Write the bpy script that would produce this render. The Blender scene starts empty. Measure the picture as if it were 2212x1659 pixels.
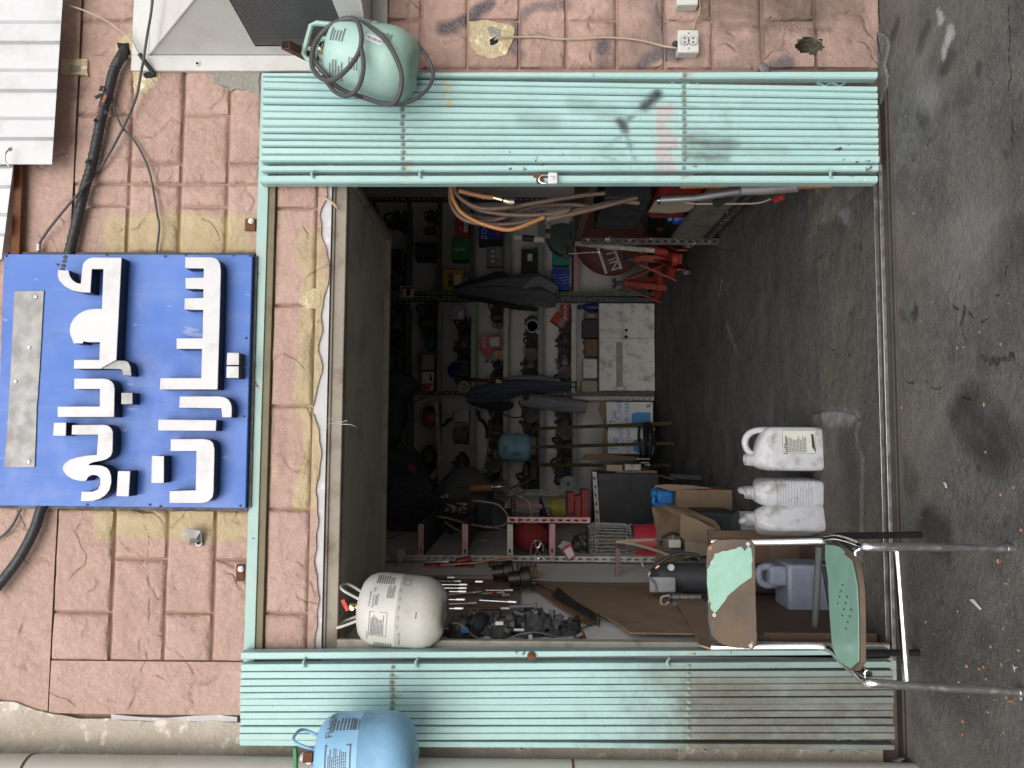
import bpy, math, random
from mathutils import Vector, Matrix, noise as mnoise
random.seed(11)
R = math.radians
scene = bpy.context.scene
COL = scene.collection

# ------------------------------------------------------------------ camera
# the photograph was taken with the phone turned: the world's up points to the left of the picture
CAM = Vector((0.0, -2.6, 1.25))
YAW, PITCH, ROLL = R(4.07), R(0.541), R(0.325)
FOC = 1661.0                       # focal length in pixels of a 2212 x 1659 picture
FWD = Vector((math.sin(YAW)*math.cos(PITCH), math.cos(YAW)*math.cos(PITCH), math.sin(PITCH)))
RGT0 = Vector((math.cos(YAW), -math.sin(YAW), 0))
UPV0 = RGT0.cross(FWD)
RGT = RGT0*math.cos(ROLL) + UPV0*math.sin(ROLL)
UPV = UPV0*math.cos(ROLL) - RGT0*math.sin(ROLL)
cam_data = bpy.data.cameras.new('camera')
cam_data.sensor_fit = 'HORIZONTAL'; cam_data.sensor_width = 36.0
cam_data.lens = FOC/2212*36.0
cam_data.clip_start = 0.05; cam_data.clip_end = 500
cam = bpy.data.objects.new('camera', cam_data); COL.objects.link(cam)
mw = Matrix.Identity(4)
for i in range(3):
    mw[i][0] = -UPV[i]; mw[i][1] = RGT[i]; mw[i][2] = -FWD[i]; mw[i][3] = CAM[i]
cam.matrix_world = mw
scene.camera = cam

# ------------------------------------------------------------------ light
SUN_EL, SUN_ROT = R(31), R(190)
world = bpy.data.worlds.new('World'); scene.world = world; world.use_nodes = True
wn = world.node_tree; wn.nodes.clear()
wo = wn.nodes.new('ShaderNodeOutputWorld'); wb = wn.nodes.new('ShaderNodeBackground')
sky = wn.nodes.new('ShaderNodeTexSky'); sky.sky_type = 'NISHITA'; sky.sun_disc = False
sky.sun_elevation = SUN_EL; sky.sun_rotation = SUN_ROT
sky.air_density = 1.0; sky.dust_density = 3.0; sky.ozone_density = 1.0
hs = wn.nodes.new('ShaderNodeHueSaturation'); hs.inputs['Saturation'].default_value = 0.35   # thin cloud: a pale sky
wn.links.new(sky.outputs[0], hs.inputs['Color']); wn.links.new(hs.outputs[0], wb.inputs[0])
wb.inputs[1].default_value = 0.14
wn.links.new(wb.outputs[0], wo.inputs[0])
sun_data = bpy.data.lights.new('sun', 'SUN'); sun_data.energy = 1.5; sun_data.angle = R(78)
sun_data.color = (1.0, 0.98, 0.955)
sun = bpy.data.objects.new('sun', sun_data); COL.objects.link(sun)
sd = Vector((math.sin(SUN_ROT)*math.cos(SUN_EL), math.cos(SUN_ROT)*math.cos(SUN_EL), math.sin(SUN_EL)))
sun.rotation_euler = sd.to_track_quat('Z', 'Y').to_euler(); sun.location = sd*20
scene.view_settings.view_transform = 'Standard'; scene.view_settings.look = 'None'
scene.view_settings.gamma = 1; scene.view_settings.use_curve_mapping = False
scene.view_settings.exposure = 0.24
try:
    scene.cycles.max_bounces = 10; scene.cycles.diffuse_bounces = 6
    scene.cycles.use_denoising = True
except Exception: pass

# ------------------------------------------------------------------ where a point of the photograph stands in the place
def ray(px, py): return FWD + RGT*((829.5-py)/FOC) - UPV*((px-1106.0)/FOC)
def A(px, py, Y):                     # on a plane parallel to the front wall
    d = ray(px, py); return CAM + d*((Y-CAM.y)/d.y)
def FL(px, py, z=0.0):                # on a level plane
    d = ray(px, py); return CAM + d*((z-CAM.z)/d.z)
def LW(px, py, X=-0.69):              # on a plane parallel to the side walls
    d = ray(px, py); return CAM + d*((X-CAM.x)/d.x)
def PLN(px, py, p0, nrm):
    d = ray(px, py); return CAM + d*((p0-CAM).dot(nrm)/d.dot(nrm))

# ------------------------------------------------------------------ mesh builder
class M:
    def __init__(s): s.v = []; s.f = []
    def add(s, vs, fs):
        n = len(s.v); s.v += [Vector(p) for p in vs]; s.f += [[i+n for i in f] for f in fs]; return s
    def hexa(s, b, t):               # two rings of four points
        s.add(list(b)+list(t), [[3,2,1,0],[4,5,6,7],[0,1,5,4],[1,2,6,5],[2,3,7,6],[3,0,4,7]]); return s
    def box(s, a, b):
        x0,x1 = sorted((a[0],b[0])); y0,y1 = sorted((a[1],b[1])); z0,z1 = sorted((a[2],b[2]))
        return s.hexa([(x0,y0,z0),(x1,y0,z0),(x1,y1,z0),(x0,y1,z0)], [(x0,y0,z1),(x1,y0,z1),(x1,y1,z1),(x0,y1,z1)])
    def obox(s, c, sz, rot=None):
        c = Vector(c); hx,hy,hz = sz[0]/2, sz[1]/2, sz[2]/2
        rot = rot or Matrix.Identity(3)
        q = lambda x,y,z: c + rot @ Vector((x,y,z))
        return s.hexa([q(-hx,-hy,-hz),q(hx,-hy,-hz),q(hx,hy,-hz),q(-hx,hy,-hz)], [q(-hx,-hy,hz),q(hx,-hy,hz),q(hx,hy,hz),q(-hx,hy,hz)])
    def bar(s, p, q, w, h, up=(0,0,1)):
        p, q = Vector(p), Vector(q); d = (q-p); L = d.length; d.normalize()
        u = Vector(up); u = (u - d*u.dot(d))
        if u.length < 1e-4: u = Vector((0,1,0)) - d*d.y
        u.normalize(); r = d.cross(u)
        rot = Matrix((r, d, u)).transposed()
        return s.obox((p+q)/2, (w, L, h), rot)
    def tube(s, path, r, n=8, caps=True, closed=False, taper=None):
        P = [Vector(p) for p in path]
        k = len(P); rad = r if isinstance(r, (list, tuple)) else [r]*k
        t0 = (P[1]-P[0]).normalized()
        u = t0.orthogonal().normalized(); base = len(s.v)
        for i in range(k):
            if closed: t = (P[(i+1) % k]-P[i-1]).normalized()
            else: t = ((P[min(i+1,k-1)]-P[max(i-1,0)])).normalized()
            u = (u - t*u.dot(t)); u.normalize(); w = t.cross(u)
            for j in range(n):
                a = 2*math.pi*j/n
                s.v.append(P[i] + (u*math.cos(a)+w*math.sin(a))*rad[i])
        m = k if closed else k-1
        for i in range(m):
            for j in range(n):
                a = base+i*n+j; b = base+i*n+(j+1) % n; i2 = (i+1) % k
                s.f.append([a, b, base+i2*n+(j+1) % n, base+i2*n+j])
        if caps and not closed:
            s.f.append([base+j for j in range(n)][::-1]); s.f.append([base+(k-1)*n+j for j in range(n)])
        return s
    def cyl(s, p, q, r, n=14, r2=None): return s.tube([p, q], [r, r if r2 is None else r2], n)
    def lathe(s, prof, mat=None, n=28):
        mat = mat or Matrix.Identity(4); base = len(s.v); k = len(prof)
        for (r, h) in prof:
            for j in range(n):
                a = 2*math.pi*j/n; s.v.append(mat @ Vector((r*math.cos(a), r*math.sin(a), h)))
        for i in range(k-1):
            for j in range(n):
                s.f.append([base+i*n+j, base+i*n+(j+1) % n, base+(i+1)*n+(j+1) % n, base+(i+1)*n+j])
        if prof[0][0] > 1e-5: s.f.append([base+j for j in range(n)][::-1])
        if prof[-1][0] > 1e-5: s.f.append([base+(k-1)*n+j for j in range(n)])
        return s
    def prism(s, poly, off):         # planar outline pushed along a vector
        off = Vector(off); P = [Vector(p) for p in poly]; n = len(P)
        nr = Vector((0,0,0))
        for i in range(n): nr += (P[i]).cross(P[(i+1) % n])
        if nr.dot(off) > 0: P = P[::-1]
        s.add(P+[p+off for p in P], [list(range(n)), list(range(n,2*n))[::-1]] + [[i, i+n, (i+1) % n+n, (i+1) % n] for i in range(n)])
        return s
    def sheet(s, fn, nu, nv):
        base = len(s.v)
        for i in range(nu+1):
            for j in range(nv+1): s.v.append(Vector(fn(i/nu, j/nv)))
        for i in range(nu):
            for j in range(nv):
                a = base+i*(nv+1)+j; s.f.append([a, a+1, a+nv+2, a+nv+1])
        return s
    def ball(s, c, r, n=10, m=6, sq=(1,1,1)):
        c = Vector(c); prof = [(math.sin(math.pi*i/m)*r+1e-6, -math.cos(math.pi*i/m)*r) for i in range(m+1)]
        mt = Matrix.Translation(c) @ Matrix.Diagonal((sq[0],sq[1],sq[2],1))
        return s.lathe(prof, mt, n)
    def mesh(s, name, mat, ang=35):
        me = bpy.data.meshes.new(name); me.from_pydata([tuple(p) for p in s.v], [], s.f)
        me.validate(); me.update()
        me.polygons.foreach_set('use_smooth', [True]*len(me.polygons))
        me.set_sharp_from_angle(angle=R(ang))
        if mat: me.materials.append(mat)
        return me
    def build(s, name, mat, parent=None, bevel=0, ang=35, **props):
        if parent is not None:
            inv = parent.matrix_basis.inverted()
            if parent.parent is not None: inv = (parent.parent.matrix_basis @ parent.matrix_basis).inverted()
            s.v = [inv @ p for p in s.v]
        else:                        # a thing of one mesh: its origin at the middle of its base
            xs=[p.x for p in s.v]; ys=[p.y for p in s.v]; zs=[p.z for p in s.v]
            org = Vector(((min(xs)+max(xs))/2,(min(ys)+max(ys))/2,min(zs)))
            if props.get('kind') == 'structure': org = Vector((0,0,0))
            s.v = [p-org for p in s.v]
        o = bpy.data.objects.new(name, s.mesh(name, mat, ang)); COL.objects.link(o)
        if parent is not None: o.parent = parent
        else: o.location = org
        if bevel:
            b = o.modifiers.new('bevel', 'BEVEL'); b.width = bevel; b.segments = 2; b.limit_method = 'ANGLE'; b.angle_limit = R(40)
        for k, val in props.items(): o[k] = val
        return o
def thing(name, label, cat, loc=(0,0,0), group=None, rot=None):
    o = bpy.data.objects.new(name, None); COL.objects.link(o); o.empty_display_size = 0.05
    o.location = loc
    if rot: o.rotation_euler = rot
    o['label'] = label; o['category'] = cat
    if group: o['group'] = group
    o.matrix_basis
    bpy.context.view_layer.update()
    return o
def dup(root, label=None, loc=None, rot=None, scale=None):
    r = root.copy(); COL.objects.link(r)
    if loc is not None: r.location = loc
    if rot is not None: r.rotation_euler = rot
    if scale is not None: r.scale = (scale,)*3 if not isinstance(scale, (tuple, list)) else scale
    if label: r['label'] = label
    for ch in list(root.children):
        c = ch.copy(); COL.objects.link(c); c.parent = r
        for g in list(ch.children):
            d = g.copy(); COL.objects.link(d); d.parent = c
    return r
def curve(pts, per=6, closed=False):   # Catmull-Rom through the points
    P = [Vector(p) for p in pts]; n = len(P); out = []
    seg = n if closed else n-1
    for i in range(seg):
        p0 = P[(i-1) % n] if closed or i > 0 else P[0]*2-P[1]
        p1 = P[i]; p2 = P[(i+1) % n]
        p3 = P[(i+2) % n] if closed or i < n-2 else P[-1]*2-P[-2]
        for k in range(per):
            t = k/per
            out.append(0.5*((2*p1)+(p2-p0)*t+(2*p0-5*p1+4*p2-p3)*t*t+(3*p1-p0-3*p2+p3)*t**3))
    if not closed: out.append(P[-1])
    return out
def round_poly(pts, rad, k=4):         # 2D corners rounded
    out = []; n = len(pts)
    for i in range(n):
        p = Vector(pts[i]); a = Vector(pts[i-1])-p; b = Vector(pts[(i+1) % n])-p
        r = min(rad, a.length*.45, b.length*.45); a.normalize(); b.normalize()
        p1 = p+a*r; p2 = p+b*r
        for j in range(k+1):
            t = j/k; out.append((1-t)**2*p1 + 2*t*(1-t)*p + t*t*p2)
    return out
_fc = {}
def text2d(txt, size=1.0):             # letter faces, lying in x-y, centred
    key = txt
    if key not in _fc:
        cu = bpy.data.curves.new('lettering_curve', 'FONT'); cu.body = txt; cu.size = 1; cu.resolution_u = 2
        cu.align_x = 'CENTER'; cu.align_y = 'CENTER'
        ob = bpy.data.objects.new('lettering_tmp', cu); COL.objects.link(ob)
        dg = bpy.context.evaluated_depsgraph_get(); ev = ob.evaluated_get(dg)
        me = bpy.data.meshes.new_from_object(ev)
        _fc[key] = ([v.co.copy() for v in me.vertices], [list(p.vertices) for p in me.polygons])
        bpy.data.objects.remove(ob); bpy.data.curves.remove(cu); bpy.data.meshes.remove(me)
    v, f = _fc[key]
    return [p*size for p in v], f
def add_text(m, txt, size, fn):        # fn maps the flat letters (x right, y up) onto a surface
    v, f = text2d(txt, size); return m.add([fn(p.x, p.y) for p in v], f)
def scribble(m, fn, w, h, rows, fill=0.95, seed=1):   # lines of print too small to read
    rnd = random.Random(seed)
    for i in range(rows):
        y = h/2 - (i+.5)*h/rows; x = -w/2; end = -w/2 + w*rnd.uniform(fill-.25, fill)
        while x < end:
            L = min(rnd.uniform(.02, .06)*w+.002, end-x); t = h/rows*.26
            m.add([fn(x,y-t), fn(x+L,y-t), fn(x+L,y+t), fn(x,y+t)], [[0,1,2,3]]); x += L+w*.018
    return m
# ------------------------------------------------------------------ materials
def lin(r, g, b):
    f = lambda c: (c/255/12.92 if c <= 10 else ((c/255+.055)/1.055)**2.4)
    return (f(r), f(g), f(b))
class NT:
    def __init__(s, name):
        s.m = bpy.data.materials.new(name); s.m.use_nodes = True; s.t = s.m.node_tree
        s.b = s.t.nodes['Principled BSDF']; s.out = s.t.nodes['Material Output']
        s.obj = s.t.nodes.new('ShaderNodeTexCoord').outputs['Object']
        s.geo = s.t.nodes.new('ShaderNodeNewGeometry'); s.pos = s.geo.outputs['Position']
    def n(s, typ, **kw):
        nd = s.t.nodes.new(typ)
        for k, v in kw.items(): setattr(nd, k, v)
        return nd
    def put(s, sock, v):
        if isinstance(v, bpy.types.NodeSocket): s.t.links.new(v, sock)
        elif isinstance(v, (tuple, list)) and len(v) == 3 and sock.type == 'RGBA': sock.default_value = (*v, 1)
        else: sock.default_value = v
    def math(s, op, a, b=0.0, c=None, clamp=False):
        nd = s.n('ShaderNodeMath', operation=op, use_clamp=clamp)
        s.put(nd.inputs[0], a); s.put(nd.inputs[1], b)
        if c is not None: s.put(nd.inputs[2], c)
        return nd.outputs[0]
    def vmath(s, op, a, b=(0,0,0), out=0):
        nd = s.n('ShaderNodeVectorMath', operation=op); s.put(nd.inputs[0], a)
        if op == 'SCALE': s.put(nd.inputs['Scale'], b)
        else: s.put(nd.inputs[1], b)
        return nd.outputs['Value' if out else 'Vector']
    def noise(s, co, scale, detail=4, rough=.55, dist=0.0, stretch=None, col=False):
        if stretch: co = s.vmath('MULTIPLY', co, stretch)
        nd = s.n('ShaderNodeTexNoise'); s.put(nd.inputs['Vector'], co); nd.inputs['Scale'].default_value = scale
        nd.inputs['Detail'].default_value = detail; nd.inputs['Roughness'].default_value = rough; nd.inputs['Distortion'].default_value = dist
        return nd.outputs['Color' if col else 'Fac']
    def voro(s, co, scale, feature='F1', out='Distance', rnd=1.0):
        nd = s.n('ShaderNodeTexVoronoi', feature=feature); s.put(nd.inputs['Vector'], co); nd.inputs['Scale'].default_value = scale
        nd.inputs['Randomness'].default_value = rnd
        return nd.outputs[out]
    def ss(s, x, lo, hi, a=0.0, b=1.0):          # smooth step between two values
        nd = s.n('ShaderNodeMapRange', interpolation_type='SMOOTHSTEP', clamp=True)
        s.put(nd.inputs['Value'], x)
        for i, v in zip(('From Min','From Max','To Min','To Max'), (lo, hi, a, b)): s.put(nd.inputs[i], v)
        return nd.outputs[0]
    def mix(s, f, a, b, mode='MIX'):
        nd = s.n('ShaderNodeMix', data_type='RGBA', blend_type=mode); nd.clamp_factor = True
        s.put(nd.inputs[0], f); s.put(nd.inputs[6], a); s.put(nd.inputs[7], b); return nd.outputs[2]
    def xyz(s, co):
        nd = s.n('ShaderNodeSeparateXYZ'); s.put(nd.inputs[0], co); return nd.outputs
    def capsule(s, co, a, b, r, soft, warp=None):     # 1 inside a thick line from a to b
        a, b = Vector(a), Vector(b)
        if warp is not None: co = s.vmath('ADD', co, warp)
        pa = s.vmath('SUBTRACT', co, tuple(a)); ba = b-a; L2 = max(ba.length_squared, 1e-8)
        d = s.n('ShaderNodeVectorMath', operation='DOT_PRODUCT'); s.put(d.inputs[0], pa); d.inputs[1].default_value = tuple(ba)
        h = s.math('MULTIPLY', d.outputs['Value'], 1/L2, clamp=True)
        q = s.n('ShaderNodeVectorMath', operation='SCALE'); q.inputs[0].default_value = tuple(ba); s.put(q.inputs['Scale'], h)
        dist = s.vmath('LENGTH', s.vmath('SUBTRACT', pa, q.outputs[0]), out=1)
        return s.ss(dist, r-soft, r+soft, 1.0, 0.0)
    def warp(s, co, scale, amt):
        c = s.noise(co, scale, 3, col=True)
        return s.vmath('SCALE', s.vmath('SUBTRACT', c, (.5,.5,.5)), amt)
    def box(s, co, lo, hi, soft=.01):                 # 1 inside a box (x and z)
        x, y, z = s.xyz(co); r = None
        for c, i in ((x,0),(z,2)):
            k = s.math('MULTIPLY', s.ss(c, lo[i]-soft, lo[i]+soft), s.ss(c, hi[i]-soft, hi[i]+soft, 1, 0))
            r = k if r is None else s.math('MULTIPLY', r, k)
        return r
    def bump(s, h, dist=.002, strength=1.0, prev=None):
        nd = s.n('ShaderNodeBump'); nd.inputs['Strength'].default_value = strength; nd.inputs['Distance'].default_value = dist
        s.put(nd.inputs['Height'], h)
        if prev is not None: s.put(nd.inputs['Normal'], prev)
        return nd.outputs[0]
    def done(s, col=None, rough=None, metal=None, nrm=None, spec=None):
        if col is not None: s.put(s.b.inputs['Base Color'], col)
        if rough is not None: s.put(s.b.inputs['Roughness'], rough)
        if metal is not None: s.put(s.b.inputs['Metallic'], metal)
        if nrm is not None: s.put(s.b.inputs['Normal'], nrm)
        if spec is not None: s.put(s.b.inputs['Specular IOR Level'], spec)
        return s.m
def sc(c, k): return tuple(min(1, x*k) for x in c)
_mc = {}
def simple(name, col, rough=.6, metal=0.0, var=.22, vs=14, dirt=None, damt=.5, ds=9, bump=.0006, bs=90, spec=.4, chips=None, cs=30, cthr=.68):
    if name in _mc: return _mc[name]
    t = NT(name)
    c = t.mix(t.noise(t.obj, vs, 5), sc(col, 1-var), sc(col, 1+var))
    rnd = t.n('ShaderNodeObjectInfo').outputs['Random']
    c = t.mix(t.math('MULTIPLY', rnd, .22), c, sc(col, .6))
    rg = t.ss(t.noise(t.obj, vs*2, 4), .3, .75, max(.03, rough-.12), min(1, rough+.15))
    if dirt:
        k = t.ss(t.noise(t.obj, ds, 7, .65), .46, .72)
        c = t.mix(t.math('MULTIPLY', k, damt), c, dirt)
    if chips:
        k = t.ss(t.noise(t.obj, cs, 5, .6), cthr, cthr+.03); c = t.mix(k, c, chips)
    _mc[name] = t.done(c, rg, metal, t.bump(t.noise(t.obj, bs, 4), bump), spec)
    return _mc[name]
GR = (.035,.032,.03)      # grease
RUST = (.16,.062,.028)
m_chrome = simple('chrome', (.86,.86,.87), .16, 1.0, .05, 20, dirt=(.3,.27,.22), damt=.25, ds=30, bump=.0001)
m_darktube = simple('black_tube_paint', (.02,.02,.022), .4, 0, .3)
m_steel = simple('dull_steel', (.42,.42,.41), .4, .9, .2, 20, dirt=(.1,.08,.06), damt=.5)
m_alu = simple('weathered_aluminium', (.27,.27,.27), .55, .6, .28, 9, dirt=(.25,.22,.18), damt=.5, ds=12)
m_rust = simple('rusty_steel', RUST, .85, .1, .45, 30, dirt=(.05,.03,.02), damt=.6, bump=.0015)
m_rubber = simple('black_rubber', (.028,.029,.032), .6, 0, .3)
m_cable = simple('grey_black_cable', (.075,.072,.075), .5, 0, .2)
m_tape = simple('black_insulation_tape', (.035,.037,.042), .45, 0, .35, 40, bump=.0025, bs=60)
m_beige_wire = simple('beige_wire', (.42,.33,.24), .6, 0, .15)
m_white_sheet = simple('white_sheet_metal', (.62,.63,.65), .42, 0, .05, 5, dirt=(.36,.34,.31), damt=.6, ds=5, bump=.004, bs=7, chips=(.25,.16,.10), cs=20, cthr=.775)
m_cooler = simple('white_cooler_enamel', (.57,.565,.55), .38, 0, .06, 4, dirt=(.38,.355,.31), damt=.4, ds=9, chips=(.3,.22,.15), cs=45, cthr=.78)
m_dark = simple('dark_hollow', (.012,.012,.013), .9, 0, .2)
m_mesh = simple('grey_mesh_wire', (.20,.20,.21), .45, .5, .2)
m_blue = simple('sign_blue_paint', (.05,.145,.50), .38, 0, .10, 3, dirt=(.06,.11,.30), damt=.5, ds=5, chips=(.07,.07,.10), cs=24, cthr=.74, bump=.0002)
m_letter = simple('letter_white_acrylic', (.60,.60,.62), .35, 0, .03, 6, dirt=(.36,.34,.32), damt=.6, ds=8, bump=.0006, bs=14, chips=(.20,.19,.18), cs=16, cthr=.745)
m_lside = simple('letter_dark_side', (.022,.024,.034), .5, 0, .3)
m_white = simple('white_plastic', (.58,.575,.55), .45, 0, .06, 8, dirt=(.42,.38,.31), damt=.5, ds=16)
m_jerry = simple('milky_plastic_can', (.47,.48,.51), .36, 0, .10, 10, dirt=(.17,.14,.10), damt=.8, ds=15, bump=.0025, bs=14, chips=(.12,.10,.08), cs=22, cthr=.715)
m_print = simple('black_print', (.03,.03,.04), .6, 0, .1); m_faint = simple('faded_grey_print', (.13,.14,.145), .6, 0, .3)
m_printblue = simple('blue_print', (.06,.28,.62), .6, 0, .1)
m_printwhite = simple('white_print', (.7,.69,.67), .6, 0, .1)
m_printred = simple('red_print', (.5,.05,.05), .6, 0, .1)
m_card = simple('brown_cardboard', (.25,.18,.12), .85, 0, .18, 12, dirt=(.16,.11,.07), damt=.45, bump=.0008, bs=40)
m_ply = simple('old_hardboard', (.32,.22,.15), .75, 0, .2, 7, dirt=(.12,.075,.045), damt=.5, ds=5)
m_intwhite = simple('white_shelf_paint', (.62,.61,.58), .6, 0, .1, 8, dirt=(.16,.14,.11), damt=.6, ds=18, chips=(.06,.045,.03), cs=35, cthr=.7)
m_cab = simple('dirty_white_cabinet', (.74,.735,.715), .55, 0, .08, 4, dirt=(.20,.18,.15), damt=.75, ds=9, chips=(.07,.06,.05), cs=38, cthr=.69)
m_darkgreen = simple('dark_green_shelf_paint', (.10,.16,.09), .6, 0, .3, 12, dirt=GR, damt=.6)
m_greenpaint = simple('green_shelf_paint', (.32,.56,.28), .6, 0, .2, 10, dirt=GR, damt=.5)
m_greyshelf = simple('grey_shelf_paint', (.30,.31,.33), .6, 0, .25, 12, dirt=GR, damt=.5)
m_pinkshelf = simple('pink_shelf_paint', (.58,.28,.29), .6, 0, .12, 10, dirt=(.6,.56,.52), damt=.6, ds=14)
m_darkshelf = simple('dark_shelf_paint', (.10,.105,.115), .55, 0, .35, 12)
m_junk = simple('greasy_dark_metal', (.085,.085,.088), .55, .3, .5, 30, dirt=(.12,.09,.06), damt=.45, ds=30, bump=.002, bs=50)
m_junkal = simple('greasy_cast_aluminium', (.17,.165,.155), .5, .6, .4, 30, dirt=GR, damt=.7, ds=24, bump=.002, bs=50)
m_brownjunk = simple('brown_greasy_plastic', (.16,.085,.035), .5, 0, .3, 20, dirt=GR, damt=.6)
m_red = simple('red_paint', (.34,.035,.03), .42, 0, .15, 9, dirt=(.13,.03,.025), damt=.5, ds=8)
m_redbox = simple('red_carton', (.50,.05,.055), .6, 0, .1, 9, dirt=(.2,.05,.04), damt=.4)
m_heater_red = simple('heater_red_enamel', (.62,.05,.085), .35, 0, .08, 5)
m_pinkbox = simple('faded_red_carton', (.58,.17,.17), .65, 0, .1)
m_greenbox = simple('green_carton', (.015,.26,.07), .5, 0, .1)
m_tealbox = simple('turquoise_carton', (.02,.34,.29), .5, 0, .1)
m_yellowbox = simple('yellow_carton', (.62,.36,.03), .55, 0, .12)
m_bluebox = simple('blue_carton', (.02,.06,.40), .5, 0, .15)
m_greybox = simple('grey_carton', (.22,.23,.25), .55, 0, .1)
m_lilac = simple('lilac_carton', (.36,.32,.50), .6, 0, .1)
m_whitebox = simple('white_carton', (.72,.73,.75), .6, 0, .05, 8, dirt=(.5,.45,.38), damt=.35)
m_cloth = simple('dark_grey_cloth', (.13,.14,.16), .95, 0, .2, 20, bump=.001, bs=120)
m_cloth2 = simple('navy_grey_cloth', (.075,.09,.115), .95, 0, .2, 20, bump=.001, bs=120)
m_cloth3 = simple('faded_grey_sleeve_cloth', (.22,.225,.24), .95, 0, .15, 20, bump=.001, bs=120)
m_cloth4 = simple('black_cloth', (.035,.035,.042), .95, 0, .3, 20)
m_bluebottle = simple('blue_plastic', (.02,.17,.50), .4, 0, .15)
m_navybottle = simple('navy_plastic', (.02,.03,.13), .4, 0, .2)
m_tank_teal = simple('pale_green_tank_paint', (.37,.56,.51), .38, 0, .05, 6, dirt=(.19,.29,.25), damt=.5, ds=7, bump=.004, bs=9, chips=(.12,.13,.11), cs=30, cthr=.735)
m_tank_grey = simple('pale_grey_tank_paint', (.52,.51,.475), .42, 0, .06, 6, dirt=(.34,.315,.25), damt=.6, ds=7, bump=.004, bs=9, chips=(.22,.2,.17), cs=34, cthr=.74)
m_tank_blue = simple('light_blue_tank_paint', (.265,.51,.74), .36, 0, .035, 6, dirt=(.16,.33,.48), damt=.45, ds=7, chips=RUST, cs=26, cthr=.735, bump=.004, bs=9)
m_olive = simple('olive_steel_paint', (.06,.052,.018), .7, 0, .3, 12, dirt=(.02,.019,.017), damt=.8, spec=.2)
m_hose = simple('brown_air_hose', (.135,.092,.07), .5, 0, .25, 12, dirt=GR, damt=.5)
m_hose2 = simple('orange_air_hose', (.36,.165,.06), .5, 0, .2, 12, dirt=(.15,.08,.04), damt=.5)
m_brass = simple('brass', (.62,.50,.30), .3, .9, .1)
m_wood = simple('raw_wood', (.30,.19,.11), .8, 0, .25, 10, dirt=(.09,.06,.04), damt=.6)
m_darkwood = simple('dark_wood', (.10,.06,.04), .8, 0, .3, 10)
m_beige = simple('beige_board', (.36,.31,.22), .7, 0, .12)
m_bluegrey = simple('grey_blue_plastic', (.22,.25,.32), .45, 0, .08, 6, dirt=(.10,.10,.11), damt=.5, ds=10)
m_paper = simple('white_paper', (.62,.62,.66), .8, 0, .05)
m_crumb = simple('brick_crumb', (.36,.18,.105), .85, 0, .3, 30)
m_lam = simple('mint_laminate', (.195,.39,.30), .38, 0, .08, 5, dirt=(.14,.29,.22), damt=.5, ds=8)
m_blackcab = simple('black_cabinet_panel', (.022,.026,.03), .5, 0, .35, 6, dirt=(.07,.065,.06), damt=.35)
m_disc = simple('brown_red_disc_paint', (.16,.05,.042), .6, 0, .25, 6, dirt=(.09,.045,.035), damt=.6)
m_jackred = simple('jack_orange_red_paint', (.34,.05,.03), .45, 0, .2, 9, dirt=(.10,.02,.015), damt=.45)
m_wornwhite = simple('worn_white_pole', (.55,.52,.47), .6, 0, .15, 20, dirt=(.12,.1,.08), damt=.7, ds=22)
m_lintel = simple('weathered_lintel_paint', (.28,.25,.205), .75, 0, .25, 5, dirt=(.13,.085,.05), damt=.8, ds=7, chips=(.20,.09,.04), cs=24, cthr=.69)
m_soffit = simple('sooty_board', (.50,.465,.39), .8, 0, .2, 5, dirt=(.22,.20,.17), damt=.6, ds=4, chips=(.015,.015,.017), cs=9, cthr=.73)
m_jamb = simple('grey_white_jamb_plaster', (.52,.53,.56), .8, 0, .12, 6, dirt=(.25,.22,.19), damt=.5)
m_jambwood = simple('cream_jamb_paint', (.44,.40,.34), .7, 0, .2, 8, dirt=(.13,.10,.07), damt=.7, ds=9)
m_plug = simple('clear_grey_plastic', (.5,.5,.5), .3, 0, .1)
m_bulb = simple('frosted_bulb_glass', (.55,.53,.5), .35, 0, .08)
m_pipe = simple('white_down_pipe', (.56,.53,.48), .45, 0, .06, 3, dirt=(.40,.32,.22), damt=.5, ds=5)
m_darkred = simple('dark_red_cloth', (.28,.03,.035), .9, 0, .2)
m_yellowcan = simple('yellow_green_can', (.42,.36,.05), .5, 0, .3, 12, dirt=(.08,.1,.06), damt=.5)
m_grinding = simple('grey_grinding_disc', (.23,.24,.23), .8, 0, .08)
m_cream = simple('cream_siding', (.55,.48,.34), .7)
m_copper = simple('copper_pipe', (.60,.30,.18), .4, .9, .2)
m_clear = simple('mineral_dusty_glass', (.30,.31,.32), .25, 0, .3)

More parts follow.
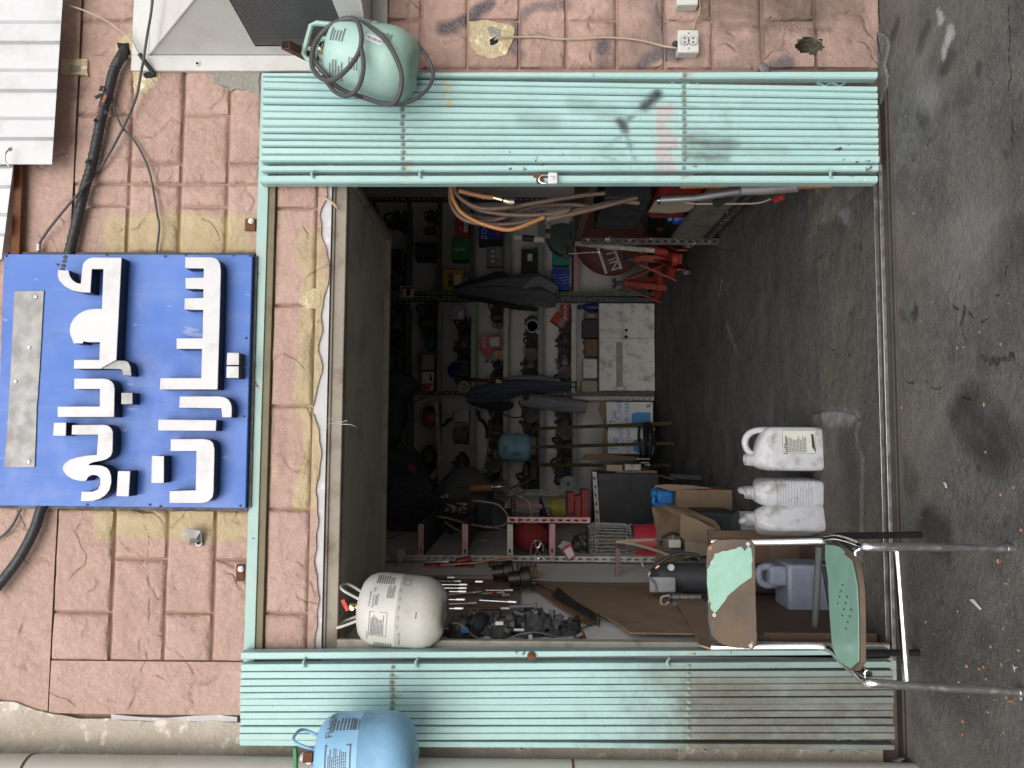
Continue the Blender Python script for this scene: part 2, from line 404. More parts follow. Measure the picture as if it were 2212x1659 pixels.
def wall_material():
    t = NT('pink_stamped_plaster'); p = t.pos; x, y, z = t.xyz(p)
    pink = t.mix(t.noise(p, 5, 5), (.425,.285,.238), (.52,.37,.32))
    pink = t.mix(t.ss(t.noise(p, 60, 4, .7), .35, .75), t.mix(1, pink, (.82,.80,.78), 'MULTIPLY'), pink)
    rnd = t.n('ShaderNodeObjectInfo').outputs['Random']
    pink = t.mix(t.math('MULTIPLY', rnd, .30), pink, (.53,.385,.335))
    # old ochre coat showing round the sign and over the door
    w = t.vmath('ADD', t.warp(p, 4, .13), t.warp(p, 28, .035)); q = t.vmath('ADD', p, w)
    a = A(205, 1166, 0); b = A(556, 466, 0)
    m1 = t.math('MULTIPLY', t.box(q, (a.x,0,b.z), (b.x,0,a.z), .012), t.ss(t.noise(p, 6, 6, .65), .26, .42, .35, 1))
    a = A(640, 1110, 0); b = A(712, 500, 0)
    m2 = t.box(t.vmath('ADD', p, t.warp(p, 4.5, .16)), (a.x,0,b.z), (b.x,0,a.z), .005)
    a = A(575, 1230, 0); b = A(598, 560, 0)
    m3 = t.math('MULTIPLY', t.box(t.vmath('ADD', p, t.warp(p, 6, .09)), (a.x,0,b.z), (b.x,0,a.z), .005), .9)
    m2 = t.math('MULTIPLY', m2, t.ss(t.noise(p, 5, 6, .65), .30, .44, .1, 1)); och = t.mix(t.noise(p, 14, 6, .65), (.37,.285,.165), (.53,.435,.29))
    c = t.mix(t.math('MAXIMUM', t.math('MAXIMUM', m1, m2), m3), pink, och)
    # pits and small flakes that show the ochre coat
    fl = t.ss(t.noise(p, 17, 5, .6), .73, .745)
    c = t.mix(t.math('MULTIPLY', fl, .8), c, (.60,.48,.27))
    # soot and splash dirt: stronger on the low right side of the wall
    dirt = t.math('MULTIPLY', t.ss(t.noise(p, 4.2, 7, .66), .40, .66), t.ss(z, .1, 1.95, .9, .16))
    dirt = t.math('MULTIPLY', dirt, t.ss(x, -.2, 1.2, .30, 1.0))
    c = t.mix(dirt, c, (.16,.115,.095))
    c = t.mix(t.math('MULTIPLY', t.ss(z, .0, 1.3, .60, 0), t.ss(t.noise(p, 7, 6), .25, .6, .55, 1)), c, (.20,.145,.125))
    # dark wash left in hollows by rain
    c = t.mix(t.math('MULTIPLY', t.ss(t.noise(p, 11, 6, .7, stretch=(1,1,.35)), .52, .75), .28), c, (.24,.14,.105))
    # grey spray paint strokes
    g = None
    def ln(*pp, r=.02, k=1.0):
        nonlocal g
        for (u, v) in zip(pp[:-1], pp[1:]):
            m = t.math('MULTIPLY', t.capsule(p, A(*u,-.008), A(*v,-.008), r*1.25, r*.8, wsp), k)
            g = m if g is None else t.math('MAXIMUM', g, m)
    wsp = t.warp(p, 16, .03)
    ln((962,62),(1010,40),(1058,8), r=.017); ln((958,62),(975,58), r=.022)
    ln((1118,105),(1116,60),(1130,30),(1165,14),(1222,12), r=.016, k=.7); ln((1125,118),(1112,108), r=.015, k=.7)
    ln((1302,95),(1302,108), r=.02); ln((1302,100),(1306,155), r=.018, k=.55)
    ln((1384,152),(1398,128),(1425,114),(1448,114),(1462,122), r=.017, k=.85); ln((1410,0),(1425,50),(1432,80), r=.022, k=.5)
    ln((1675,150),(1700,140), r=.024, k=.9); ln((1545,148),(1590,138), r=.02, k=.35)
    wet = None
    for u, v, r, k in (((1500,-10),(1700,5),.05,.8),((1530,30),(1640,34),.025,.7),((1560,58),(1700,52),.02,.6),((1690,30),(1760,38),.03,.8),((1700,62),(1790,66),.012,.8),((1720,8),(1850,20),.04,.5)):
        m_ = t.math('MULTIPLY', t.capsule(p, A(*u,-.008), A(*v,-.008), r, r*.7, t.warp(p, 9, .07)), k); wet = m_ if wet is None else t.math('MAXIMUM', wet, m_)
    c = t.mix(t.math('MULTIPLY', wet, .85), c, (.105,.075,.06))
    spk = t.ss(t.noise(p, 120, 3), .25, .6, .5, 1)
    c = t.mix(t.math('MULTIPLY', t.math('MULTIPLY', g, .95), spk), c, (.075,.075,.09))
    for pts in ([(300,1100),(322,1160),(318,1230),(322,1330),(310,1390),(316,1425),(305,1445),(308,1500),(300,1552),(308,1620),(302,1650)],):
        for u, v in zip(pts[:-1], pts[1:]):
            kk = t.capsule(p, A(*u,-.008), A(*v,-.008), .0022, .002, t.warp(p, 22, .02)); c = t.mix(t.math('MULTIPLY', kk, .8), c, (.10,.065,.05))
    # relief: veins of the stamp, grain, pits
    wp = t.vmath('ADD', p, t.warp(p, 3.2, .22))
    nz = t.noise(wp, 4.2, 1.5); v = t.ss(t.math('ABSOLUTE', t.math('SUBTRACT', nz, .5)), .0, .022)
    vm = t.ss(t.noise(p, 9, 2), .46, .58)
    vein = t.mix(vm, (1,1,1), v); h = t.math('ADD', 0.0, vein)
    cr = t.math('MULTIPLY', t.math('SUBTRACT', 1.0, t.math('ADD', v, 0.0)), vm)
    c = t.mix(t.math('MULTIPLY', cr, .22), c, (.30,.18,.14))
    n1 = t.bump(h, .006, .75)
    n2 = t.bump(t.noise(wp, 7, 3, .5), .026, .9, n1); n2 = t.bump(t.noise(p, 26, 5, .6), .012, .9, n2)
    pit = t.ss(t.voro(p, 95), .05, .22)
    n3 = t.bump(pit, .0016, .6, n2)
    n4 = t.bump(t.noise(p, 150, 3), .0014, .8, n3)
    return t.done(c, .92, 0, n4, .2)
def joint_material():
    t = NT('plaster_joint'); p = t.pos
    c = t.mix(t.noise(p, 12, 5), (.29,.185,.145), (.40,.265,.215))
    w = t.warp(p, 9, .05); q = t.vmath('ADD', p, w)
    a = A(205, 1166, 0); b = A(556, 466, 0); m1 = t.box(q, (a.x,0,b.z), (b.x,0,a.z), .006)
    a = A(640, 1110, 0); b = A(712, 500, 0); m2 = t.box(q, (a.x,0,b.z), (b.x,0,a.z), .005)
    c = t.mix(t.math('MAXIMUM', m1, m2), c, (.36,.27,.14))
    x, y, z = t.xyz(p)
    c = t.mix(t.ss(z, .0, .9, .85, 0), c, (.085,.07,.06))
    return t.done(c, .95, 0, t.bump(t.noise(p, 70, 5), .004), .2)
def cement_material(name, lo, hi, rough=.012):
    t = NT(name); p = t.pos
    c = t.mix(t.noise(p, 9, 7, .65), lo, hi)
    c = t.mix(t.ss(t.noise(p, 26, 5), .56, .7), c, sc(hi, 1.15))
    c = t.mix(t.math('MULTIPLY', t.ss(t.voro(p, 34), .02, .12, 1, 0), .6), c, sc(lo, .35))
    n = t.bump(t.noise(p, 22, 6, .7), rough); n = t.bump(t.noise(p, 75, 4), rough*.35, 1, n)
    return t.done(c, .95, 0, n, .2)
m_wall = wall_material(); m_joint = joint_material()
m_cement = cement_material('bare_rough_cement', (.36,.30,.23), (.62,.57,.50))
m_patch = cement_material('broken_plaster', (.40,.30,.15), (.74,.66,.48), .02)
m_lump = cement_material('dark_cement_lump', (.085,.08,.07), (.19,.18,.16), .012)
m_greycement = cement_material('grey_cement_patch', (.20,.195,.17), (.34,.33,.30), .012)
m_skim = cement_material('pale_skim_coat', (.44,.43,.44), (.56,.55,.56), .002)

def slat_material():
    t = NT('mint_gate_paint'); p = t.pos; x, y, z = t.xyz(p)
    c = t.mix(t.noise(p, 3.5, 5), (.29,.485,.47), (.40,.585,.575))
    c = t.mix(t.ss(t.noise(p, 40, 4, .6, stretch=(1,1,.12)), .45, .75, 0, .35), c, (.26,.43,.40))
    rnd = t.n('ShaderNodeObjectInfo').outputs['Random']; c = t.mix(t.math('MULTIPLY', rnd, .2), c, (.42,.57,.55))
    # worn low band of the right leaf with a faded pink patch and scratches
    a = A(1418, 372, -.08); b = A(1466, 226, -.08)
    pk = t.box(t.vmath('ADD', p, t.warp(p, 14, .03)), (a.x,0,b.z), (b.x,0,a.z), .012)
    pk = t.math('MULTIPLY', pk, t.ss(t.noise(p, 22, 4), .35, .55))
    c = t.mix(t.math('MULTIPLY', pk, .75), c, (.47,.37,.37))
    scz = t.ss(t.noise(p, 60, 3, .6, stretch=(.15,1,3)), .60, .66)
    sreg = t.box(p, (a.x,0,b.z-.02), (b.x,0,a.z+.16), .03)
    c = t.mix(t.math('MULTIPLY', t.math('MULTIPLY', scz, sreg), .5), c, (.16,.22,.22))
    # grime: heavy brown coat on the low part of the left leaf, light smears elsewhere
    zl = A(1310, 1530, -.08).z
    edge = t.math('ADD', z, t.math('MULTIPLY', t.math('SUBTRACT', t.noise(p, 5, 6, .65), .5), .7))
    left = t.ss(x, -.80, -.60, 1, 0)
    gl = t.math('MULTIPLY', t.ss(edge, zl-.34, zl+.10, 1, 0), left)
    tex = t.ss(t.noise(p, 18, 6, .7, stretch=(1,1,.3)), .2, .62, .80, 1)
    c = t.mix(t.math('MULTIPLY', t.math('MULTIPLY', gl, tex), .93), c, t.mix(t.noise(p, 26, 5), (.075,.060,.046), (.145,.122,.098)))
    spots = t.ss(t.voro(p, 55), .16, .26, 1, 0)
    c = t.mix(t.math('MULTIPLY', t.math('MULTIPLY', spots, t.math('MULTIPLY', t.ss(z, .9, 1.25, .6, 0), left)), .6), c, (.20,.24,.22))
    sm = t.math('MULTIPLY', t.ss(t.noise(p, 6, 6, .7), .52, .72), t.ss(z, .3, 1.5, .5, .15))
    c = t.mix(sm, c, (.22,.27,.25))
    # black spray strokes
    wsp = t.warp(p, 20, .02); g = None
    for u, v, r, k in (((1420,204),(1395,226),.017,1),((1395,226),(1348,262),.010,.95),((1342,258),(1352,278),.014,1),((1352,278),(1362,312),.010,.7),((1362,312),(1374,345),.008,.45),((1330,300),(1348,285),.010,.4),((1300,330),(1330,300),.010,.25),((1285,328),(1330,345),.006,.5),((1282,160),(1284,164),.006,.8)):
        m = t.math('MULTIPLY', t.capsule(p, A(*u,-.085), A(*v,-.085), r*1.3, r*.8, wsp), k); g = m if g is None else t.math('MAXIMUM', g, m)
    c = t.mix(t.math('MULTIPLY', g, .93), c, (.035,.035,.045))
    # rust bleeding round the bolts, black smears and an ochre run on the right leaf
    for bpx, bpy_ in ((869,250),(1477,250),(847,1480),(1487,1480)):
        zz = A(bpx, bpy_, -.08).z
        bd = t.math('MULTIPLY', t.math('MULTIPLY', t.ss(z, zz-.07, zz+.005, 0, 1), t.ss(z, zz+.005, zz+.015, 1, 0)), t.math('MULTIPLY', t.ss(x, -.05, .05, 0 if bpy_ < 900 else 1, 1 if bpy_ < 900 else 0), t.ss(t.noise(p, 60, 3, .6, stretch=(1,1,.25)), .48, .7, 0, .75)))
        c = t.mix(bd, c, (.28,.17,.08))
    dk = None
    for u, v, r, k in (((1492,300),(1590,312),.020,.7),((1484,332),(1570,338),.016,.75),((1486,285),(1540,290),.014,.6),((1500,318),(1700,322),.020,.3),((1130,250),(1190,262),.03,.3),((1240,220),(1330,245),.025,.3)):
        m_ = t.math('MULTIPLY', t.capsule(p, A(*u,-.085), A(*v,-.085), r, r*.9, t.warp(p, 18, .03)), k); dk = m_ if dk is None else t.math('MAXIMUM', dk, m_)
    c = t.mix(dk, c, (.075,.08,.07))
    oc = t.math('MULTIPLY', t.capsule(p, A(962,172,-.08), A(970,222,-.08), .016, .014, t.warp(p, 30, .03)), t.ss(t.noise(p, 45, 4), .42, .58))
    c = t.mix(t.math('MULTIPLY', oc, .8), c, (.50,.36,.14))
    # chips down to primer and rust
    ch = t.noise(p, 34, 6, .7)
    low = t.math('ADD', t.ss(z, .0, .35, .07, 0), t.math('MULTIPLY', t.ss(t.math('ABSOLUTE', t.math('SUBTRACT', t.math('ABSOLUTE', t.math('SUBTRACT', x, .13)), .80)), .03, .10, .085, 0), t.ss(z, 1.2, 1.7, 1, 0))); wear = t.math('ADD', low, t.ss(t.noise(p, 2.2, 3), .45, .7, -.02, .035))
    k = t.ss(t.math('ADD', ch, wear), .735, .75)
    c = t.mix(k, c, (.13,.07,.055))
    k2 = t.ss(t.math('ADD', t.noise(p, 50, 5, .65), wear), .77, .79); c = t.mix(k2, c, (.66,.66,.62))
    n = t.bump(t.noise(p, 30, 4), .0015); n = t.bump(t.math('SUBTRACT', 1.0, k), .0006, 1, n)
    return t.done(c, t.ss(gl, 0, 1, .38, .7), 0, n, .4)
m_slat = slat_material()
m_rail = simple('weathered_mint_rail', (.33,.49,.455), .5, 0, .15, 6, dirt=(.44,.44,.38), damt=.6, ds=10, chips=(.15,.08,.05), cs=24, cthr=.66)

def ground_material(name, lo, hi, outside):
    t = NT(name); p = t.pos; x, y, z = t.xyz(p)
    w = t.warp(p, 3, .25); q = t.vmath('ADD', p, w)
    c = t.mix(t.noise(q, 1.5, 8, .62), lo, hi)
    c = t.mix(t.ss(t.noise(p, 5, 8, .72), .42, .66, 0, .75), c, sc(lo, .6))
    c = t.mix(t.ss(t.noise(p, 13, 5, .6), .6, .8, 0, .4), c, sc(hi, 1.5))
    c = t.mix(t.ss(t.noise(p, 34, 6, .75), .38, .68, .0, .7), c, t.mix(.5, sc(lo, .55), sc(hi, .6)))
    c = t.mix(t.ss(t.noise(p, 2.3, 6, .6), .45, .7, 0, .5), c, tuple(a*b for a,b in zip(sc(hi,1.15),(1.06,1.0,.86))))
    c = t.mix(t.ss(t.noise(p, 130, 3, .75), .56, .72, 0, .5), c, sc(hi, 2.0))
    c = t.mix(t.ss(t.voro(q, 4.2), .03, .11, .7, 0), c, sc(lo, .4))
    sp = t.ss(t.voro(p, 26), .05, .075, 1, 0); spm = t.ss(t.noise(p, 3.1, 2), .53, .6)
    c = t.mix(t.math('MULTIPLY', t.math('MULTIPLY', sp, spm), .35), c, sc(hi, 2.2))
    wc = t.warp(p, 7, .10); wc2 = t.warp(p, 30, .03); ww = t.vmath('ADD', wc, wc2)
    crk = None; stain = None; pale = None
    def add(cur, m): return m if cur is None else t.math('MAXIMUM', cur, m)
    if outside:
        for pts, r in (((( 1928,800),(1990,830),(2070,845),(2105,880)),.003),(((2075,560),(2060,660),(2120,700),(2150,640),(2190,560)),.003),(((2100,620),(2075,700),(2098,740),(2130,790),(2190,770)),.008),(((1935,370),(1990,330),(2010,300)),.003),(((2190,300),(2170,0)),.003)):
            for u, v in zip(pts[:-1], pts[1:]): crk = add(crk, t.capsule(p, FL(*u), FL(*v), r, r*.9, ww))
        for (u, v, r, k) in (((2090,900),(2150,960),.085,.9),((2010,1130),(2040,1170),.06,.9),((1990,245),(2000,252),.028,.9),((1930,80),(1936,60),.03,.75),((1990,95),(2000,70),.03,.7),((1945,670),(1952,682),.016,.9),((1972,676),(1976,680),.014,.9),((2040,140),(2060,118),.022,.7),((1940,1000),(1960,1040),.06,.5),((2010,1400),(2060,1480),.12,.5),((2160,560),(2190,520),.07,.6)):
            stain = add(stain, t.math('MULTIPLY', t.capsule(p, FL(*u), FL(*v), r, r*.5, wc), k))
        for (u, v, r, k) in (((2052,72),(2040,110),.02,.95),((2028,30),(2034,48),.012,.9),((1990,210),(2010,218),.05,.25),((2110,500),(2080,560),.13,.2)):
            pale = add(pale, t.math('MULTIPLY', t.capsule(p, FL(*u), FL(*v), r, r*.8, t.warp(p, 25, .06)), k))
    else:
        for pts, r in ((((1862,430),(1845,470),(1842,520),(1855,570),(1868,640),(1866,720),(1872,820)),.003),(((1770,560),(1815,545),(1840,540)),.004),(((1872,860),(1862,900),(1878,960),(1876,1010)),.003),(((1830,960),(1825,1010),(1820,1090),(1824,1150)),.003),(((1780,750),(1810,770),(1850,765)),.003)):
            for u, v in zip(pts[:-1], pts[1:]): crk = add(crk, t.capsule(p, FL(*u), FL(*v), r, r*.9, ww))
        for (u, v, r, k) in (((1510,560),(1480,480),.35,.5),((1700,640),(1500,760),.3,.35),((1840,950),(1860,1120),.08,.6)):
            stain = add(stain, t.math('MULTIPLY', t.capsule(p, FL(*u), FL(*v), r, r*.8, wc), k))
        for (u, v, r, k) in (((1822,455),(1834,470),.03,.4),((1800,440),(1780,425),.05,.35),((1570,700),(1590,760),.02,.22),((1850,905),(1790,900),.03,.5)):
            pale = add(pale, t.math('MULTIPLY', t.capsule(p, FL(*u), FL(*v), r, r*.8, t.warp(p, 25, .06)), k))
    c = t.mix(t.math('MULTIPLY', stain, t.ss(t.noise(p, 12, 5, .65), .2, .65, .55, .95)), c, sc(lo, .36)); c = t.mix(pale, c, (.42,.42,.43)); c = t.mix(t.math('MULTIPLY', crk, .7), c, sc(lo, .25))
    n = t.bump(t.noise(p, 9, 7, .65), .022); n = t.bump(t.noise(p, 60, 5, .75), .010, 1, n); n = t.bump(t.math('SUBTRACT', 1.0, crk), .006, 1, n)
    return t.done(c, t.ss(t.noise(p, 5, 4), .3, .7, .72, .93), 0, n, .3)
m_ground = ground_material('stained_concrete_ground', (.098,.094,.086), (.195,.188,.174), True)
m_floor = ground_material('greasy_shop_floor', (.080,.080,.081), (.145,.143,.142), False)
def plain_wall():
    t = NT('dirty_white_room_paint'); p = t.pos
    c = t.mix(t.noise(p, 1.6, 5), (.78,.765,.74), (.86,.85,.83))
    c = t.mix(t.ss(t.noise(p, 7, 7, .7), .52, .76, 0, .3), c, (.42,.40,.37))
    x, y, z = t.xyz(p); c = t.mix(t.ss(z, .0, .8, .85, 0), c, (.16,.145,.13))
    return t.done(c, .85, 0, t.bump(t.noise(p, 20, 4), .003), .2)
m_room = plain_wall()

m_benchleg = simple('dark_bench_leg', (.085,.08,.075), .6, .1, .3, 14, dirt=(.04,.038,.035), damt=.6, chips=(.46,.44,.40), cs=26, cthr=.60)
m_cagewire = simple('bright_cage_wire', (.55,.55,.56), .35, .45, .1)
def street_material():
    t = NT('pale_bounce_street'); p = t.pos
    c = t.mix(t.noise(p, .6, 6), (.22,.21,.19), (.34,.325,.30)); c = t.mix(t.ss(t.noise(p, 8, 6), .5, .7, 0, .4), c, (.16,.15,.14))  # tone kept pale to stand in for sunlit paving
    return t.done(c, .9, 0, t.bump(t.noise(p, 30, 5), .01), .3)
m_street = street_material()

def sign_material():
    t = NT('faded_sign_blue'); p = t.pos
    c = t.mix(t.noise(p, 2.2, 5), (.045,.13,.46), (.075,.18,.54))
    c = t.mix(t.ss(t.noise(p, 22, 5, .65, stretch=(1,1,.10)), .48, .74, 0, .35), c, (.16,.24,.50))
    c = t.mix(t.ss(t.noise(p, 5, 7, .7), .5, .72, 0, .40), c, (.045,.085,.26))
    c = t.mix(t.ss(t.noise(p, 30, 4, .6, stretch=(1,1,.25)), .66, .70, 0, .45), c, (.40,.43,.55))
    c = t.mix(t.ss(t.noise(p, 26, 5, .6), .735, .75), c, (.06,.055,.07))
    return t.done(c, t.ss(t.noise(p, 9, 5), .3, .7, .3, .55), 0, t.bump(t.noise(p, 3, 3), .006), .4)
m_blue = sign_material()
m_lamseat = simple('skylit_mint_laminate', (.27,.48,.385), .42, 0, .08, 5, dirt=(.19,.35,.28), damt=.5, ds=8)  # same laminate as the back, colour lightened to imitate skylight on the seat
# ------------------------------------------------------------------ the setting
XL, XR = -0.70, 0.905            # the door opening
HT = A(708, 829, 0).z            # underside of the plaster over the door
gm = M(); gm.sheet(lambda u, v: (-30+60*u, -40+40.0*v, 0.004*0), 24, 20); gm.build('ground', m_ground, kind='structure')
st_ = M(); st_.sheet(lambda u, v: (-30+60*u, -39.5+36.0*v, .004), 20, 20); st_.build('street', m_street, kind='structure')  # unseen street, added to brighten the chrome reflections and bounce light
fm = M()
YT = 0.60
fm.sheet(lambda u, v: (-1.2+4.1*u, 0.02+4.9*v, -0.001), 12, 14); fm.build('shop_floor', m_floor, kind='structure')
m_thresh = ground_material('threshold_concrete', (.095,.088,.08), (.155,.145,.13), False)
th = M()
th.sheet(lambda u, v: (XL+(XR-XL)*u, 0.05+(0.585-.05)*v + .012*math.sin(u*31), 0.006+.002*math.sin(17*u+9*v)), 40, 14)
# the raised broken slab on the left of the threshold
sl = [FL(1762,893), FL(1764,960), FL(1768,1150), FL(1770,1215), FL(1868,1215), FL(1872,1040), FL(1873,985), FL(1862,960), FL(1858,935), FL(1866,912), FL(1848,893), FL(1812,886)]
thr = th.build('threshold', m_thresh, kind='structure')
s2 = M(); s2.prism([(p.x,p.y,.0) for p in sl], (0,0,.020)); s2.build('raised_slab', m_thresh, kind='structure', bevel=.006)
YB = 4.80; XRR = 2.5; HC = 2.75
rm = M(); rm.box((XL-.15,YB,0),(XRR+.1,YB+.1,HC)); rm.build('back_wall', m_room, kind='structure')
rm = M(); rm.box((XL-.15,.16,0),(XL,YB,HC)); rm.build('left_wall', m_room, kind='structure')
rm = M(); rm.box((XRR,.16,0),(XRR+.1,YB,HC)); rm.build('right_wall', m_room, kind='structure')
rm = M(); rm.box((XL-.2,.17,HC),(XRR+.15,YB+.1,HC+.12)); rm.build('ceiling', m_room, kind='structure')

# ------------------------------------------------------------------ the front wall
wall = thing('shop_front_wall', 'pink stamped plaster front wall round the open shop doorway', 'wall', (0,0,0))
ZTOP = A(-60, 829, 0).z
def piece(a, b, y0=0.004, y1=.16, name='plaster_backing', mat=None, bevel=0):
    m = M(); m.box((a[0],y0,a[1]),(b[0],y1,b[1])); return m.build(name, mat or m_joint, wall, bevel=bevel)
piece((-2.6,0),(XL-.03,ZTOP))
HC_ = A(1748,99,-.012); ha, hb_, hc1, hc2 = HC_.x-.036, HC_.x+.036, HC_.z-.055, HC_.z+.055
piece((XR+.12,0),(ha,ZTOP)); piece((hb_,0),(3.0,ZTOP)); piece((ha,0),(hb_,hc1)); piece((ha,hc2),(hb_,ZTOP)); piece((ha,hc1),(hb_,hc2),.11,.16)
zj = A(1500,405,.0).z
piece((XR+.02,zj),(XR+.12,ZTOP),.004,.075); piece((XR+.045,0),(XR+.12,zj),.004,.075); piece((XL-.03,HT),(XR+.02,ZTOP))
# stamped blocks: every block its own piece, proud of the joints
def zc(px, py): return A(px, py, 0).z
def xc(py, px): return A(px, py, 0).x
def block(x0, x1, z0, z1, proud=.011, g=.0028):
    x0, x1 = sorted((x0,x1)); z0, z1 = sorted((z0,z1)); x0 += g; x1 -= g; z0 += g; z1 -= g
    if x1-x0 < .015 or z1-z0 < .015: return
    cut = x0 < HC_.x < x1 and z0-.05 < HC_.z < z1+.05; q_ = .008 if cut else .028
    nx = max(2, min(60 if cut else 12, int((x1-x0)/q_))); nz = max(2, min(40 if cut else 8, int((z1-z0)/q_)))
    off = random.uniform(-.002,.003); s = random.uniform(0,50)
    us = [0, .0001]+[(i+.5)/nx for i in range(nx)]+[.9999, 1]; vs = [0, .0001]+[(j+.5)/nz for j in range(nz)]+[.9999, 1]
    m = M(); L = len(vs)
    for i, u in enumerate(us):
        for j, v in enumerate(vs):
            e = (i in (0,len(us)-1)) or (j in (0,L-1)); e2 = (i in (1,len(us)-2)) or (j in (1,L-2))
            x = x0+(x1-x0)*u; z = z0+(z1-z0)*v
            k = mnoise.noise(Vector((x*7+s,z*7,s)))*.007 + mnoise.noise(Vector((x*19,z*19,s)))*.0035
            wob = mnoise.noise(Vector((x*14,z*14,3+s)))*.003
            if e: m.v.append(Vector((x+(0), .005, z)))
            elif e2:
                cx = min(max(x, x0+.0045), x1-.0045); cz = min(max(z, z0+.0045), z1-.0045)
                m.v.append(Vector((cx+wob, -proud*.72+off, cz+wob)))
            else: m.v.append(Vector((x, -proud+off-k, z)))
    for i in range(len(us)-1):
        for j in range(L-1):
            a = i*L+j; ce = (m.v[a]+m.v[a+L+1])/2
            if cut and ((ce.x-HC_.x)/.031)**2+((ce.z-HC_.z)/.048)**2 < 1+.25*mnoise.noise(Vector((ce.x*60,ce.z*60,0))): continue
            m.f.append([a, a+L, a+L+1, a+1])
    m.build('block', m_wall, wall, ang=60)
# courses over the door and beside the sign (heights shared by the whole wall)
c0 = zc(160,400); c1 = zc(281,400); c2 = zc(392,400); c3 = zc(492,400)
zg = zc(572,160)
JA = [ -140, 47, 250 ]; xs_r = xc(398,300)      # the long joint right of the sign
xe = 3.0
def course(z0, z1, joints, lo, hi):
    X = sorted([lo]+[j for j in joints if lo+.03 < j < hi-.03]+[hi])
    for a, b in zip(X[:-1], X[1:]): block(a, b, z0, z1)
for (za, zb, ys) in ((c0,c1,(250,47,-150)),(c1,c2,(355,150,-60)),(c2,c3,(250,47,-150)),(c3,zg,(355,))):
    course(za, zb, [xc(y, 300) for y in ys], xs_r, xc(150 if zb == zg else -200, 300) if zb == zg else 2.2)
L1 = xc(1099,300); L3 = xc(1428,300)
for (za, zb, ys) in ((c0,c1,(447,645,840,1035)),(c1,c2,(548,750,945)),(c2,c3,(447,645,840,1035)),(c3,zg-.012,(548,750,945))):
    course(za, zb, [xc(y,300) for y in ys], L1, xs_r)
for (za, zb, ys) in ((c0,c1,(1323,)),(c1,c2,(1207,)),(c2,c3,(1323,)),(c3,zg-.012,(1207,))):
    course(za, zb, [xc(y,300) for y in ys], L3, L1)
# smooth plaster: band under the roof, margin on the left
def margin(x0, x1, z0, z1, name='smooth_plaster', mat=None, proud=.011, seed=0):
    m = M()
    m.sheet(lambda u, v: (x0+(x1-x0)*u, -proud-mnoise.noise(Vector(((x0+(x1-x0)*u)*5, (z0+(z1-z0)*v)*5, seed)))*.004, z0+(z1-z0)*v), max(3,int(abs(x1-x0)/.06)), max(3,int(abs(z1-z0)/.06)))
    return m.build(name, mat or m_wall, wall)
margin(-2.6, 3.0, c0-.002, ZTOP)
margin(xc(1540,300), L3+.002, zg-.6, c0-.006, seed=4)
# bare cement on the far left, ragged edge; pale strip under the pink coat
cm = M()
edge = [(-60,1470),(0,1512),(30,1517),(80,1534),(140,1547),(200,1552),(300,1556),(420,1557),(520,1560),(700,1561),(1300,1562),(1905,1566)]
P1 = [A(x,y,-.014) for x,y in edge]
def cem(u, v):
    i = u*(len(edge)-1); k = min(int(i), len(edge)-2); t = i-k; a = P1[k].lerp(P1[k+1], t)
    x = a.x + (-2.55-a.x)*v
    return (x+ (0 if v > 0 else mnoise.noise(Vector((0,0,a.z*14)))*.012), -.016-mnoise.noise(Vector((x*11,a.z*11,2)))*.008, a.z)
cm.sheet(cem, 60, 14); cm.build('bare_cement', m_cement, wall)
pm = M(); pts = [A(x,y,-.0135) for x,y in [(240,1543),(300,1549),(360,1551),(420,1546),(470,1544),(512,1549),(512,1559),(300,1557),(240,1553)]]
pm.prism(pts, (0,.008,0)); pm.build('pale_plaster_strip', m_skim, wall)
# low right side
rb = [835, 910, 1010, 1121, 1223, 1332, 1435, 1538, 1645, 1758, 1872]
zr = [zc(x, 80) for x in rb]; zr[-1] = .001
for i in range(len(rb)-1):
    js = [xc(46,1200), xc(-150,1200)] if i % 2 == 0 else [xc(-55,1200)]
    course(zr[i], zr[i+1], js, xc(151,1200), 2.2)
course(zr[0], zc(560,80), [], xc(151,1200), 2.2)
# row over the door: one tall course, yellowed; a narrow broken strip under it
zd0 = zc(583,829)-.004; zd1 = zc(678,829)
course(zd0, zd1, [xc(y,640) for y in (452,661,878,1100,1325)], XL-.02, XR+.02)
rnd = random.Random(5)
strip = M(); x = XL-.02; bot = HT
top = []; n = 70
for i in range(n+1):
    xx = XL-.02+(XR-XL+.04)*i/n
    py = 829.5-(xx/ (XR-XL))*900
    k = .62+1.25*mnoise.noise(Vector((xx*4.5,0,7)))+.5*mnoise.noise(Vector((xx*15,0,3)))
    top.append((xx, k))
sk = M(); sk.box((XL-.02,-.006,HT),(XR+.02,.01,zd1-.004)); sk.build('pale_skim_strip', m_skim, wall)
pts = [Vector((xx,-.013, HT+.001+(zd1-HT)*max(0,min(.95,(.95-k*.8))))) for xx, k in top]
cr = M()
for i in range(n):
    a, b = pts[i], pts[i+1]; t1 = zd1-.003
    if t1-a.z < .002 and t1-b.z < .002: continue
    cr.hexa([(a.x,-.006,a.z),(b.x,-.006,b.z),(b.x,-.014,b.z),(a.x,-.014,a.z)], [(a.x,-.006,t1),(b.x,-.006,t1),(b.x,-.014,t1),(a.x,-.014,t1)])
cr.build('chipped_plaster_strip', m_wall, wall)
def ragged(name, pts, Y, th, mat, parent, amp=.004, per=4, seed=1):
    P = [A(x,y,Y) for x,y in pts]; out = []
    n = len(P)
    for i in range(n):
        a, b = P[i], P[(i+1) % n]
        for k in range(per):
            q = a.lerp(b, k/per); q = q + Vector((mnoise.noise(q*60+Vector((seed,0,0))), 0, mnoise.noise(q*60+Vector((0,seed,9)))))*amp*2
            out.append(q)
    m = M(); m.prism(out, (0,th,0)); return m.build(name, mat, parent)
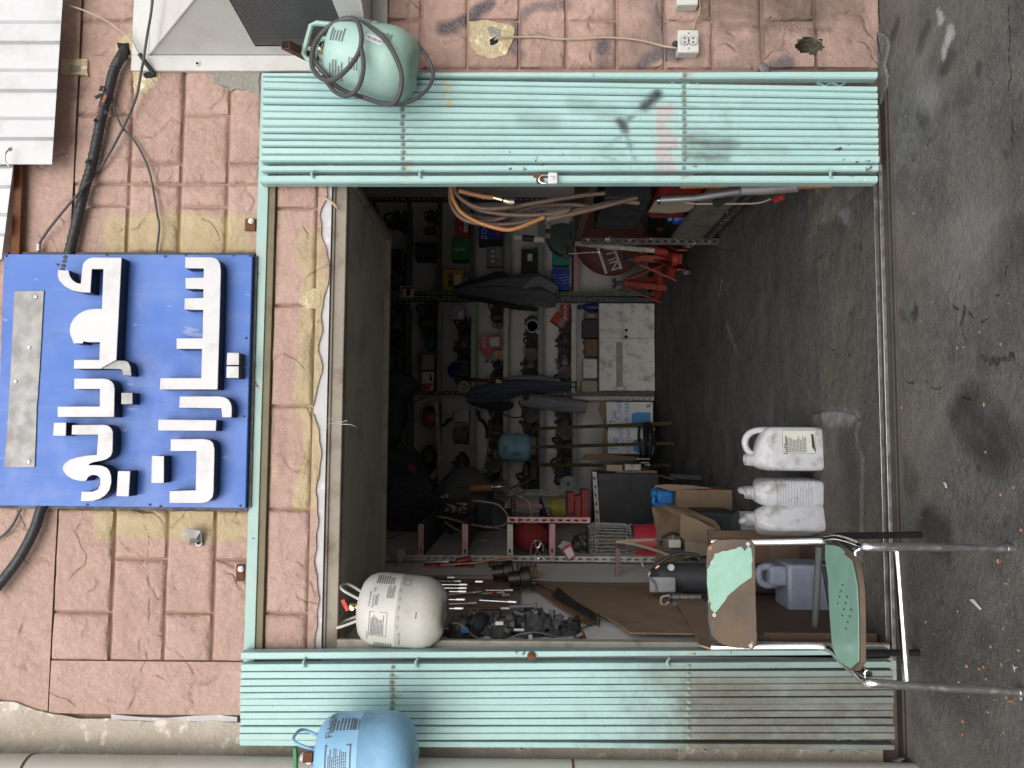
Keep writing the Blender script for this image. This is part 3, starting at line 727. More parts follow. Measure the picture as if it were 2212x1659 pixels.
ragged('broken_plaster_hollow', [(645,652),(660,628),(680,622),(694,626),(690,660),(678,668),(655,664)], -.0155, .012, m_patch, wall, seed=3)
# broken places of the plaster
ragged('grey_cement_patch', [(455,153),(462,178),(485,186),(500,195),(520,192),(558,200),(562,150)], -.0165, .014, m_greycement, wall, seed=2)
ragged('broken_plaster_hollow', [(1013,46),(1060,44),(1112,58),(1106,92),(1094,118),(1064,126),(1030,118),(1015,95)], -.0165, .014, m_patch, wall, seed=5)
ragged('broken_plaster_hollow', [(285,150),(345,150),(346,165),(330,190),(305,206),(292,200)], -.0165, .014, m_patch, wall, seed=6)
ragged('broken_plaster_hollow', [(132,128),(188,128),(188,160),(132,161)], -.0165, .014, m_patch, wall, seed=7)
ragged('broken_plaster_hollow', [(248,100),(262,78),(285,72),(285,128),(250,126)], -.0165, .014, m_patch, wall, seed=8)
for pts, sd_ in (([(1052,60),(1068,56),(1082,66),(1080,80),(1066,84),(1058,76)],1),([(1058,84),(1072,80),(1076,88),(1066,98),(1058,96)],2),([(252,92),(278,92),(282,118),(258,112)],3),([(308,158),(336,152),(338,166),(316,170)],4),([(150,140),(174,140),(174,154),(152,156)],5)):
    ragged('wall_cavity', pts, -.0175, .002, m_dark if sd_ in (2,3,4) else m_greycement, wall, amp=.002, seed=sd_+20)
# the deep hole low on the right
hm = M(); c = HC_; ring = []
for rr, yy in ((1.12,-.0125),(1.0,-.010),(.97,.02),(.85,.06),(.55,.09),(.12,.10)):
    ring.append([(c.x+.031*rr*math.cos(a)*(1+.10*math.sin(3*a+1)), yy, c.z+.048*rr*math.sin(a)*(1+.08*math.cos(4*a))-(.004 if yy > 0 else 0)) for a in [2*math.pi*i/24 for i in range(24)]])
for r_ in ring: hm.v += [Vector(p) for p in r_]
for k in range(len(ring)-1):
    for i in range(24): hm.f.append([k*24+i, k*24+(i+1) % 24, (k+1)*24+(i+1) % 24, (k+1)*24+i])
hm.f.append([(len(ring)-1)*24+i for i in range(24)])
hm.build('wall_cavity', cement_material('cavity_cement', (.10,.088,.065), (.20,.18,.135), .02), wall)
m = M(); p = A(1650,148,-.02); m.cyl(p+Vector((0,.012,0)), p+Vector((0,-.006,0)), .012, 6); m.cyl(p+Vector((0,.012,0)), p+Vector((0,-.002,0)), .018, 14); m.build('anchor_bolt', m_steel, wall)
gp = M(); gpp = [FL(x,y,0.0) for x,y in ((1880,72),(1890,66),(1902,70),(1912,72),(1924,82),(1927,100),(1922,122),(1917,142),(1925,165),(1926,185),(1915,200),(1908,225),(1900,232),(1896,160),(1884,150),(1879,120))]
gp.prism([(p.x,min(p.y,-.002),.0) for p in gpp], (0,0,.014)); gp.build('cement_lump', m_lump, kind='structure', bevel=.006)
# jambs, lintel channel
jm = M(); jm.box((XR,.0,zj),(XR+.02,.075,HT)); jm.build('right_jamb', m_jamb, wall)
jm = M(); jm.box((XR+.02,.0,0),(XR+.045,.075,zj)); jm.build('right_jamb', m_greycement, wall)
jm = M(); jm.box((XL-.10,.0,0),(XL,.16,HT)); jm.build('left_jamb', m_jamb, wall)
zl0 = A(716,829,.02).z; zl1 = A(742,829,.02).z
lin_ = M(); lin_.box((XL-.02,.012,zl1),(XR+.02,.06,zl0)); lin_.box((XL-.02,.004,zl0-.003),(XR+.02,.02,zl0+.006)); lin_.build('lintel_channel', m_lintel, wall, bevel=.003)
lk = M(); lk.box((XL-.015,.006,.02),(XL+.030,.030,zl1)); lk.box((XL-.015,.0,.02),(XL+.010,.006,zl1)); lk.build('left_door_frame', m_jambwood, wall, bevel=.002)
lk = M(); lk.box((XR-.012,.004,zj+.02),(XR+.01,.03,zl1)); lk.build('right_door_frame', m_jamb, wall, bevel=.002)
# box of the old roller blind behind the lintel
bx = thing('roller_blind_box', 'sooty grey board box behind the lintel, spotted with black marks', 'blind box', (0,.4,zl1))
bm = M(); bm.box((XL+.004,.062,zl1+.002),(XR+.004,.80,zl1+.02)); bm.build('bottom_board', m_soffit, bx)
bm = M(); bm.box((XL+.004,.785,zl1-.022),(XR+.004,.81,zl1+.002)); bm.build('edge_batten', m_lintel, bx)
bm = M(); bm.box((XR-.02,.07,zl1-.02),(XR+.004,.784,zl1+.0015)); bm.build('edge_batten', m_lintel, bx)
bm = M(); bm.box((XL+.004,.80,zl1+.0205),(XR+.004,.82,HC)); bm.box((XL+.004,.062,zl1+.0205),(XR+.004,.08,HC)); bm.build('rear_board', m_soffit, bx)

# ------------------------------------------------------------------ roof sheets on top
def corrugated(name, label, pts_top, edge, Y, seed):
    # white trapezoid sheet; edge = steps of its lower border
    t = thing(name, label, 'roof sheet', A(100, edge[0][1], Y))
    return t
def sheet_panel(label, y_lo, y_hi, bottoms, Y, px_top=-60):
    root = thing('corrugated_sheet', label, 'roof sheet', A(bottoms[0], (y_lo+y_hi)/2, Y), group='white corrugated sheets under the roof')
    m = M(); prof = []
    pitch = 104.0; yy = y_lo; us = []
    y = y_lo
    k0 = int((y_lo-44)//pitch)
    knots = []
    for k in range(k0-1, k0+8):
        b = 44+k*pitch
        knots += [(b,0.0),(b+8,-.022),(b+44,-.022),(b+52,0.0)]
    knots = [q for q in knots if y_lo < q[0] < y_hi]
    def dep(y):
        r = (y-44) % pitch
        if r < 8: return -.022*r/8
        if r < 44: return -.022
        if r < 52: return -.022*(52-r)/8
        return 0.0
    ys = [y_lo]+[q[0] for q in knots]+[y_hi]
    for i, y in enumerate(ys):
        f = (y-y_lo)/(y_hi-y_lo); bp = bottoms[0]+(bottoms[1]-bottoms[0])*f
        a = A(bp, y, Y+dep(y)); b = A(px_top, y, Y+dep(y)); b.x = a.x
        m.v += [a, b, a+Vector((0,.0012,0)), b+Vector((0,.0012,0))]
    for i in range(len(ys)-1):
        q = i*4
        m.f += [[q, q+4, q+5, q+1], [q+2, q+3, q+7, q+6], [q, q+2, q+6, q+4]]
    m.build('sheet', m_white_sheet, root, ang=20)
    return root
sp = sheet_panel('white corrugated sheet at the right end under the roof, lower border in view', -60, 355, (139,112), -.09)
for (x, y) in ((43,84),(33,188),(20,322)):
    p = A(x,y,-.092); m = M(); m.cyl(p, p+Vector((0,-.004,0)), .007, 8); m.cyl(p+Vector((0,-.004,0)), p+Vector((0,-.009,0)), .0035, 6); m.build('screw', m_steel, sp)
sp2 = sheet_panel('white corrugated sheet further left, ending above the blue sign', 330, 560, (32,3), -.06)
p = A(10,485,-.062); m = M(); m.cyl(p, p+Vector((0,-.004,0)), .007, 8); m.cyl(p+Vector((0,-.004,0)), p+Vector((0,-.01,0)), .004, 6); m.build('screw', m_steel, sp2)
m = M(); m.tube(curve([A(23,320,-.11),(A(12,332,-.125)),A(12,350,-.12),A(20,359,-.115)]), .0025, 6); m.build('tie_wire', m_steel, sp2)
tp = thing('rusty_roof_tube', 'rusty square steel tube behind the white corrugated sheets', 'steel tube', A(40,450,-.03))
m = M(); m.bar(A(45,330,-.035), A(36,560,-.035), .02, .028); m.build('tube', m_rust, tp)

# ------------------------------------------------------------------ drain pipe on the far left
dp = thing('down_pipe', 'thick cream white drain pipe down the left edge of the wall', 'pipe', (A(1300,1690,-.10).x,-.10,0))
p0 = A(100,1700,-.10)
xt = A(0,1648,-.16).x - .062; 
m = M(); m.cyl((xt,-.10,0.0),(xt,-.10,ZTOP), .062, 28); m.build('pipe', m_pipe, dp)
for zz, nm in ((A(1240,1650,-.16).z,'strap'),(A(40,1650,-.16).z,'strap')):
    m = M(); m.cyl((xt,-.10,zz-.004),(xt,-.10,zz+.004), .0635, 28); m.build(nm, m_rust, dp)

lm = M(); cl_ = FL(1812,418)
lm.sheet(lambda u, v: (cl_.x-.10+.26*u, cl_.y-.22+.55*v, max(-.002, .055*math.sin(math.pi*v)**.7*(u**.8)+.018*mnoise.noise(Vector((u*5,v*7,1)))*math.sin(math.pi*v)*u)), 22, 30)
lm.build('cement_lump', m_lump, kind='structure')
# ------------------------------------------------------------------ the blue shop sign
YS = -.055
sign = thing('shop_sign', 'blue shop sign board with raised white Arabic letters', 'sign', A(545,822,YS))
bp = [A(x,y,YS) for x,y in [(8.5,548.5),(545,550),(530,1098),(-9,1092)]]
m = M(); m.prism(bp, (0,.018,0)); board = m.build('board', m_blue, sign, bevel=.002)
m = M()
for a, b in ((bp[1],bp[2]),(bp[2],bp[3]),(bp[3],bp[0]),(bp[0],bp[1])):
    m.bar(a+Vector((0,.03,0)), b+Vector((0,.03,0)), .022, .022, (0,1,0))
m.build('frame', m_darktube, sign)
CA = lambda q: (q[0]/4, 414.75+q[1]/4)
CB = lambda q: (q[0]/4, 829.5+q[1]/4)
YF = YS-.052
def letter(pts, nm='letter', face=m_letter, yf=YF, label=None):
    P = [A(x, y, yf) for x, y in pts]
    s_ = M(); s_.prism([p+Vector((0,.003,0)) for p in P], (0, YS-yf-.0035, 0)); o = s_.build(nm, m_lside, sign)
    f = M(); 
    cen = sum(P, Vector())/len(P)
    f.prism(P, (0,.0028,0)); fo = f.build('letter_face', face, o, bevel=.0012)
    if label: o['label'] = label
    return o
lA = lambda L: [CA(q) for q in L]; lB = lambda L: [CB(q) for q in L]
letter(lA([(1050,567),(800,565),(765,575),(738,592),(717,622),(707,680),(697,793),(660,785),(625,760),(602,725),(591,676),(499,674),(497,720),(512,765),(560,815),(620,848),(700,866),(780,870),(793,665),(893,665),(880,1010),(830,1008),(780,1012),(730,1025),(675,1055),(635,1095),(610,1140),(600,1190),(606,1230),(637,1308),(715,1308),(720,1290),(760,1297),(862,1297),(858,1450),(640,1450),(637,1527),(868,1527),(1005,1450)]))
letter(lA([(872,1502),(1005,1455),(1080,1457),(1110,1472),(1128,1510),(1136,1588),(1062,1584),(1058,1545),(1040,1530),(872,1527)]), face=m_alu, yf=YF+.006, label='bare metal letter tail without its white face')
letter(lB([(640,-47),(890,-47),(935,-40),(965,-22),(983,5),(990,40),(985,285),(498,285),(496,195),(862,195),(862,43),(640,43)]))
letter(lB([(1048,75),(1145,75),(1145,175),(1046,175)]), face=m_alu, yf=YF+.006, label='bare metal dot without its white face')
letter(lB([(465,335),(572,333),(568,448),(458,445)]))
letter(lB([(622,355),(890,352),(930,358),(957,378),(975,412),(972,585),(955,625),(920,650),(870,664),(810,675),(775,688),(766,702),(820,700),(880,706),(920,722),(945,750),(960,795),(962,850),(945,915),(910,960),(860,992),(800,1010),(697,1012),(705,930),(800,930),(845,912),(866,870),(866,820),(848,795),(815,785),(785,788),(760,805),(742,838),(690,838),(625,822),(575,790),(543,745),(540,715),(560,685),(600,655),(660,635),(740,620),(836,612),(848,437),(618,437)]))
letter(lB([(1018,752),(1125,752),(1112,972),(1005,970)]))
letter(lA([(1600,563),(1820,563),(1855,570),(1885,590),(1902,625),(1908,680),(1895,1200),(1880,1706),(1380,1706),(1385,1608),(1738,1608),(1745,1355),(1525,1355),(1525,1265),(1750,1263),(1755,1018),(1593,1015),(1595,918),(1757,915),(1757,838),(1603,835),(1600,743),(1758,740),(1760,660),(1600,658)]))
letter(lA([(1962,1388),(2065,1390),(2064,1494),(1958,1494)])); letter(lA([(1957,1506),(2063,1506),(2062,1608),(1955,1605)]))
letter(lB([(1552,107),(1890,107),(1940,114),(1975,135),(1996,170),(2003,215),(2000,288),(1920,288),(1912,210),(1548,205)]))
letter(lB([(1368,307),(1870,312),(1865,405),(1365,402)]))
letter(lB([(1475,477),(1760,475),(1810,484),(1840,508),(1853,560),(1845,930),(1835,980),(1800,1015),(1740,1028),(1463,1028),(1465,925),(1690,918),(1697,578),(1473,578)]))
letter(lB([(1312,620),(1417,622),(1415,855),(1307,855)]))
pl = M(); q = [A(*CA(p),YS-.004) for p in [(122,855),(380,852),(345,1500)]] + [A(*CB(p),YS-.004) for p in [(334,0),(330,80),(318,200),(312,420),(306,560),(300,718),(165,722),(35,718),(58,420),(76,100)]] + [A(*CA((100,1350)),YS-.004)]
pl.prism(q, (0,.003,0)); plate = pl.build('cover_plate', m_alu, sign, bevel=.001)
for p in ([CA(p) for p in ((310,905),(138,1636),(253,1343))]+[CB((250,672))]):
    c = A(*p, YS-.0045); rv = M(); rv.cyl(c, c+Vector((0,-.003,0)), .005, 10); rv.build('rivet', m_steel, plate)
for p in [CA(p) for p in ((57,552),(500,627),(924,545),(1607,545),(2020,547),(2160,552),(2128,1262),(1428,556))]+[CB(p) for p in ((2078,1052),(1388,1056),(1297,1043),(755,1043),(2110,280))]:
    c = A(*p, YS); sn = M(); sn.cyl(c, c+Vector((0,-.003,0)), .004, 8); sn.build('nail', m_rust, sign)

# ------------------------------------------------------------------ cables on the wall
def cable(name, label, pts, r, mat, Y=-.03, ys=None, cat='cable', group=None, taper=None):
    P = [A(x, y, (ys[i] if ys else Y)) for i, (x, y) in enumerate(pts)]
    m = M(); path = curve(P, 7); m.tube(path, r, 10); o = m.build(name, mat); o['label'] = label; o['category'] = cat
    if group: o['group'] = group
    return o
pb = [(272,104),(262,122),(247,150),(234,200),(222,240),(210,300),(197,360),(182,410),(168,470),(150,545),(140,590)]
bund = thing('wrapped_pipe_bundle', 'black wrapped pipe bundle running from the cooler hole behind the blue sign', 'pipe', A(182,410,-.03))
m = M(); P = curve([A(x,y,0.01 if i == 0 else -.04) for i,(x,y) in enumerate(pb)], 14)
m.tube(P, [.0165+.002*mnoise.noise(Vector((i*.9,0,0)))+.0012*math.sin(i*2.1) for i in range(len(P))], 14); m.build('wrapping', m_tape, bund, ang=80)
for (a, b) in (((222,204),(206,211)),((220,186),(218,196)),((209,262),(204,258)),((226,240),(230,246)),((191,345),(187,352))):
    m = M(); c = A(*a,-.06); d = A(*b,-.07); m.bar(c, d, .012, .003, (0,1,0)); m.build('loose_tape_end', m_tape, bund)
m = M(); m.tube([A(229,206,-.058),A(222,222,-.059)], .006, 8); m.tube([A(216,232,-.052),A(209,256,-.05)], .005, 8); m.build('bare_copper', m_copper, bund)
m = M(); m.tube(curve([A(x,y,yy) for (x,y,yy) in ((110,1060,-.03),(90,1097,-.04),(75,1142,-.045),(45,1200,-.05),(12,1245,-.05),(-20,1285,-.05))], 12), .0165, 14)
o = m.build('wrapped_pipe_bundle', m_tape); o['label'] = 'black wrapped pipe leaving the sign towards the upper left'; o['category'] = 'pipe'
cable('power_cable', 'thin black cable crossing the cooler corner and the wrapped pipe', [(332,-20),(326,30),(317,82),(310,130),(305,155),(295,207),(275,257),(250,307),(225,350),(205,378),(170,417),(125,470),(97,507),(84,532),(83,570)], .0042, m_cable, ys=[-.16,-.14,-.13,-.11,-.08,-.05,-.04,-.035,-.035,-.03,-.07,-.06,-.035,-.03,-.02])
cable('power_cable', 'twisted black cable dropping behind the lower edge of the sign', [(236,190),(241,207),(246,228),(262,272),(292,307),(315,350),(325,380),(332,415),(340,465),(344,485),(342,515),(338,547),(337,570)], .0036, m_cable, ys=[-.05]+[-.03]*10+[-.025,-.015])
cable('power_cable', 'thin grey cable left of the sign near the top of the wall', [(60,1075),(47,1096),(25,1137),(0,1162),(-20,1175)], .0042, m_cable, Y=-.03)
bw = thing('beige_wire', 'beige wire from the roof sheet into a black sleeve', 'wire', A(225,42,-.05))
m = M(); m.tube(curve([A(x,y,-.05) for x,y in ((118,-15),(126,0),(135,8),(175,20),(225,42),(265,70),(283,85),(302,118))], 6), .003, 8); m.build('wire', m_beige_wire, bw)
m = M(); m.cyl(A(301,116,-.062), A(333,161,-.03), .0075, 12); m.build('sleeve', m_rubber, bw)
cl = thing('cable_clip', 'small white cable clip above the left end of the roof sheet', 'clip', A(84,534,-.03))
m = M(); m.obox(A(84,535,-.034), (.026,.014,.010)); m.build('clip', m_white, cl, bevel=.002)
# bracket left of the sign
br = thing('steel_bracket', 'bent galvanised steel bracket bolted to the yellow plaster', 'bracket', A(430,1168,-.02))
q = lambda x, y, Y: A(x/4, 829.5+y/4, Y)
m = M(); m.prism([q(1610,1240,-.05),q(1735,1272,-.05),q(1695,1338,-.05),q(1565,1320,-.05)], (0,.004,0)); m.prism([q(1735,1272,-.05),q(1750,1400,-.022),q(1632,1392,-.022),q(1640,1335,-.05),q(1695,1338,-.05)], (0,.004,0)); m.build('plate', m_alu, br)
c = q(1722,1372,-.022); m = M(); m.cyl(c, c+Vector((0,-.006,0)), .011, 14); m.build('washer', m_white_sheet, br); m = M(); m.cyl(c, c+Vector((0,-.012,0)), .0055, 6); m.build('bolt', m_dark, br)

# ------------------------------------------------------------------ socket boxes on the right
def socket(label, x0, x1, y0, y1, holes=True):
    t = thing('socket_box', label, 'socket', A(x1, (y0+y1)/2, -.02), group='white socket boxes on the wall')
    a = A(x0,y1,-.055); b = A(x1,y0,-.055)
    m = M(); m.box((a.x,-.012,a.z),(b.x,-.055,b.z)); m.build('box', m_white, t, bevel=.004)
    if holes:
        for fx in (.30,.70):
            cx = (a.x+b.x)/2; cz = b.z+(a.z-b.z)*(1-fx)
            m = M(); m.lathe([(.0001,0),(.014,0),(.016,.002),(.017,.002)], Matrix.Translation((cx,-.0575,cz)) @ Matrix.Rotation(R(90),4,'X'), 18); m.build('outlet', m_plug, t)
            for dx in (-.0075,.0075):
                m = M(); m.cyl((cx+dx,-.0575,cz),(cx+dx,-.0605,cz), .0032, 8); m.build('pin_hole', m_dark, t)
        for fx in (.5,):
            for sx in (-1,1):
                cx = (a.x+b.x)/2 + sx*.027; cz = (a.z+b.z)/2
                m = M(); m.cyl((cx,-.055,cz),(cx,-.0575,cz), .0032, 8); m.build('screw', m_steel, t)
    return t
socket('white double socket box with a cable plugged into its top', 1465, 1510, 64, 113)
socket('white socket box cut by the upper right picture edge', 1463, 1508, -40, 10, False)
w = thing('wall_wire', 'beige wire from the broken hole down to the double socket', 'wire', A(1300,85,-.03))
m = M(); m.tube(curve([A(x,y,yy) for x,y,yy in ((1066,90,-.004),(1074,82,-.03),(1090,80,-.03),(1120,80,-.022),(1170,80,-.022),(1200,84,-.022),(1260,84,-.022),(1310,81,-.022),(1375,86,-.022),(1415,95,-.022),(1440,101,-.028),(1460,103,-.035))], 6), .0034, 8); m.build('wire', m_beige_wire, w)
m = M(); m.ball(A(1459,95,-.038), .0105, 12, 8, (1,1,1.1)); m.cyl(A(1456,95,-.038), A(1467,93,-.038), .0085, 10); m.build('plug', m_rubber, w)
m = M(); m.tube(curve([A(x,y,-.026) for x,y in ((1508,-20),(1512,10),(1510,30),(1502,45),(1498,64))], 6), .0028, 8); o = m.build('wall_wire', m_beige_wire); o['label'] = 'short dusty wire joining the two socket boxes'; o['category'] = 'wire'

# ------------------------------------------------------------------ evaporative cooler, upper right
ac = thing('air_cooler', 'white sheet metal air cooler hood with a dark mesh side', 'air cooler', A(835,60,-.02))
F = lambda x, y, Y=-.03: A(x,y,Y)
xl = F(300,152).x; xo = F(300,118).x; zt = F(284,100).z; zb = F(835,100).z; xr = 3.0
zti = F(322,110).z; zbi = F(800,110).z
m = M(); m.box((xl,-.03,zb),(xo,-.012,zt)); m.box((xo,-.03,zti),(xr,-.012,zt)); m.box((xo,-.03,zb),(xr,-.012,zbi)); m.build('flange', m_cooler, ac, bevel=.003)
# hood: tapers outwards from the flange
b0 = Vector((xo,-.0305,zti)); b1 = Vector((xo,-.0305,zbi))
d0 = A(430,-16,-.30); 
nrm = (d0-b0).cross(b1-b0).normalized()
d1 = PLN(776,-16, b0, nrm)
B0 = Vector((xr,-.0305,zti)); B1 = Vector((xr,-.0305,zbi)); D0 = Vector((xr,d0.y,d0.z)); D1 = Vector((xr,d1.y,d1.z))
inw = nrm if nrm.x > 0 else -nrm
mp = [PLN(x,y,b0,nrm) for x,y in ((551,100),(742,100),(735,45),(717,0),(712,-12),(488,-12),(495,0))]
# left face as a frame round the mesh opening
t1 = M()
def poly(m, P): m.add(P, [list(range(len(P)))])
nn = Vector((0,0,0))
poly(t1, [b0, d0, mp[5], mp[0]]); poly(t1, [b0, mp[0], mp[1], b1]); poly(t1, [b1, mp[1], mp[2], mp[3], mp[4], d1]); poly(t1, [d0, d1, mp[4], mp[5]])
poly(t1, [b0, B0, D0, d0]); poly(t1, [b1, d1, D1, B1]); poly(t1, [d0, D0, D1, d1])
t1.build('hood', m_cooler, ac, ang=20)
m = M(); m.tube([b0,d0], .004, 6); m.tube([b1,d1], .004, 6); m.build('seam', m_cooler, ac)
m = M(); poly(m, [p+inw*.03 for p in (mp[0],mp[1],mp[2],mp[4],mp[5])]); m.build('pad', m_dark, ac)
ms = M(); u = (mp[1]-mp[0]).normalized(); v = inw.cross(u).normalized()
if (mp[5]-mp[0]).dot(v) < 0: v = -v
from mathutils.geometry import intersect_point_tri_2d
lim = [((p-mp[0]).dot(u), (p-mp[0]).dot(v)) for p in (mp[0],mp[1],mp[2],mp[4],mp[5])]
def inside(x, y):
    c = False; n = len(lim)
    for i in range(n):
        (x1,y1),(x2,y2) = lim[i], lim[i-1]
        if (y1 > y) != (y2 > y) and x < (x2-x1)*(y-y1)/(y2-y1)+x1: c = not c
    return c
cw, chh = .0082, .0052
H = max(q[1] for q in lim); W0 = min(q[0] for q in lim); W1 = max(q[0] for q in lim)
off = inw*.002
for j in range(int(H/chh)+1):
    for i in range(int((W1-W0)/cw)+1):
        x = W0+(i+.5*(j % 2))*cw; y = j*chh
        if not inside(x,y): continue
        def S(a, b): return mp[0]+u*a+v*b+off
        for (a,b,c_,d_) in ((x-cw*.28,y,x+cw*.28,y),(x+cw*.28,y,x+cw*.5,y+chh),(x-cw*.28,y,x-cw*.5,y+chh)):
            if inside(c_,d_): ms.bar(S(a,b), S(c_,d_), .0021, .0016, inw)
ms.build('mesh', m_mesh, ac, kind='stuff')
for (x,y) in ((427,138),(725,141)):
    c = F(x,y,-.0305); m = M(); m.cyl(c, c+Vector((0,-.003,0)), .009, 14); m.build('screw', m_white_sheet, ac)
    m = M(); m.cyl(c+Vector((0,-.003,0)), c+Vector((0,-.0055,0)), .0045, 8); m.build('screw', m_dark, ac)

# ------------------------------------------------------------------ folding steel gates
gf = thing('gate_frame', 'mint green steel gate frame with top rail and floor track', 'gate frame', A(1910,829,-.03))
m = M(); a = A(545,400,-.028)
zt_ = A(544,829,-.028).z; zb_ = A(567,829,-.028).z
gx0 = A(540,1613,-.028).x; gx1 = A(560,157,-.028).x
m.box((gx0,-.028,zb_),(gx1,0.0,zt_)); m.build('top_rail', m_rail, gf, bevel=.002)
m = M(); m.box((XL-.02,-.022,zb_-.022),(XR+.02,-.004,zb_-.001)); m.build('rail_groove', simple('dusty_olive_paint', (.20,.175,.11), .8, 0, .3, 8, dirt=(.10,.08,.055), damt=.6), gf)
for (px0,px1,py0,py1) in ((531,552,473,499),(512,527,1219,1255)):
    p = A(px1,py1,-.018); q_ = A(px0,py0,-.018)
    m = M(); m.box((p.x,-.024,p.z),(q_.x,-.016,q_.z)); tab = m.build('mounting_tab', m_rust, gf)
    c = A((px0+px1)/2+1,(py0+py1)/2-8,-.024); m = M(); m.cyl(c, c+Vector((0,-.004,0)), .0095, 14); m.cyl(c, c+Vector((0,-.009,0)), .006, 6); m.build('bolt', m_steel, tab)
# floor track
tr = M(); tr.box((XL-.35,-.075,-.002),(XR+.35,.045,.0045)); tr.build('track_plate', simple('worn_dark_track', (.085,.074,.062), .7, .2, .4, 12, dirt=(.05,.045,.04), damt=.6, chips=(.26,.50,.44), cs=20, cthr=.715), gf)
for yy, r_ in ((.038,.0018),(-.004,.0028)):
    m = M(); m.box((XL-.02,yy-r_*.7,.005),(XR+.02,yy+r_*.7,.019)); m.build('track_rail', m_steel, gf, bevel=.0015)
for yy in (-.045,-.07):
    m = M(); m.box((XL-.3,yy-.004,.0045),(XR+.32,yy+.004,.011)); m.build('track_lip', simple('worn_dark_track', (0,0,0)), gf, bevel=.001)

def slat_mesh(xa, xb, xa2, xb2, z0, z1, y0, y1, tilt, bev=.0065):
    # folded channel: front face, two returns; slightly turned
    m = M(); t_ = .0016
    def ring(x0, x1, z, k):
        yf0 = y0+tilt*(x1-x0)*.5; yf1 = y0-tilt*(x1-x0)*.5
        w_ = x1-x0
        return [(x0+.0010,y1,z),(x0+.0011,yf0+bev,z),(x0+.0015+w_*bev*26,yf0,z),(x1-.002,yf1,z),(x1-.0008,yf1+.0015,z),(x1-.0006,y1,z)]
    nz = 14; sd_ = random.uniform(0,99); n0 = 6
    for k in range(nz+1):
        f = k/nz; e = 0 if k in (0,nz) else 1
        wx = .0012*mnoise.noise(Vector((f*3.5,sd_,0)))*e; wy = .0022*mnoise.noise(Vector((f*4.5,0,sd_)))
        m.v += [Vector((px_+wx, py_+(wy if py_ < y1-.001 else 0), pz_)) for (px_,py_,pz_) in ring(xa2+(xa-xa2)*f, xb2+(xb-xb2)*f, z0+(z1-z0)*f, f)]
    for k in range(nz):
        for i in range(n0-1):
            a = k*n0+i; m.f.append([a, a+1, a+n0+1, a+n0])
    m.f.append(list(range(n0))[::-1]); m.f.append([nz*n0+i for i in range(n0)])
    return m
bolt_me = None
def add_bolt(p, parent):
    global bolt_me
    if bolt_me is None:
        b = M(); b.cyl((0,.001,0),(0,-.0022,0), .0076, 12); b.cyl((0,-.0022,0),(0,-.0062,0), .0056, 6, .005); bolt_me = b.mesh('bolt', simple('painted_bolt', (.27,.36,.33), .5, .3, .25, 40, dirt=RUST, damt=.7, ds=60))
    o = bpy.data.objects.new('bolt', bolt_me); COL.objects.link(o); o.parent = parent
    inv = parent.matrix_basis.inverted(); pp = parent.parent
    o.location = (pp.matrix_basis @ parent.matrix_basis).inverted() @ p
    o.rotation_euler = (0, random.uniform(0,1), 0)
YG = -.074
def leaf(label, upper, lower, pxu, pxl, ztop_px, zbot_px, stileu, stilel, bolts, base):
    g = thing('folding_gate', label, 'gate', base, group='mint green folding steel gates')
    rnd = random.Random(len(upper))
    for i, (u_, l_) in enumerate(zip(upper, lower)):
        xa = A(pxu, u_[1], YG).x; xb = A(pxu, u_[0], YG).x; xa2 = A(pxl, l_[1], YG).x; xb2 = A(pxl, l_[0], YG).x
        zu = A(pxu, u_[0], YG).z; zlw = A(pxl, l_[0], YG).z
        zt = A(ztop_px(u_[0]), u_[0], YG).z; zb2 = A(zbot_px(l_[0]), l_[0], YG).z
        ex = lambda a, b, z: a+(b-a)*(z-zlw)/(zu-zlw)
        yv = YG + rnd.uniform(-.004,.004)
        gp_ = .0006 if base.x > 0 else -.0009
        s_ = slat_mesh(ex(xa2,xa,zt)+gp_, ex(xb2,xb,zt)-gp_, ex(xa2,xa,zb2)+gp_, ex(xb2,xb,zb2)-gp_, zb2, zt, yv, -.040, rnd.uniform(.02,.16) if base.x > 0 else rnd.uniform(-.10,.0), .0065 if base.x > 0 else .003).build('slat', m_slat, g, ang=25)
        for (bpx, lo, hi) in bolts:
            if lo <= i <= hi:
                zz = A(bpx, u_[0], YG).z; xm = (ex(xa2,xa,zz)+ex(xb2,xb,zz))/2
                add_bolt(Vector((xm+rnd.uniform(-.001,.001), yv-.0005, zz+rnd.uniform(-.002,.002))), s_)
    xa = A(pxu, stileu[1], YG).x; xb = A(pxu, stileu[0], YG).x; xa2 = A(pxl, stilel[1], YG).x; xb2 = A(pxl, stilel[0], YG).x
    zu = A(pxu, stileu[0], YG).z; zlw = A(pxl, stilel[0], YG).z; zt = A(ztop_px(stileu[0]), stileu[0], YG).z; zb2 = A(zbot_px(stilel[0])-4, stilel[0], YG).z
    ex = lambda a, b, z: a+(b-a)*(z-zlw)/(zu-zlw)
    st = slat_mesh(ex(xa2,xa,zt), ex(xb2,xb,zt), ex(xa2,xa,zb2), ex(xb2,xb,zb2), zb2, zt, YG-.003, -.035, .03).build('stile', m_slat, g, ang=25)
    # the scissor lattice behind
    m = M(); x0 = min(ex(xa2,xa,zt), A(pxu, upper[-1][0], YG).x); 
    xs = sorted([A(pxu, upper[0][0], -.03).x, A(pxu, upper[-1][1], -.03).x])
    for zz in (A(700,800,0).z, A(1100,800,0).z, A(1480,800,0).z, A(1800,800,0).z):
        k = xs[0]; st_ = .052
        while k < xs[1]-st_:
            m.bar((k,-.036,zz-.05),(k+st_,-.036,zz+.05), .003, .016, (0,1,0)); m.bar((k,-.031,zz+.05),(k+st_,-.031,zz-.05), .003, .016, (0,1,0)); k += st_*.5
    m.build('lattice', m_rail, g, kind='stuff')
    return g
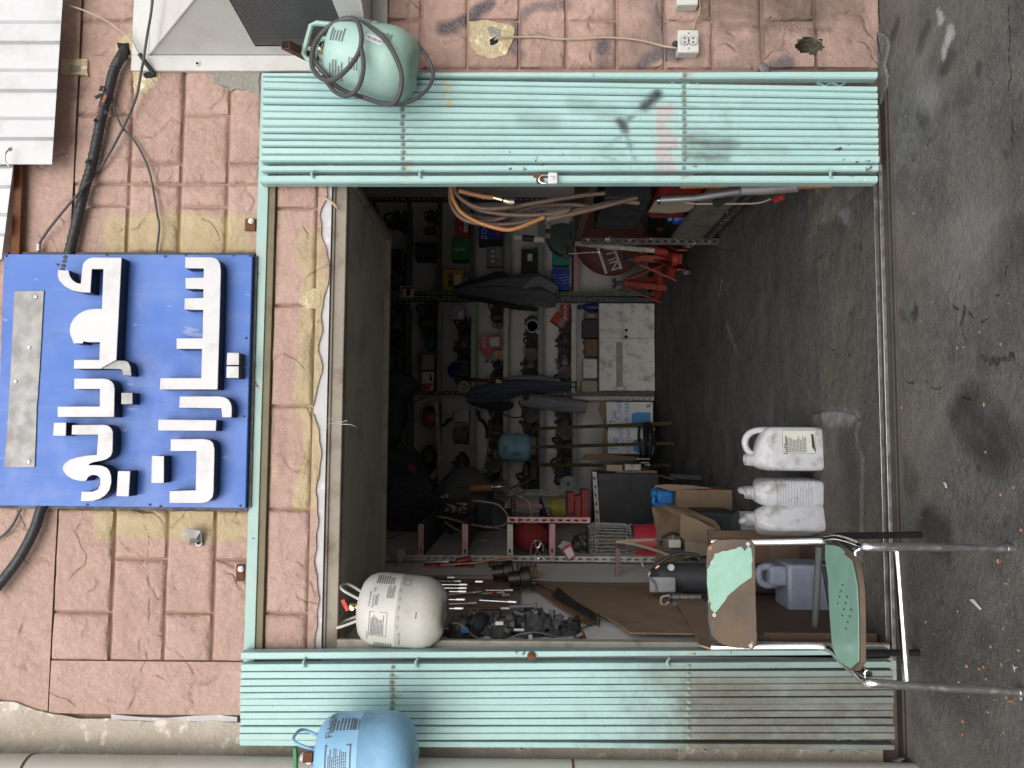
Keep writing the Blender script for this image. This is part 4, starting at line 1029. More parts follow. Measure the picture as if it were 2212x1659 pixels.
upR = [(157.5,167),(168,179),(180,195),(196,211),(213,226),(227,242),(242,257),(259,274),(274,287),(289,302),(304,317),(319,334),(336,350.5),(356,370)]
loR = [(155,170),(185,197.5),(199.5,212.5),(213.5,225.5),(226,236.5),(237.5,251.5),(253.5,266),(266.5,278.5),(279.5,294.5),(296,309.5),(311,322.5),(323.5,336.5),(337.5,352.5),(354.5,369)]
gr = leaf('right folding gate leaf of mint green slats with a black spray mark', upR, loR, 700, 1840, lambda y: 569-(y-157)*.03, lambda y: 1895+(y-157)*.018, (379.5,396), (380,395), ((869,0,13),(1477,0,13)), A(1895,260,YG))
upL = [(1434.5,1450),(1451.5,1465.5),(1467,1480.5),(1482,1494.5),(1496,1508.5),(1509.5,1523),(1524.5,1537.5),(1539.5,1553),(1554.5,1568),(1569.5,1583),(1584.5,1598.5),(1600,1613)]
loL = [(1430,1443.5),(1448.5,1461.5),(1462.5,1475.5),(1476.5,1489.5),(1490.5,1503),(1506,1520),(1521.5,1535),(1536,1549),(1553,1567),(1568,1582),(1583,1597),(1609,1620.5)]
gl = leaf('left folding gate leaf of mint green slats, brown with grime low down', upL, loL, 700, 1860, lambda y: 521-(y-1434)*.018, lambda y: 1928+(y-1430)*.022, (1408,1425), (1403.5,1416), ((847,0,11),(1487,0,11)), A(1930,1525,YG))
for g, ys_, pxs in ((gr,(371,381),(675,908,1795)),(gl,(1424,1438),(657,900,1443))):
    for px in pxs:
        m = M(); m.tube(curve([A(px+3,ys_[0]-2,YG-.004),A(px-2,(ys_[0]+ys_[1])/2,YG-.016),A(px+2,ys_[1]+3,YG-.006)],5), .0042, 8); m.build('hook', m_rail, g)
# lock plate and padlock on the right leaf
m = M(); c = A(1166,389,YG-.006); m.cyl(c+Vector((0,.004,0)), c+Vector((0,-.004,0)), .013, 16); m.obox(A(1168,380,YG-.002), (.014,.006,.05)); m.build('lock_plate', m_rust, gr)
c = A(1148,1417,YG-.006); m = M(); m.cyl(c+Vector((0,.005,0)), c+Vector((0,-.005,0)), .014, 16); m.cyl(c, c+Vector((0,-.012,0)), .008, 12); m.build('lock_plate', m_rust, gl)
pk = thing('padlock', 'small silver padlock hanging from the right gate edge', 'padlock', A(1204,387,YG-.02))
a = A(1184,399,YG-.016); b = A(1204,375,YG-.016)
m = M(); m.box((a.x,YG-.03,b.z),(b.x,YG-.013,a.z)); m.build('body', m_white_sheet, pk, bevel=.003)
m = M(); m.tube(curve([A(1186,395,YG-.021),A(1174,396,YG-.021),A(1166,392,YG-.021),A(1165,386,YG-.021),A(1169,381,YG-.021),A(1176,379,YG-.021),A(1186,379,YG-.021)],5), .0033, 8); m.build('shackle', m_chrome, pk)
m = M(); 
for rr in (.007,.0055): m.tube([Vector((a.x*.5+b.x*.5+rr*.8*math.cos(t), YG-.0305, a.z*.5+b.z*.5+.002+rr*1.2*math.sin(t))) for t in [i*math.pi/8 for i in range(16)]], .0005, 4, closed=True)
m.build('stamp', m_steel, pk)
# ------------------------------------------------------------------ refrigerant tanks
def tank(name, label, mat, style, group='refrigerant tanks'):
    t = thing(name, label, 'gas tank', (0,0,0), group=group)
    r = .12; n = 40
    prof = [(1e-6,.012),(.03,.010),(.055,.006),(.075,.008),(.092,.018),(.107,.036),(.1165,.058),(.12,.082),(.1203,.1495),(.1212,.151),(.1203,.1525),(.12,.215),(.1165,.24),(.106,.262),(.088,.278),(.06,.288),(.03,.292),(1e-6,.293)]
    m = M(); m.lathe(prof, None, n)
    for i, p in enumerate(m.v):            # three pressed feet in the lower dome
        if p.z < .06:
            a = math.atan2(p.y,p.x); rr = math.hypot(p.x,p.y)
            p.z -= .009*max(0, math.cos(3*a+.6))**2*math.exp(-((rr-.062)/.026)**2)
    m.build('body', mat, t, ang=60)
    if style == 'strap':
        for yy in (-.045,.05):
            m = M(); path = [(-.072,yy*.9,.268),(-.060,yy,.335),(-.048,yy,.350),(.048,yy,.350),(.060,yy,.335),(.072,yy*.9,.268)]
            P = [Vector(p) for p in path]
            m.tube(P, .0085, 8); m.build('handle', mat, t)
            m = M(); m.bar((-.072,yy*.9,.27),(.072,yy*.9,.27),.008,.02); m.build('handle', mat, t)
    else:
        for s_ in (-1,1):
            m = M(); m.tube(curve([(s_*.035,-.045,.284),(s_*.058,-.05,.335),(s_*.066,-.028,.352),(s_*.066,.028,.352),(s_*.058,.05,.335),(s_*.035,.045,.284)],5), .0048, 8); m.build('handle', mat, t)
    m = M(); m.cyl((0,0,.288),(0,0,.322), .011, 12); m.cyl((0,-.002,.308),(0,-.035,.308), .007, 10); v = m.build('valve', m_brass, t)
    return t
def on_tank(ang0, z0, rr=.1208):
    def fn(x, y):
        a = R(-90+ang0)+x/.12; z = z0+y
        r = rr
        if z > .215: r = rr - .0035*((z-.215)/.025)**2
        if z < .082: r = rr - .0035*((.082-z)/.025)**2
        return Vector((r*math.cos(a), r*math.sin(a), z))
    return fn
def rotated(fn, deg):
    c, s_ = math.cos(R(deg)), math.sin(R(deg)); return lambda x, y: fn(x*c-y*s_, x*s_+y*c)
def lines(name, mat, parent, items):
    m = M()
    for it in items:
        if it[0] == 't': add_text(m, it[1], it[2], it[3])
        elif it[0] == 's': scribble(m, it[1], *it[2:])
        elif it[0] == 'r':                 # outline
            fn, w, h, th_ = it[1:]
            n = 12
            for (x0,y0,x1,y1) in ((-w/2,-h/2,w/2,-h/2+th_),(-w/2,h/2-th_,w/2,h/2),(-w/2,-h/2,-w/2+th_,h/2),(w/2-th_,-h/2,w/2,h/2)):
                for k in range(n):
                    a, b = x0+(x1-x0)*k/n, x0+(x1-x0)*(k+1)/n; m.add([fn(a,y0),fn(b,y0),fn(b,y1),fn(a,y1)], [[0,1,2,3]])
    return m.build(name, mat, parent, ang=80, kind='stuff')
def place(root, bottom, top):
    z = (top-bottom).normalized(); y = Vector((0,1,0)); x = y.cross(z).normalized(); y = z.cross(x)
    mt = Matrix((x,y,z)).transposed().to_4x4()
    root.rotation_euler = mt.to_euler(); root.location = bottom
# pale green tank hung on the rusty tube, upper right
tg = tank('refrigerant_tank', 'pale green gas tank tilted on a rusty tube, wrapped in black hose', m_tank_teal, 'strap')
lines('print', m_faint, tg, [('s', on_tank(-48,.225), .07,.05,5,.95,1), ('s', on_tank(5,.235), .05,.05,5,.95,2), ('s', on_tank(-30,.17), .05,.035,4,.9,3), ('s', on_tank(50,.20), .05,.10,9,.95,4), ('s', on_tank(18,.085), .05,.035,5,.9,7), ('t','134a',.03, rotated(on_tank(62,.13),0)), ('r', on_tank(58,.19), .07,.12,.002)])
m = M(); fn = rotated(on_tank(8,.12,.1212), 78); k = 8
for i in range(k): m.add([fn(-.028+.056*i/k,-.011),fn(-.028+.056*(i+1)/k,-.011),fn(-.028+.056*(i+1)/k,.011),fn(-.028+.056*i/k,.011)], [[0,1,2,3]])
stk = m.build('sticker', m_paper, tg); fn2 = rotated(on_tank(8,.12,.1217), 78)
m = M(); add_text(m, 'GNE0101', .0125, fn2); m.build('print', m_print, stk)
YT_ = -.19
place(tg, A(897,154,YT_), A(700,108,YT_))
rt = thing('rusty_bracket_tube', 'rusty square tube sticking out of the wall through the green tank handle', 'steel tube', A(690,136,0))
m = M(); m.bar(A(690,134,0.02), A(616,96,-.33), .026, .026); b_ = m.build('tube', m_rust, rt)
e = A(616,96,-.33); dd = (A(616,96,-.33)-A(690,134,.02)).normalized()
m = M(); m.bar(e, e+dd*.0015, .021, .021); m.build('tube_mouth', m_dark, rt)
hz = lambda L, ys: [A(553+x/4, y/4, ys[i] if isinstance(ys, list) else ys) for i, (x, y) in enumerate(L)]
hs_ = thing('black_hose', 'black rubber hose looped round the pale green tank', 'hose', A(800,150,-.33))
L1h = [(845,163),(890,215),(912,330),(890,450),(820,560),(730,650),(650,692),(570,680),(500,610),(480,520),(500,400),(560,300),(650,215),(750,172)]
m = M(); m.tube(curve(hz(L1h,[-.30,-.33,-.345,-.345,-.345,-.34,-.33,-.30,-.27,-.26,-.26,-.26,-.27,-.29]),6,True), .0075, 8, closed=True); m.build('hose_loop', m_cable, hs_)
L2h = [(870,185),(1000,240),(1120,350),(1210,500),(1258,650),(1245,790),(1190,893),(1090,895),(950,848),(800,800),(690,740),(600,640),(530,560),(490,480),(520,360),(600,260),(720,195)]
m = M(); m.tube(curve(hz(L2h,[-.27,-.30,-.33,-.34,-.34,-.335,-.31,-.27,-.24,-.24,-.25,-.26,-.26,-.25,-.24,-.24,-.25]),6,True), .0078, 8, closed=True); m.build('hose_loop', m_cable, hs_)
L3h = [(900,195),(1040,198),(1200,245),(1350,345),(1450,450),(1515,570),(1528,660),(1490,755),(1400,840),(1300,888),(1200,895),(1060,880),(930,845),(850,810)]
m = M(); m.tube(curve(hz(L3h,[-.20]*5+[-.19]*5+[-.20,-.22,-.24,-.26]),6), .0062, 8); m.build('hose_loop', m_cable, hs_)
L4h = [(905,400),(925,500),(925,620),(890,740),(830,810),(760,828),(680,790),(620,720),(570,660)]
m = M(); m.tube(curve(hz(L4h,[-.345,-.345,-.345,-.34,-.33,-.30,-.27,-.27,-.27]),6), .0072, 8); m.build('hose_loop', m_cable, hs_)
# pale grey tank hanging at the left jamb
tw = tank('refrigerant_tank', 'pale grey gas tank hanging inside the left end of the doorway', m_tank_grey, 'wire')
lines('print', m_faint, tw, [('t','Honeywell',.0115,on_tank(27,.240)), ('t','Genetron  134a',.0108,on_tank(30,.228)), ('s', on_tank(30,.217), .05,.010,2,.8,8), ('t','Made in USA',.0108,on_tank(-35,.135)), ('r', on_tank(-12,.205), .085,.058,.0014), ('s', on_tank(-12,.207), .074,.044,10,.98,3), ('t','WARNING!',.007,on_tank(-33,.239)), ('s', on_tank(42,.175), .05,.025,5,.95,5), ('s', on_tank(66,.20), .05,.06,8,.95,6), ('s', on_tank(-62,.115), .03,.03,7,.95,9), ('s', on_tank(-52,.19), .035,.06,8,.9,12)] + [('t','134a',.0075,on_tank(a,.140+.0006*i)) for i,a in enumerate((-12,2,16,30,44))] + [('s', on_tank(10,.085), .03,.008,1,.9,4), ('r', on_tank(62,.128), .03,.022,.0016)])
m = M(); m.bar((-.012,-.01,.325),(.022,-.014,.345),.01,.012); m.build('valve_cap', m_printred, tw)
place(tw, A(962,1328,.02), A(788,1312,.02))
m = M(); m.tube([A(742,1325,.03),A(725,1325,.05),A(705,1326,.06)], .0015, 5); o = m.build('hanging_wire', m_steel); o['label'] = 'thin wire holding the pale grey tank under the lintel'; o['category'] = 'wire'
# light blue tank, lower left of the picture
tb = tank('refrigerant_tank', 'light blue gas tank with green valve lever, hanging over the left gate', m_tank_blue, 'wire')
lines('print', m_faint, tb, [('r', on_tank(8,.205), .115,.075,.004), ('s', on_tank(8,.207), .10,.055,10,.98,3), ('s', on_tank(66,.20), .05,.08,8,.95,5), ('t','FLUORO',.030,rotated(on_tank(72,.235),0)), ('s', on_tank(66,.165), .05,.03,4,.95,6), ('s', on_tank(-60,.20), .06,.06,7,.95,7)])
m = M(); m.cyl((0,0,.30),(0,0,.34), .013, 12); m.build('valve_body', m_white, tb)
m = M(); m.bar((-.03,-.012,.352),(.035,-.012,.352), .016, .012); m.build('valve_lever', simple('green_lever', (.04,.22,.08), .5), tb, bevel=.003)
place(tb, A(899,1626,-.27), A(697,1634,-.27))
rt = thing('rusty_bracket_tube', 'rusty square tube behind the blue tank handle', 'steel tube', A(690,1640,0))
m = M(); m.bar(A(700,1625,.02), A(664,1637,-.34), .026, .026); m.build('tube', m_rust, rt)

# ------------------------------------------------------------------ chair in the doorway
KX = lambda cx, cy: (1481.2+.3303*cx, 1097.2+.3303*cy)
footR = FL(2188,1184.5); footL = FL(2214,1496)
rearR = FL(1990,1155); rearL = FL(1985,1410)
ch = thing('tube_chair', 'small chrome tube chair with torn mint green seat and back', 'chair', (-.45,-.38,0))
rt_ = .0108
m = M()
Rp = [A(1536,1171,-.205),A(1640,1171,-.235),A(1745,1169,-.275),A(1778,1167.5,-.292),A(1793,1165,-.318),A(1810,1163.5,-.37),A(1836,1170,-.47),A(1852,1176,-.545),A(1863,1180,-.588),A(1882,1181.5,-.606),footR.lerp(A(1882,1181.5,-.606),.6),footR]
Lp = [A(1536,1398,-.205),A(1640,1397,-.235),A(1745,1396,-.275),A(1780,1398,-.292),A(1797,1405,-.318),A(1812,1421,-.37),A(1841,1448,-.47),A(1857,1463,-.545),A(1870,1472,-.588),A(1890,1476,-.606),footL.lerp(A(1890,1476,-.606),.6),footL]
for P in (Rp, Lp):
    m = M(); m.tube(curve(P,6), rt_, 14); m.build('frame_tube', m_chrome, ch, ang=50)
for f_ in (footR, footL):
    m = M(); m.cyl(f_+Vector((0,0,.0)), f_+Vector((0,0,.016)), .0118, 12); m.build('foot_cap', m_steel, ch)
m = M(); m.tube([A(1938,1191,-.603), A(1960,1479,-.606)], .0098, 14); m.build('stretcher', m_chrome, ch, ang=50)
for (ft, top, bend, end) in ((rearR, A(1812,1158,-.262), A(1800,1162,-.30), A(1855,1196,-.575)), (rearL, A(1824,1411,-.25), A(1812,1414,-.285), A(1876,1456,-.575))):
    m = M(); b2 = bend.lerp(end,.18)
    m.tube(curve([ft, ft.lerp(top,.5), top, bend, b2, bend.lerp(end,.6), end],6), .0105, 14); lg = m.build('rear_leg', m_darktube, ch, ang=50)
    d_ = (end-bend).normalized()
    m = M(); m.lathe([(.0104,0),(.0109,0),(.0109,.03),(.0080,.031),(.0078,.006)], Matrix.Translation(end-d_*.03) @ d_.to_track_quat('Z','Y').to_matrix().to_4x4(), 16); m.build('open_tube_end', m_chrome, lg)
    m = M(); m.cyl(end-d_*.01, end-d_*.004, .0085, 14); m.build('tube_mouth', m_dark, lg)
def plate(name, pts, p0, nr, lift, thick, mat, bevel=0, amp=0, k=2, seed=0):
    P = []
    Q = [PLN(*KX(*q), p0, nr) for q in pts]
    for i in range(len(Q)):
        for j in range(k):
            a = Q[i].lerp(Q[(i+1) % len(Q)], j/k)
            w = Vector((mnoise.noise(a*90+Vector((seed,0,0))), 0, mnoise.noise(a*90+Vector((0,seed,4))))); w -= nr*w.dot(nr)
            P.append(a + nr*lift + w*amp)
    m = M(); m.prism(P, -nr*thick); return m.build(name, mat, ch, bevel=bevel)
bp0 = A(1527,1285,-.225); bp1 = A(1633,1285,-.262); hdir = Vector((1,0,0))
bn = (bp1-bp0).cross(hdir).normalized()
if bn.y > 0: bn = -bn
m_seatwood = simple('worn_plywood', (.125,.088,.06), .8, 0, .35, 9, dirt=(.065,.055,.052), damt=.9, ds=6, chips=(.30,.20,.10), cs=16, cthr=.655)
plate('backrest', [(135,310),(145,255),(175,225),(235,207),(330,205),(420,208),(445,225),(452,260),(458,600),(466,850),(462,905),(435,922),(370,918),(290,912),(215,880),(170,830),(150,760),(143,600),(138,450)], bp0, bn, 0, .011, m_seatwood, bevel=.0012, amp=.0022, k=4)
lamb = plate('backrest_laminate', [(188,305),(215,290),(300,270),(368,252),(385,283),(400,265),(412,245),(428,270),(438,350),(430,400),(433,450),(350,505),(270,580),(225,650),(190,690),(160,655),(162,620),(150,600),(138,450),(140,410),(160,360),(180,330)], bp0, bn, .0014, .0013, m_lam, amp=.003, k=6)
m = M()
for q in ((407,235),(177,354),(187,700),(425,900)):
    c = PLN(*KX(*q), bp0, bn); m.cyl(c, c+bn*.003, .0052, 12)
m.build('rivet', m_white_sheet, ch)
m = M()
for q in ((407,235),(177,354),(187,700),(425,900)):
    c = PLN(*KX(*q), bp0, bn); m.cyl(c+bn*.002, c+bn*.0034, .0022, 8)
m.build('rivet_hole', m_dark, ch)
s0 = A(1792,1176,-.315); s1 = A(1799,1410,-.315); s2_ = A(1859,1325,-.612)
sn_ = (s1-s0).cross(s2_-s0).normalized()
if sn_.z < 0: sn_ = -sn_
plate('seat', [(920,236),(1000,246),(1060,262),(1096,292),(1116,345),(1134,420),(1148,520),(1154,700),(1156,900),(1155,1010),(1120,1062),(1085,1064),(1030,1020),(985,970),(965,900),(950,700),(938,450),(920,330)], s0, sn_, .004, .013, m_seatwood, bevel=.0008, k=3, amp=.002)
plate('seat_laminate', [(925,240),(985,246),(1030,262),(1050,285),(1046,302),(1075,320),(1100,345),(1120,430),(1136,520),(1144,700),(1146,900),(1145,1005),(1120,1022),(1090,1050),(1030,1013),(988,962),(970,900),(954,700),(942,450),(925,330)], s0, sn_, .0054, .0013, m_lamseat, amp=.0014, k=5)
m = M()
for q in ((1042,503),(1033,543),(1023,583),(1073,583),(1010,625),(1063,625),(1052,665),(1099,667),(1040,705),(1090,710),(1077,748),(1065,790)):
    c = PLN(*KX(*q), s0, sn_)+sn_*.0056; m.obox(c, (.004,.012,.0006), None)
m.build('vent_slot', m_dark, ch)

# ------------------------------------------------------------------ plastic cans
def rrect(hx, hy, r, cx=0, cy=0, k=4):
    pts = []
    for (sx,sy,a0) in ((1,1,0),(-1,1,90),(-1,-1,180),(1,-1,270)):
        for j in range(k+1):
            a = R(a0+90*j/k); pts.append((cx+sx*(hx-r)+r*math.cos(a), cy+sy*(hy-r)+r*math.sin(a)))
    return pts
def loft(m, secs):
    n = len(secs[0][0]); base = len(m.v)
    for pts, z in secs: m.v += [Vector((x,y,z)) for x, y in pts]
    for i in range(len(secs)-1):
        for j in range(n): m.f.append([base+i*n+j, base+i*n+(j+1) % n, base+(i+1)*n+(j+1) % n, base+(i+1)*n+j])
    m.f.append([base+j for j in range(n)][::-1]); m.f.append([base+(len(secs)-1)*n+j for j in range(n)])
def jerry(label, ribs=False, labelled=False):
    t = thing('plastic_can', label, 'plastic can', (0,0,0), group='empty milky plastic cans on the shop floor')
    m = M()
    secs = [(rrect(.072,.042,.02),0.0),(rrect(.083,.050,.022),.006),(rrect(.088,.054,.022),.022),(rrect(.089,.055,.022),.05)]
    if ribs:
        z = .058
        while z < .205:
            for dz, k in ((0,0),(.0035,.006),(.0055,.006),(.009,0)): secs.append((rrect(.089,.055-k*.3,.022) if False else rrect(.089-k,.055,.022), z+dz))
            z += .0115
    secs += [(rrect(.089,.055,.022),.218),(rrect(.086,.053,.024),.232),(rrect(.076,.049,.026,-.008),.250),(rrect(.056,.043,.028,-.022),.268),(rrect(.038,.034,.028,-.036),.279),(rrect(.0255,.0255,.024,-.044),.287)]
    loft(m, secs); m.build('body', m_jerry, t, ang=50)
    m = M(); mt = Matrix.Translation((-.044,0,.284)); m.lathe([(.024,-.004),(.024,.006),(.0275,.007),(.0275,.012),(.0235,.013),(.0235,.019),(.0258,.020),(.0258,.023),(.0235,.024),(.0235,.036),(.0195,.036),(.0195,.005),(1e-6,.005)], mt, 24); m.build('neck', m_jerry, t, ang=40)
    m = M(); m.tube(curve([(-.026,0,.276),(-.012,0,.302),(.015,0,.316),(.045,0,.312),(.068,0,.290),(.078,0,.255),(.080,0,.215)],6), [.011+.003*math.sin(i/36*math.pi) for i in range(37)], 12); m.build('handle', m_jerry, t, ang=60)
    if labelled:
        fn = lambda x, y: Vector((.030+x, -.0556, .115+y))
        m = M(); m.add([fn(-.052,-.07),fn(.046,-.07),fn(.046,.07),fn(-.052,.07)], [[0,1,2,3]]); lb = m.build('label', simple('worn_can_label', (.55,.55,.50), .5, 0, .06, 10, dirt=(.35,.33,.28), damt=.4), t)
        fn2 = lambda x, y: Vector((.027+x, -.0560, .115+y))
        lines('print', m_print, lb, [('r', fn2, .094,.134,.0014), ('s', lambda x,y: fn2(x-.008,y+.012), .068,.085,15,.98,3), ('t','G/M',.024, lambda x,y: fn2(x-.03,y+.053)), ('s', lambda x,y: fn2(x+.008,y+.052), .04,.012,1,.98,6)])
        m = M(); m.add([fn2(-.042,-.066),fn2(.03,-.060),fn2(.034,-.05),fn2(-.02,-.052)], [[0,1,2,3]]); m.build('print', m_print, lb)
    return t
j1 = jerry('milky plastic can with a printed label, rightmost of the three', False, True)
p = FL(1789,971); j1.location = (p.x, p.y+.055, 0.002); j1.rotation_euler = (0,0,R(3))
j2 = jerry('ribbed milky plastic can standing between the two plain ones', True)
m = M(); fn = lambda x, y: Vector((.035+x, .0558, .15+y)); m.add([fn(-.04,-.05),fn(.04,-.05),fn(.04,.05),fn(-.04,.05)], [[3,2,1,0]]); m.build('label', simple('dark_can_label', (.25,.24,.14), .5, 0, .4, 40), j2)
p = FL(1790,1066); j2.location = (p.x, p.y+.088, 0.002); j2.rotation_euler = (0,0,R(86))
j3 = jerry('unlabelled milky plastic can standing next to the chair back', False)
p = FL(1792,1129); j3.location = (p.x, p.y+.082, 0.002); j3.rotation_euler = (0,0,R(104))

# ------------------------------------------------------------------ small litter on the ground
def scrap(label, pts, h=.004):
    P = [FL(x,y,.004) for x,y in pts]; m = M(); n = len(P)
    c = sum(P, Vector())/n
    m.v = [p+Vector((0,0,random.uniform(0,h))) for p in P]+[c+Vector((0,0,h))]
    m.f = [[i,(i+1) % n, n] for i in range(n)]
    o = m.build('paper_scrap', m_paper); o['label'] = label; o['category'] = 'paper scrap'; o['group'] = 'white paper scraps on the ground'
Z1 = lambda x, y: (1659+x/4, 829.5+y/4); Z2 = lambda x, y: (1659+x/4, 1244.25+y/4)
scrap('white curled paper scrap alone in front of the plastic cans', [Z1(1510,850),Z1(1535,848),Z1(1555,870),Z1(1558,895),Z1(1540,902),Z1(1548,880),Z1(1530,865)])
scrap('long white paper strip right of the chair legs', [Z2(1735,203),Z2(1782,200),Z2(1850,285),Z2(1835,295),Z2(1765,225)])
scrap('white forked paper scrap near the lower left of the ground', [Z2(2118,760),Z2(2135,785),Z2(2170,785),Z2(2145,800),Z2(2148,838),Z2(2128,810)])
scrap('crumpled white paper by the left chair foot', [Z2(2165,1045),Z2(2200,1042),Z2(2203,1078),Z2(2180,1070)])
P = [FL(*Z2(x,y),.003) for x,y in ((1110,1580),(1150,1565),(1200,1575),(1180,1620),(1150,1640),(1125,1600))]
m = M(); c = sum(P,Vector())/6; m.v = [p+Vector((0,0,random.uniform(0,.02))) for p in P]+[c+Vector((0,0,.03))]; m.f = [[i,(i+1) % 6,6] for i in range(6)]
o = m.build('plastic_wrapper', m_clear); o['label'] = 'grey crumpled wrapper at the foot of the drain pipe'; o['category'] = 'wrapper'
cr = M(); rnd = random.Random(8)
spots = [Z2(1642,305),Z2(2060,65),Z2(2060,245),Z2(2033,455),Z2(1365,397),Z2(1830,805),Z2(1868,788),Z2(1888,888),Z2(1645,800),Z2(1648,915),Z2(1720,778),Z2(2090,720),Z2(2020,768),Z2(1930,610),Z2(1735,1042),Z2(1965,1070),Z2(2110,1085),Z2(2130,1095),Z2(2090,1080),Z2(2060,1050),Z2(1900,1172),Z2(1688,1255),Z2(1685,1372),Z2(2040,1352),Z2(2015,1372),Z2(2170,640),Z1(1872,180),Z1(2013,955),Z1(1995,1530),Z1(2190,1265),Z1(1160,205),Z1(1135,932),Z1(2128,895),Z1(1885,588)]
Z3 = lambda x, y: (1659+x/4, 414.75+y/4)
spots += [Z3(1263,183),Z3(1832,1210),Z3(2017,1318),Z3(1635,1347),Z3(1693,1340)]
for (x,y) in spots:
    c = FL(x,y,.0); r_ = rnd.uniform(.0022,.0055); n0 = len(cr.v)
    cr.ball((c.x,c.y,r_*.45), r_, 6, 4, (rnd.uniform(.7,1.5), rnd.uniform(.7,1.3), .6))
    for p in cr.v[n0:]: p += Vector((rnd.uniform(-1,1),rnd.uniform(-1,1),rnd.uniform(-1,1)))*r_*.25
o = cr.build('brick_crumbs', m_crumb, kind='stuff'); o['label'] = 'orange brick crumbs scattered over the dark ground'; o['category'] = 'crumbs'
gv = M()
for i in range(260):
    x = rnd.uniform(-1.6,1.6); y = rnd.uniform(-1.5,-.02); r_ = rnd.uniform(.0006,.0017); gv.ball((x,y,r_*.4), r_, 5, 3, (1,1.3,.7))
o = gv.build('grit', simple('pale_grit', (.42,.41,.38), .9, 0, .3), kind='stuff'); o['label'] = 'pale grit scattered over the concrete'; o['category'] = 'grit'
# ------------------------------------------------------------------ inside the shop
FS = 4.42                                   # front plane of the back shelves
def pbox(m, px0, px1, py0, py1, Y, dep):    # box whose front spans the given picture range
    a = A(px1, py1, Y); b = A(px0, py0, Y); return m.box((a.x,Y,a.z),(b.x,Y+dep,b.z))
def one(name, label, cat, m, mat, bevel=0, group=None, ang=35):
    o = m.build(name, mat, None, bevel, ang); o['label'] = label; o['category'] = cat
    if group: o['group'] = group
    return o
def slotted(m, p, q, side, w=.038, th=.0025, pitch=.05, slot=.022, sw=.010, lip=True, back=(0,1,0)):
    # slotted angle: a strip with real slots, and its second leg
    p, q, side, back = Vector(p), Vector(q), Vector(side).normalized(), Vector(back).normalized()
    d = (q-p); L = d.length; d.normalize()
    def slab(a, b, c0, c1):
        P = [p+d*a+side*c0, p+d*b+side*c0, p+d*b+side*c1, p+d*a+side*c1]
        m.hexa(P, [x+back*th for x in P])
    slab(0, L, 0, (w-sw)/2); slab(0, L, (w+sw)/2, w)
    a = 0
    while a < L:
        b = min(a+pitch-slot, L); slab(a, b, (w-sw)/2, (w+sw)/2); a += pitch
    if lip:
        P = [p, q, q+side*th, p+side*th]; m.hexa(P, [x+back*w for x in P])
    return m
def shelf_unit(label, py0, py1, levels, mats, ups, board=.006):
    t = thing('shelving_unit', label, 'shelving', A(1413,(py0+py1)/2,FS), group='shelving along the back wall')
    x1 = A(1100,py0,FS).x; x0 = A(1100,py1,FS).x
    for px, mt in zip(levels, mats):
        z = A(px, (py0+py1)/2, FS).z
        m = M(); m.box((x0+.004,FS+.004,z-.008),(x1-.004,YB-.02,z-.002)); b = m.build('shelf_board', m_greyshelf, t)
        m = M(); m.box((x0+.002,FS-.003,z-.040),(x1-.002,FS+.0005,z)); m.box((x0+.002,FS+.0006,z-.003+.003),(x1-.002,FS+.03,z+.002)); m.build('shelf_edge', mt, b)
    for (py, pxa, pxb, mt, dy) in ups:
        p = A(pxb, py, FS-.006+dy); q = A(pxa, py, FS-.006+dy); q.x = p.x
        m = M(); slotted(m, p, q, (1,0,0)); m.build('upright', mt, t)
    return t
shelf_unit('right bay of the dark back shelving', 428, 637, (800,878,945,1015,1092,1163,1240), (m_darkshelf,m_darkshelf,m_darkshelf,m_darkshelf,m_greyshelf,m_greyshelf,m_pinkshelf),
    ((640,780,1413,m_darkgreen,0),(436,780,1413,m_darkshelf,0)))
shelf_unit('middle bay of the back shelving above the white cabinet', 655, 849, (800,876,945,1018,1088,1163,1235), (m_darkshelf,m_darkshelf,m_greyshelf,m_greenpaint,m_intwhite,m_greyshelf,m_intwhite),
    ((653,780,1413,m_darkshelf,.003),(856,780,1413,m_darkshelf,.003)))
su = shelf_unit('left bay of the back shelving behind the tank stand', 866, 1062, (880,1015,1087,1166,1237), (m_darkshelf,m_greyshelf,m_greyshelf,m_greyshelf,m_greyshelf),
    ((866,1236,1413,m_intwhite,-.004),(1068,780,1413,m_intwhite,0)))
m = M(); slotted(m, A(938,870,FS-.008), A(948,1064,FS-.008), (0,0,-1), pitch=.12); m.build('shelf_edge', m_intwhite, su)
m = M(); a = A(944,866,FS); b = A(944,1064,FS); m.box((b.x,FS+.004,a.z-.01),(a.x,YB-.02,a.z-.004)); m.build('shelf_board', m_greyshelf, su)

# white cabinet under the middle bay
cb = thing('low_cabinet', 'grubby white two door cabinet under the middle shelves', 'cabinet', A(1413,748,FS))
a = A(1413,846,FS); b = A(1293,654,FS); a.z = .0
m = M(); m.box((a.x,FS+.012,a.z+.01),(b.x,YB-.03,b.z)); m.build('carcass', m_darkshelf, cb)
xm = A(1350,731,FS).x; zl_ = a.z+.012
for (u, v) in ((a.x+.008,xm-.001),(xm+.001,b.x-.006)):
    m = M(); m.box((u,FS-.008,zl_),(v,FS+.011,b.z-.006)); d_ = m.build('door', m_cab, cb, bevel=.002)
c = A(1352,731,FS-.01); m = M(); m.lathe([(1e-6,.028),(.012,.026),(.016,.016),(.012,.004),(.010,0)], Matrix.Translation(c+Vector((.012,0,0))) @ Matrix.Rotation(R(90),4,'X'), 16); m.build('knob', m_dark, cb)
c = A(1353,713,FS-.0085); m = M(); m.cyl(c,c+Vector((0,-.002,0)),.014,14); m.build('knob_hole', m_dark, cb)
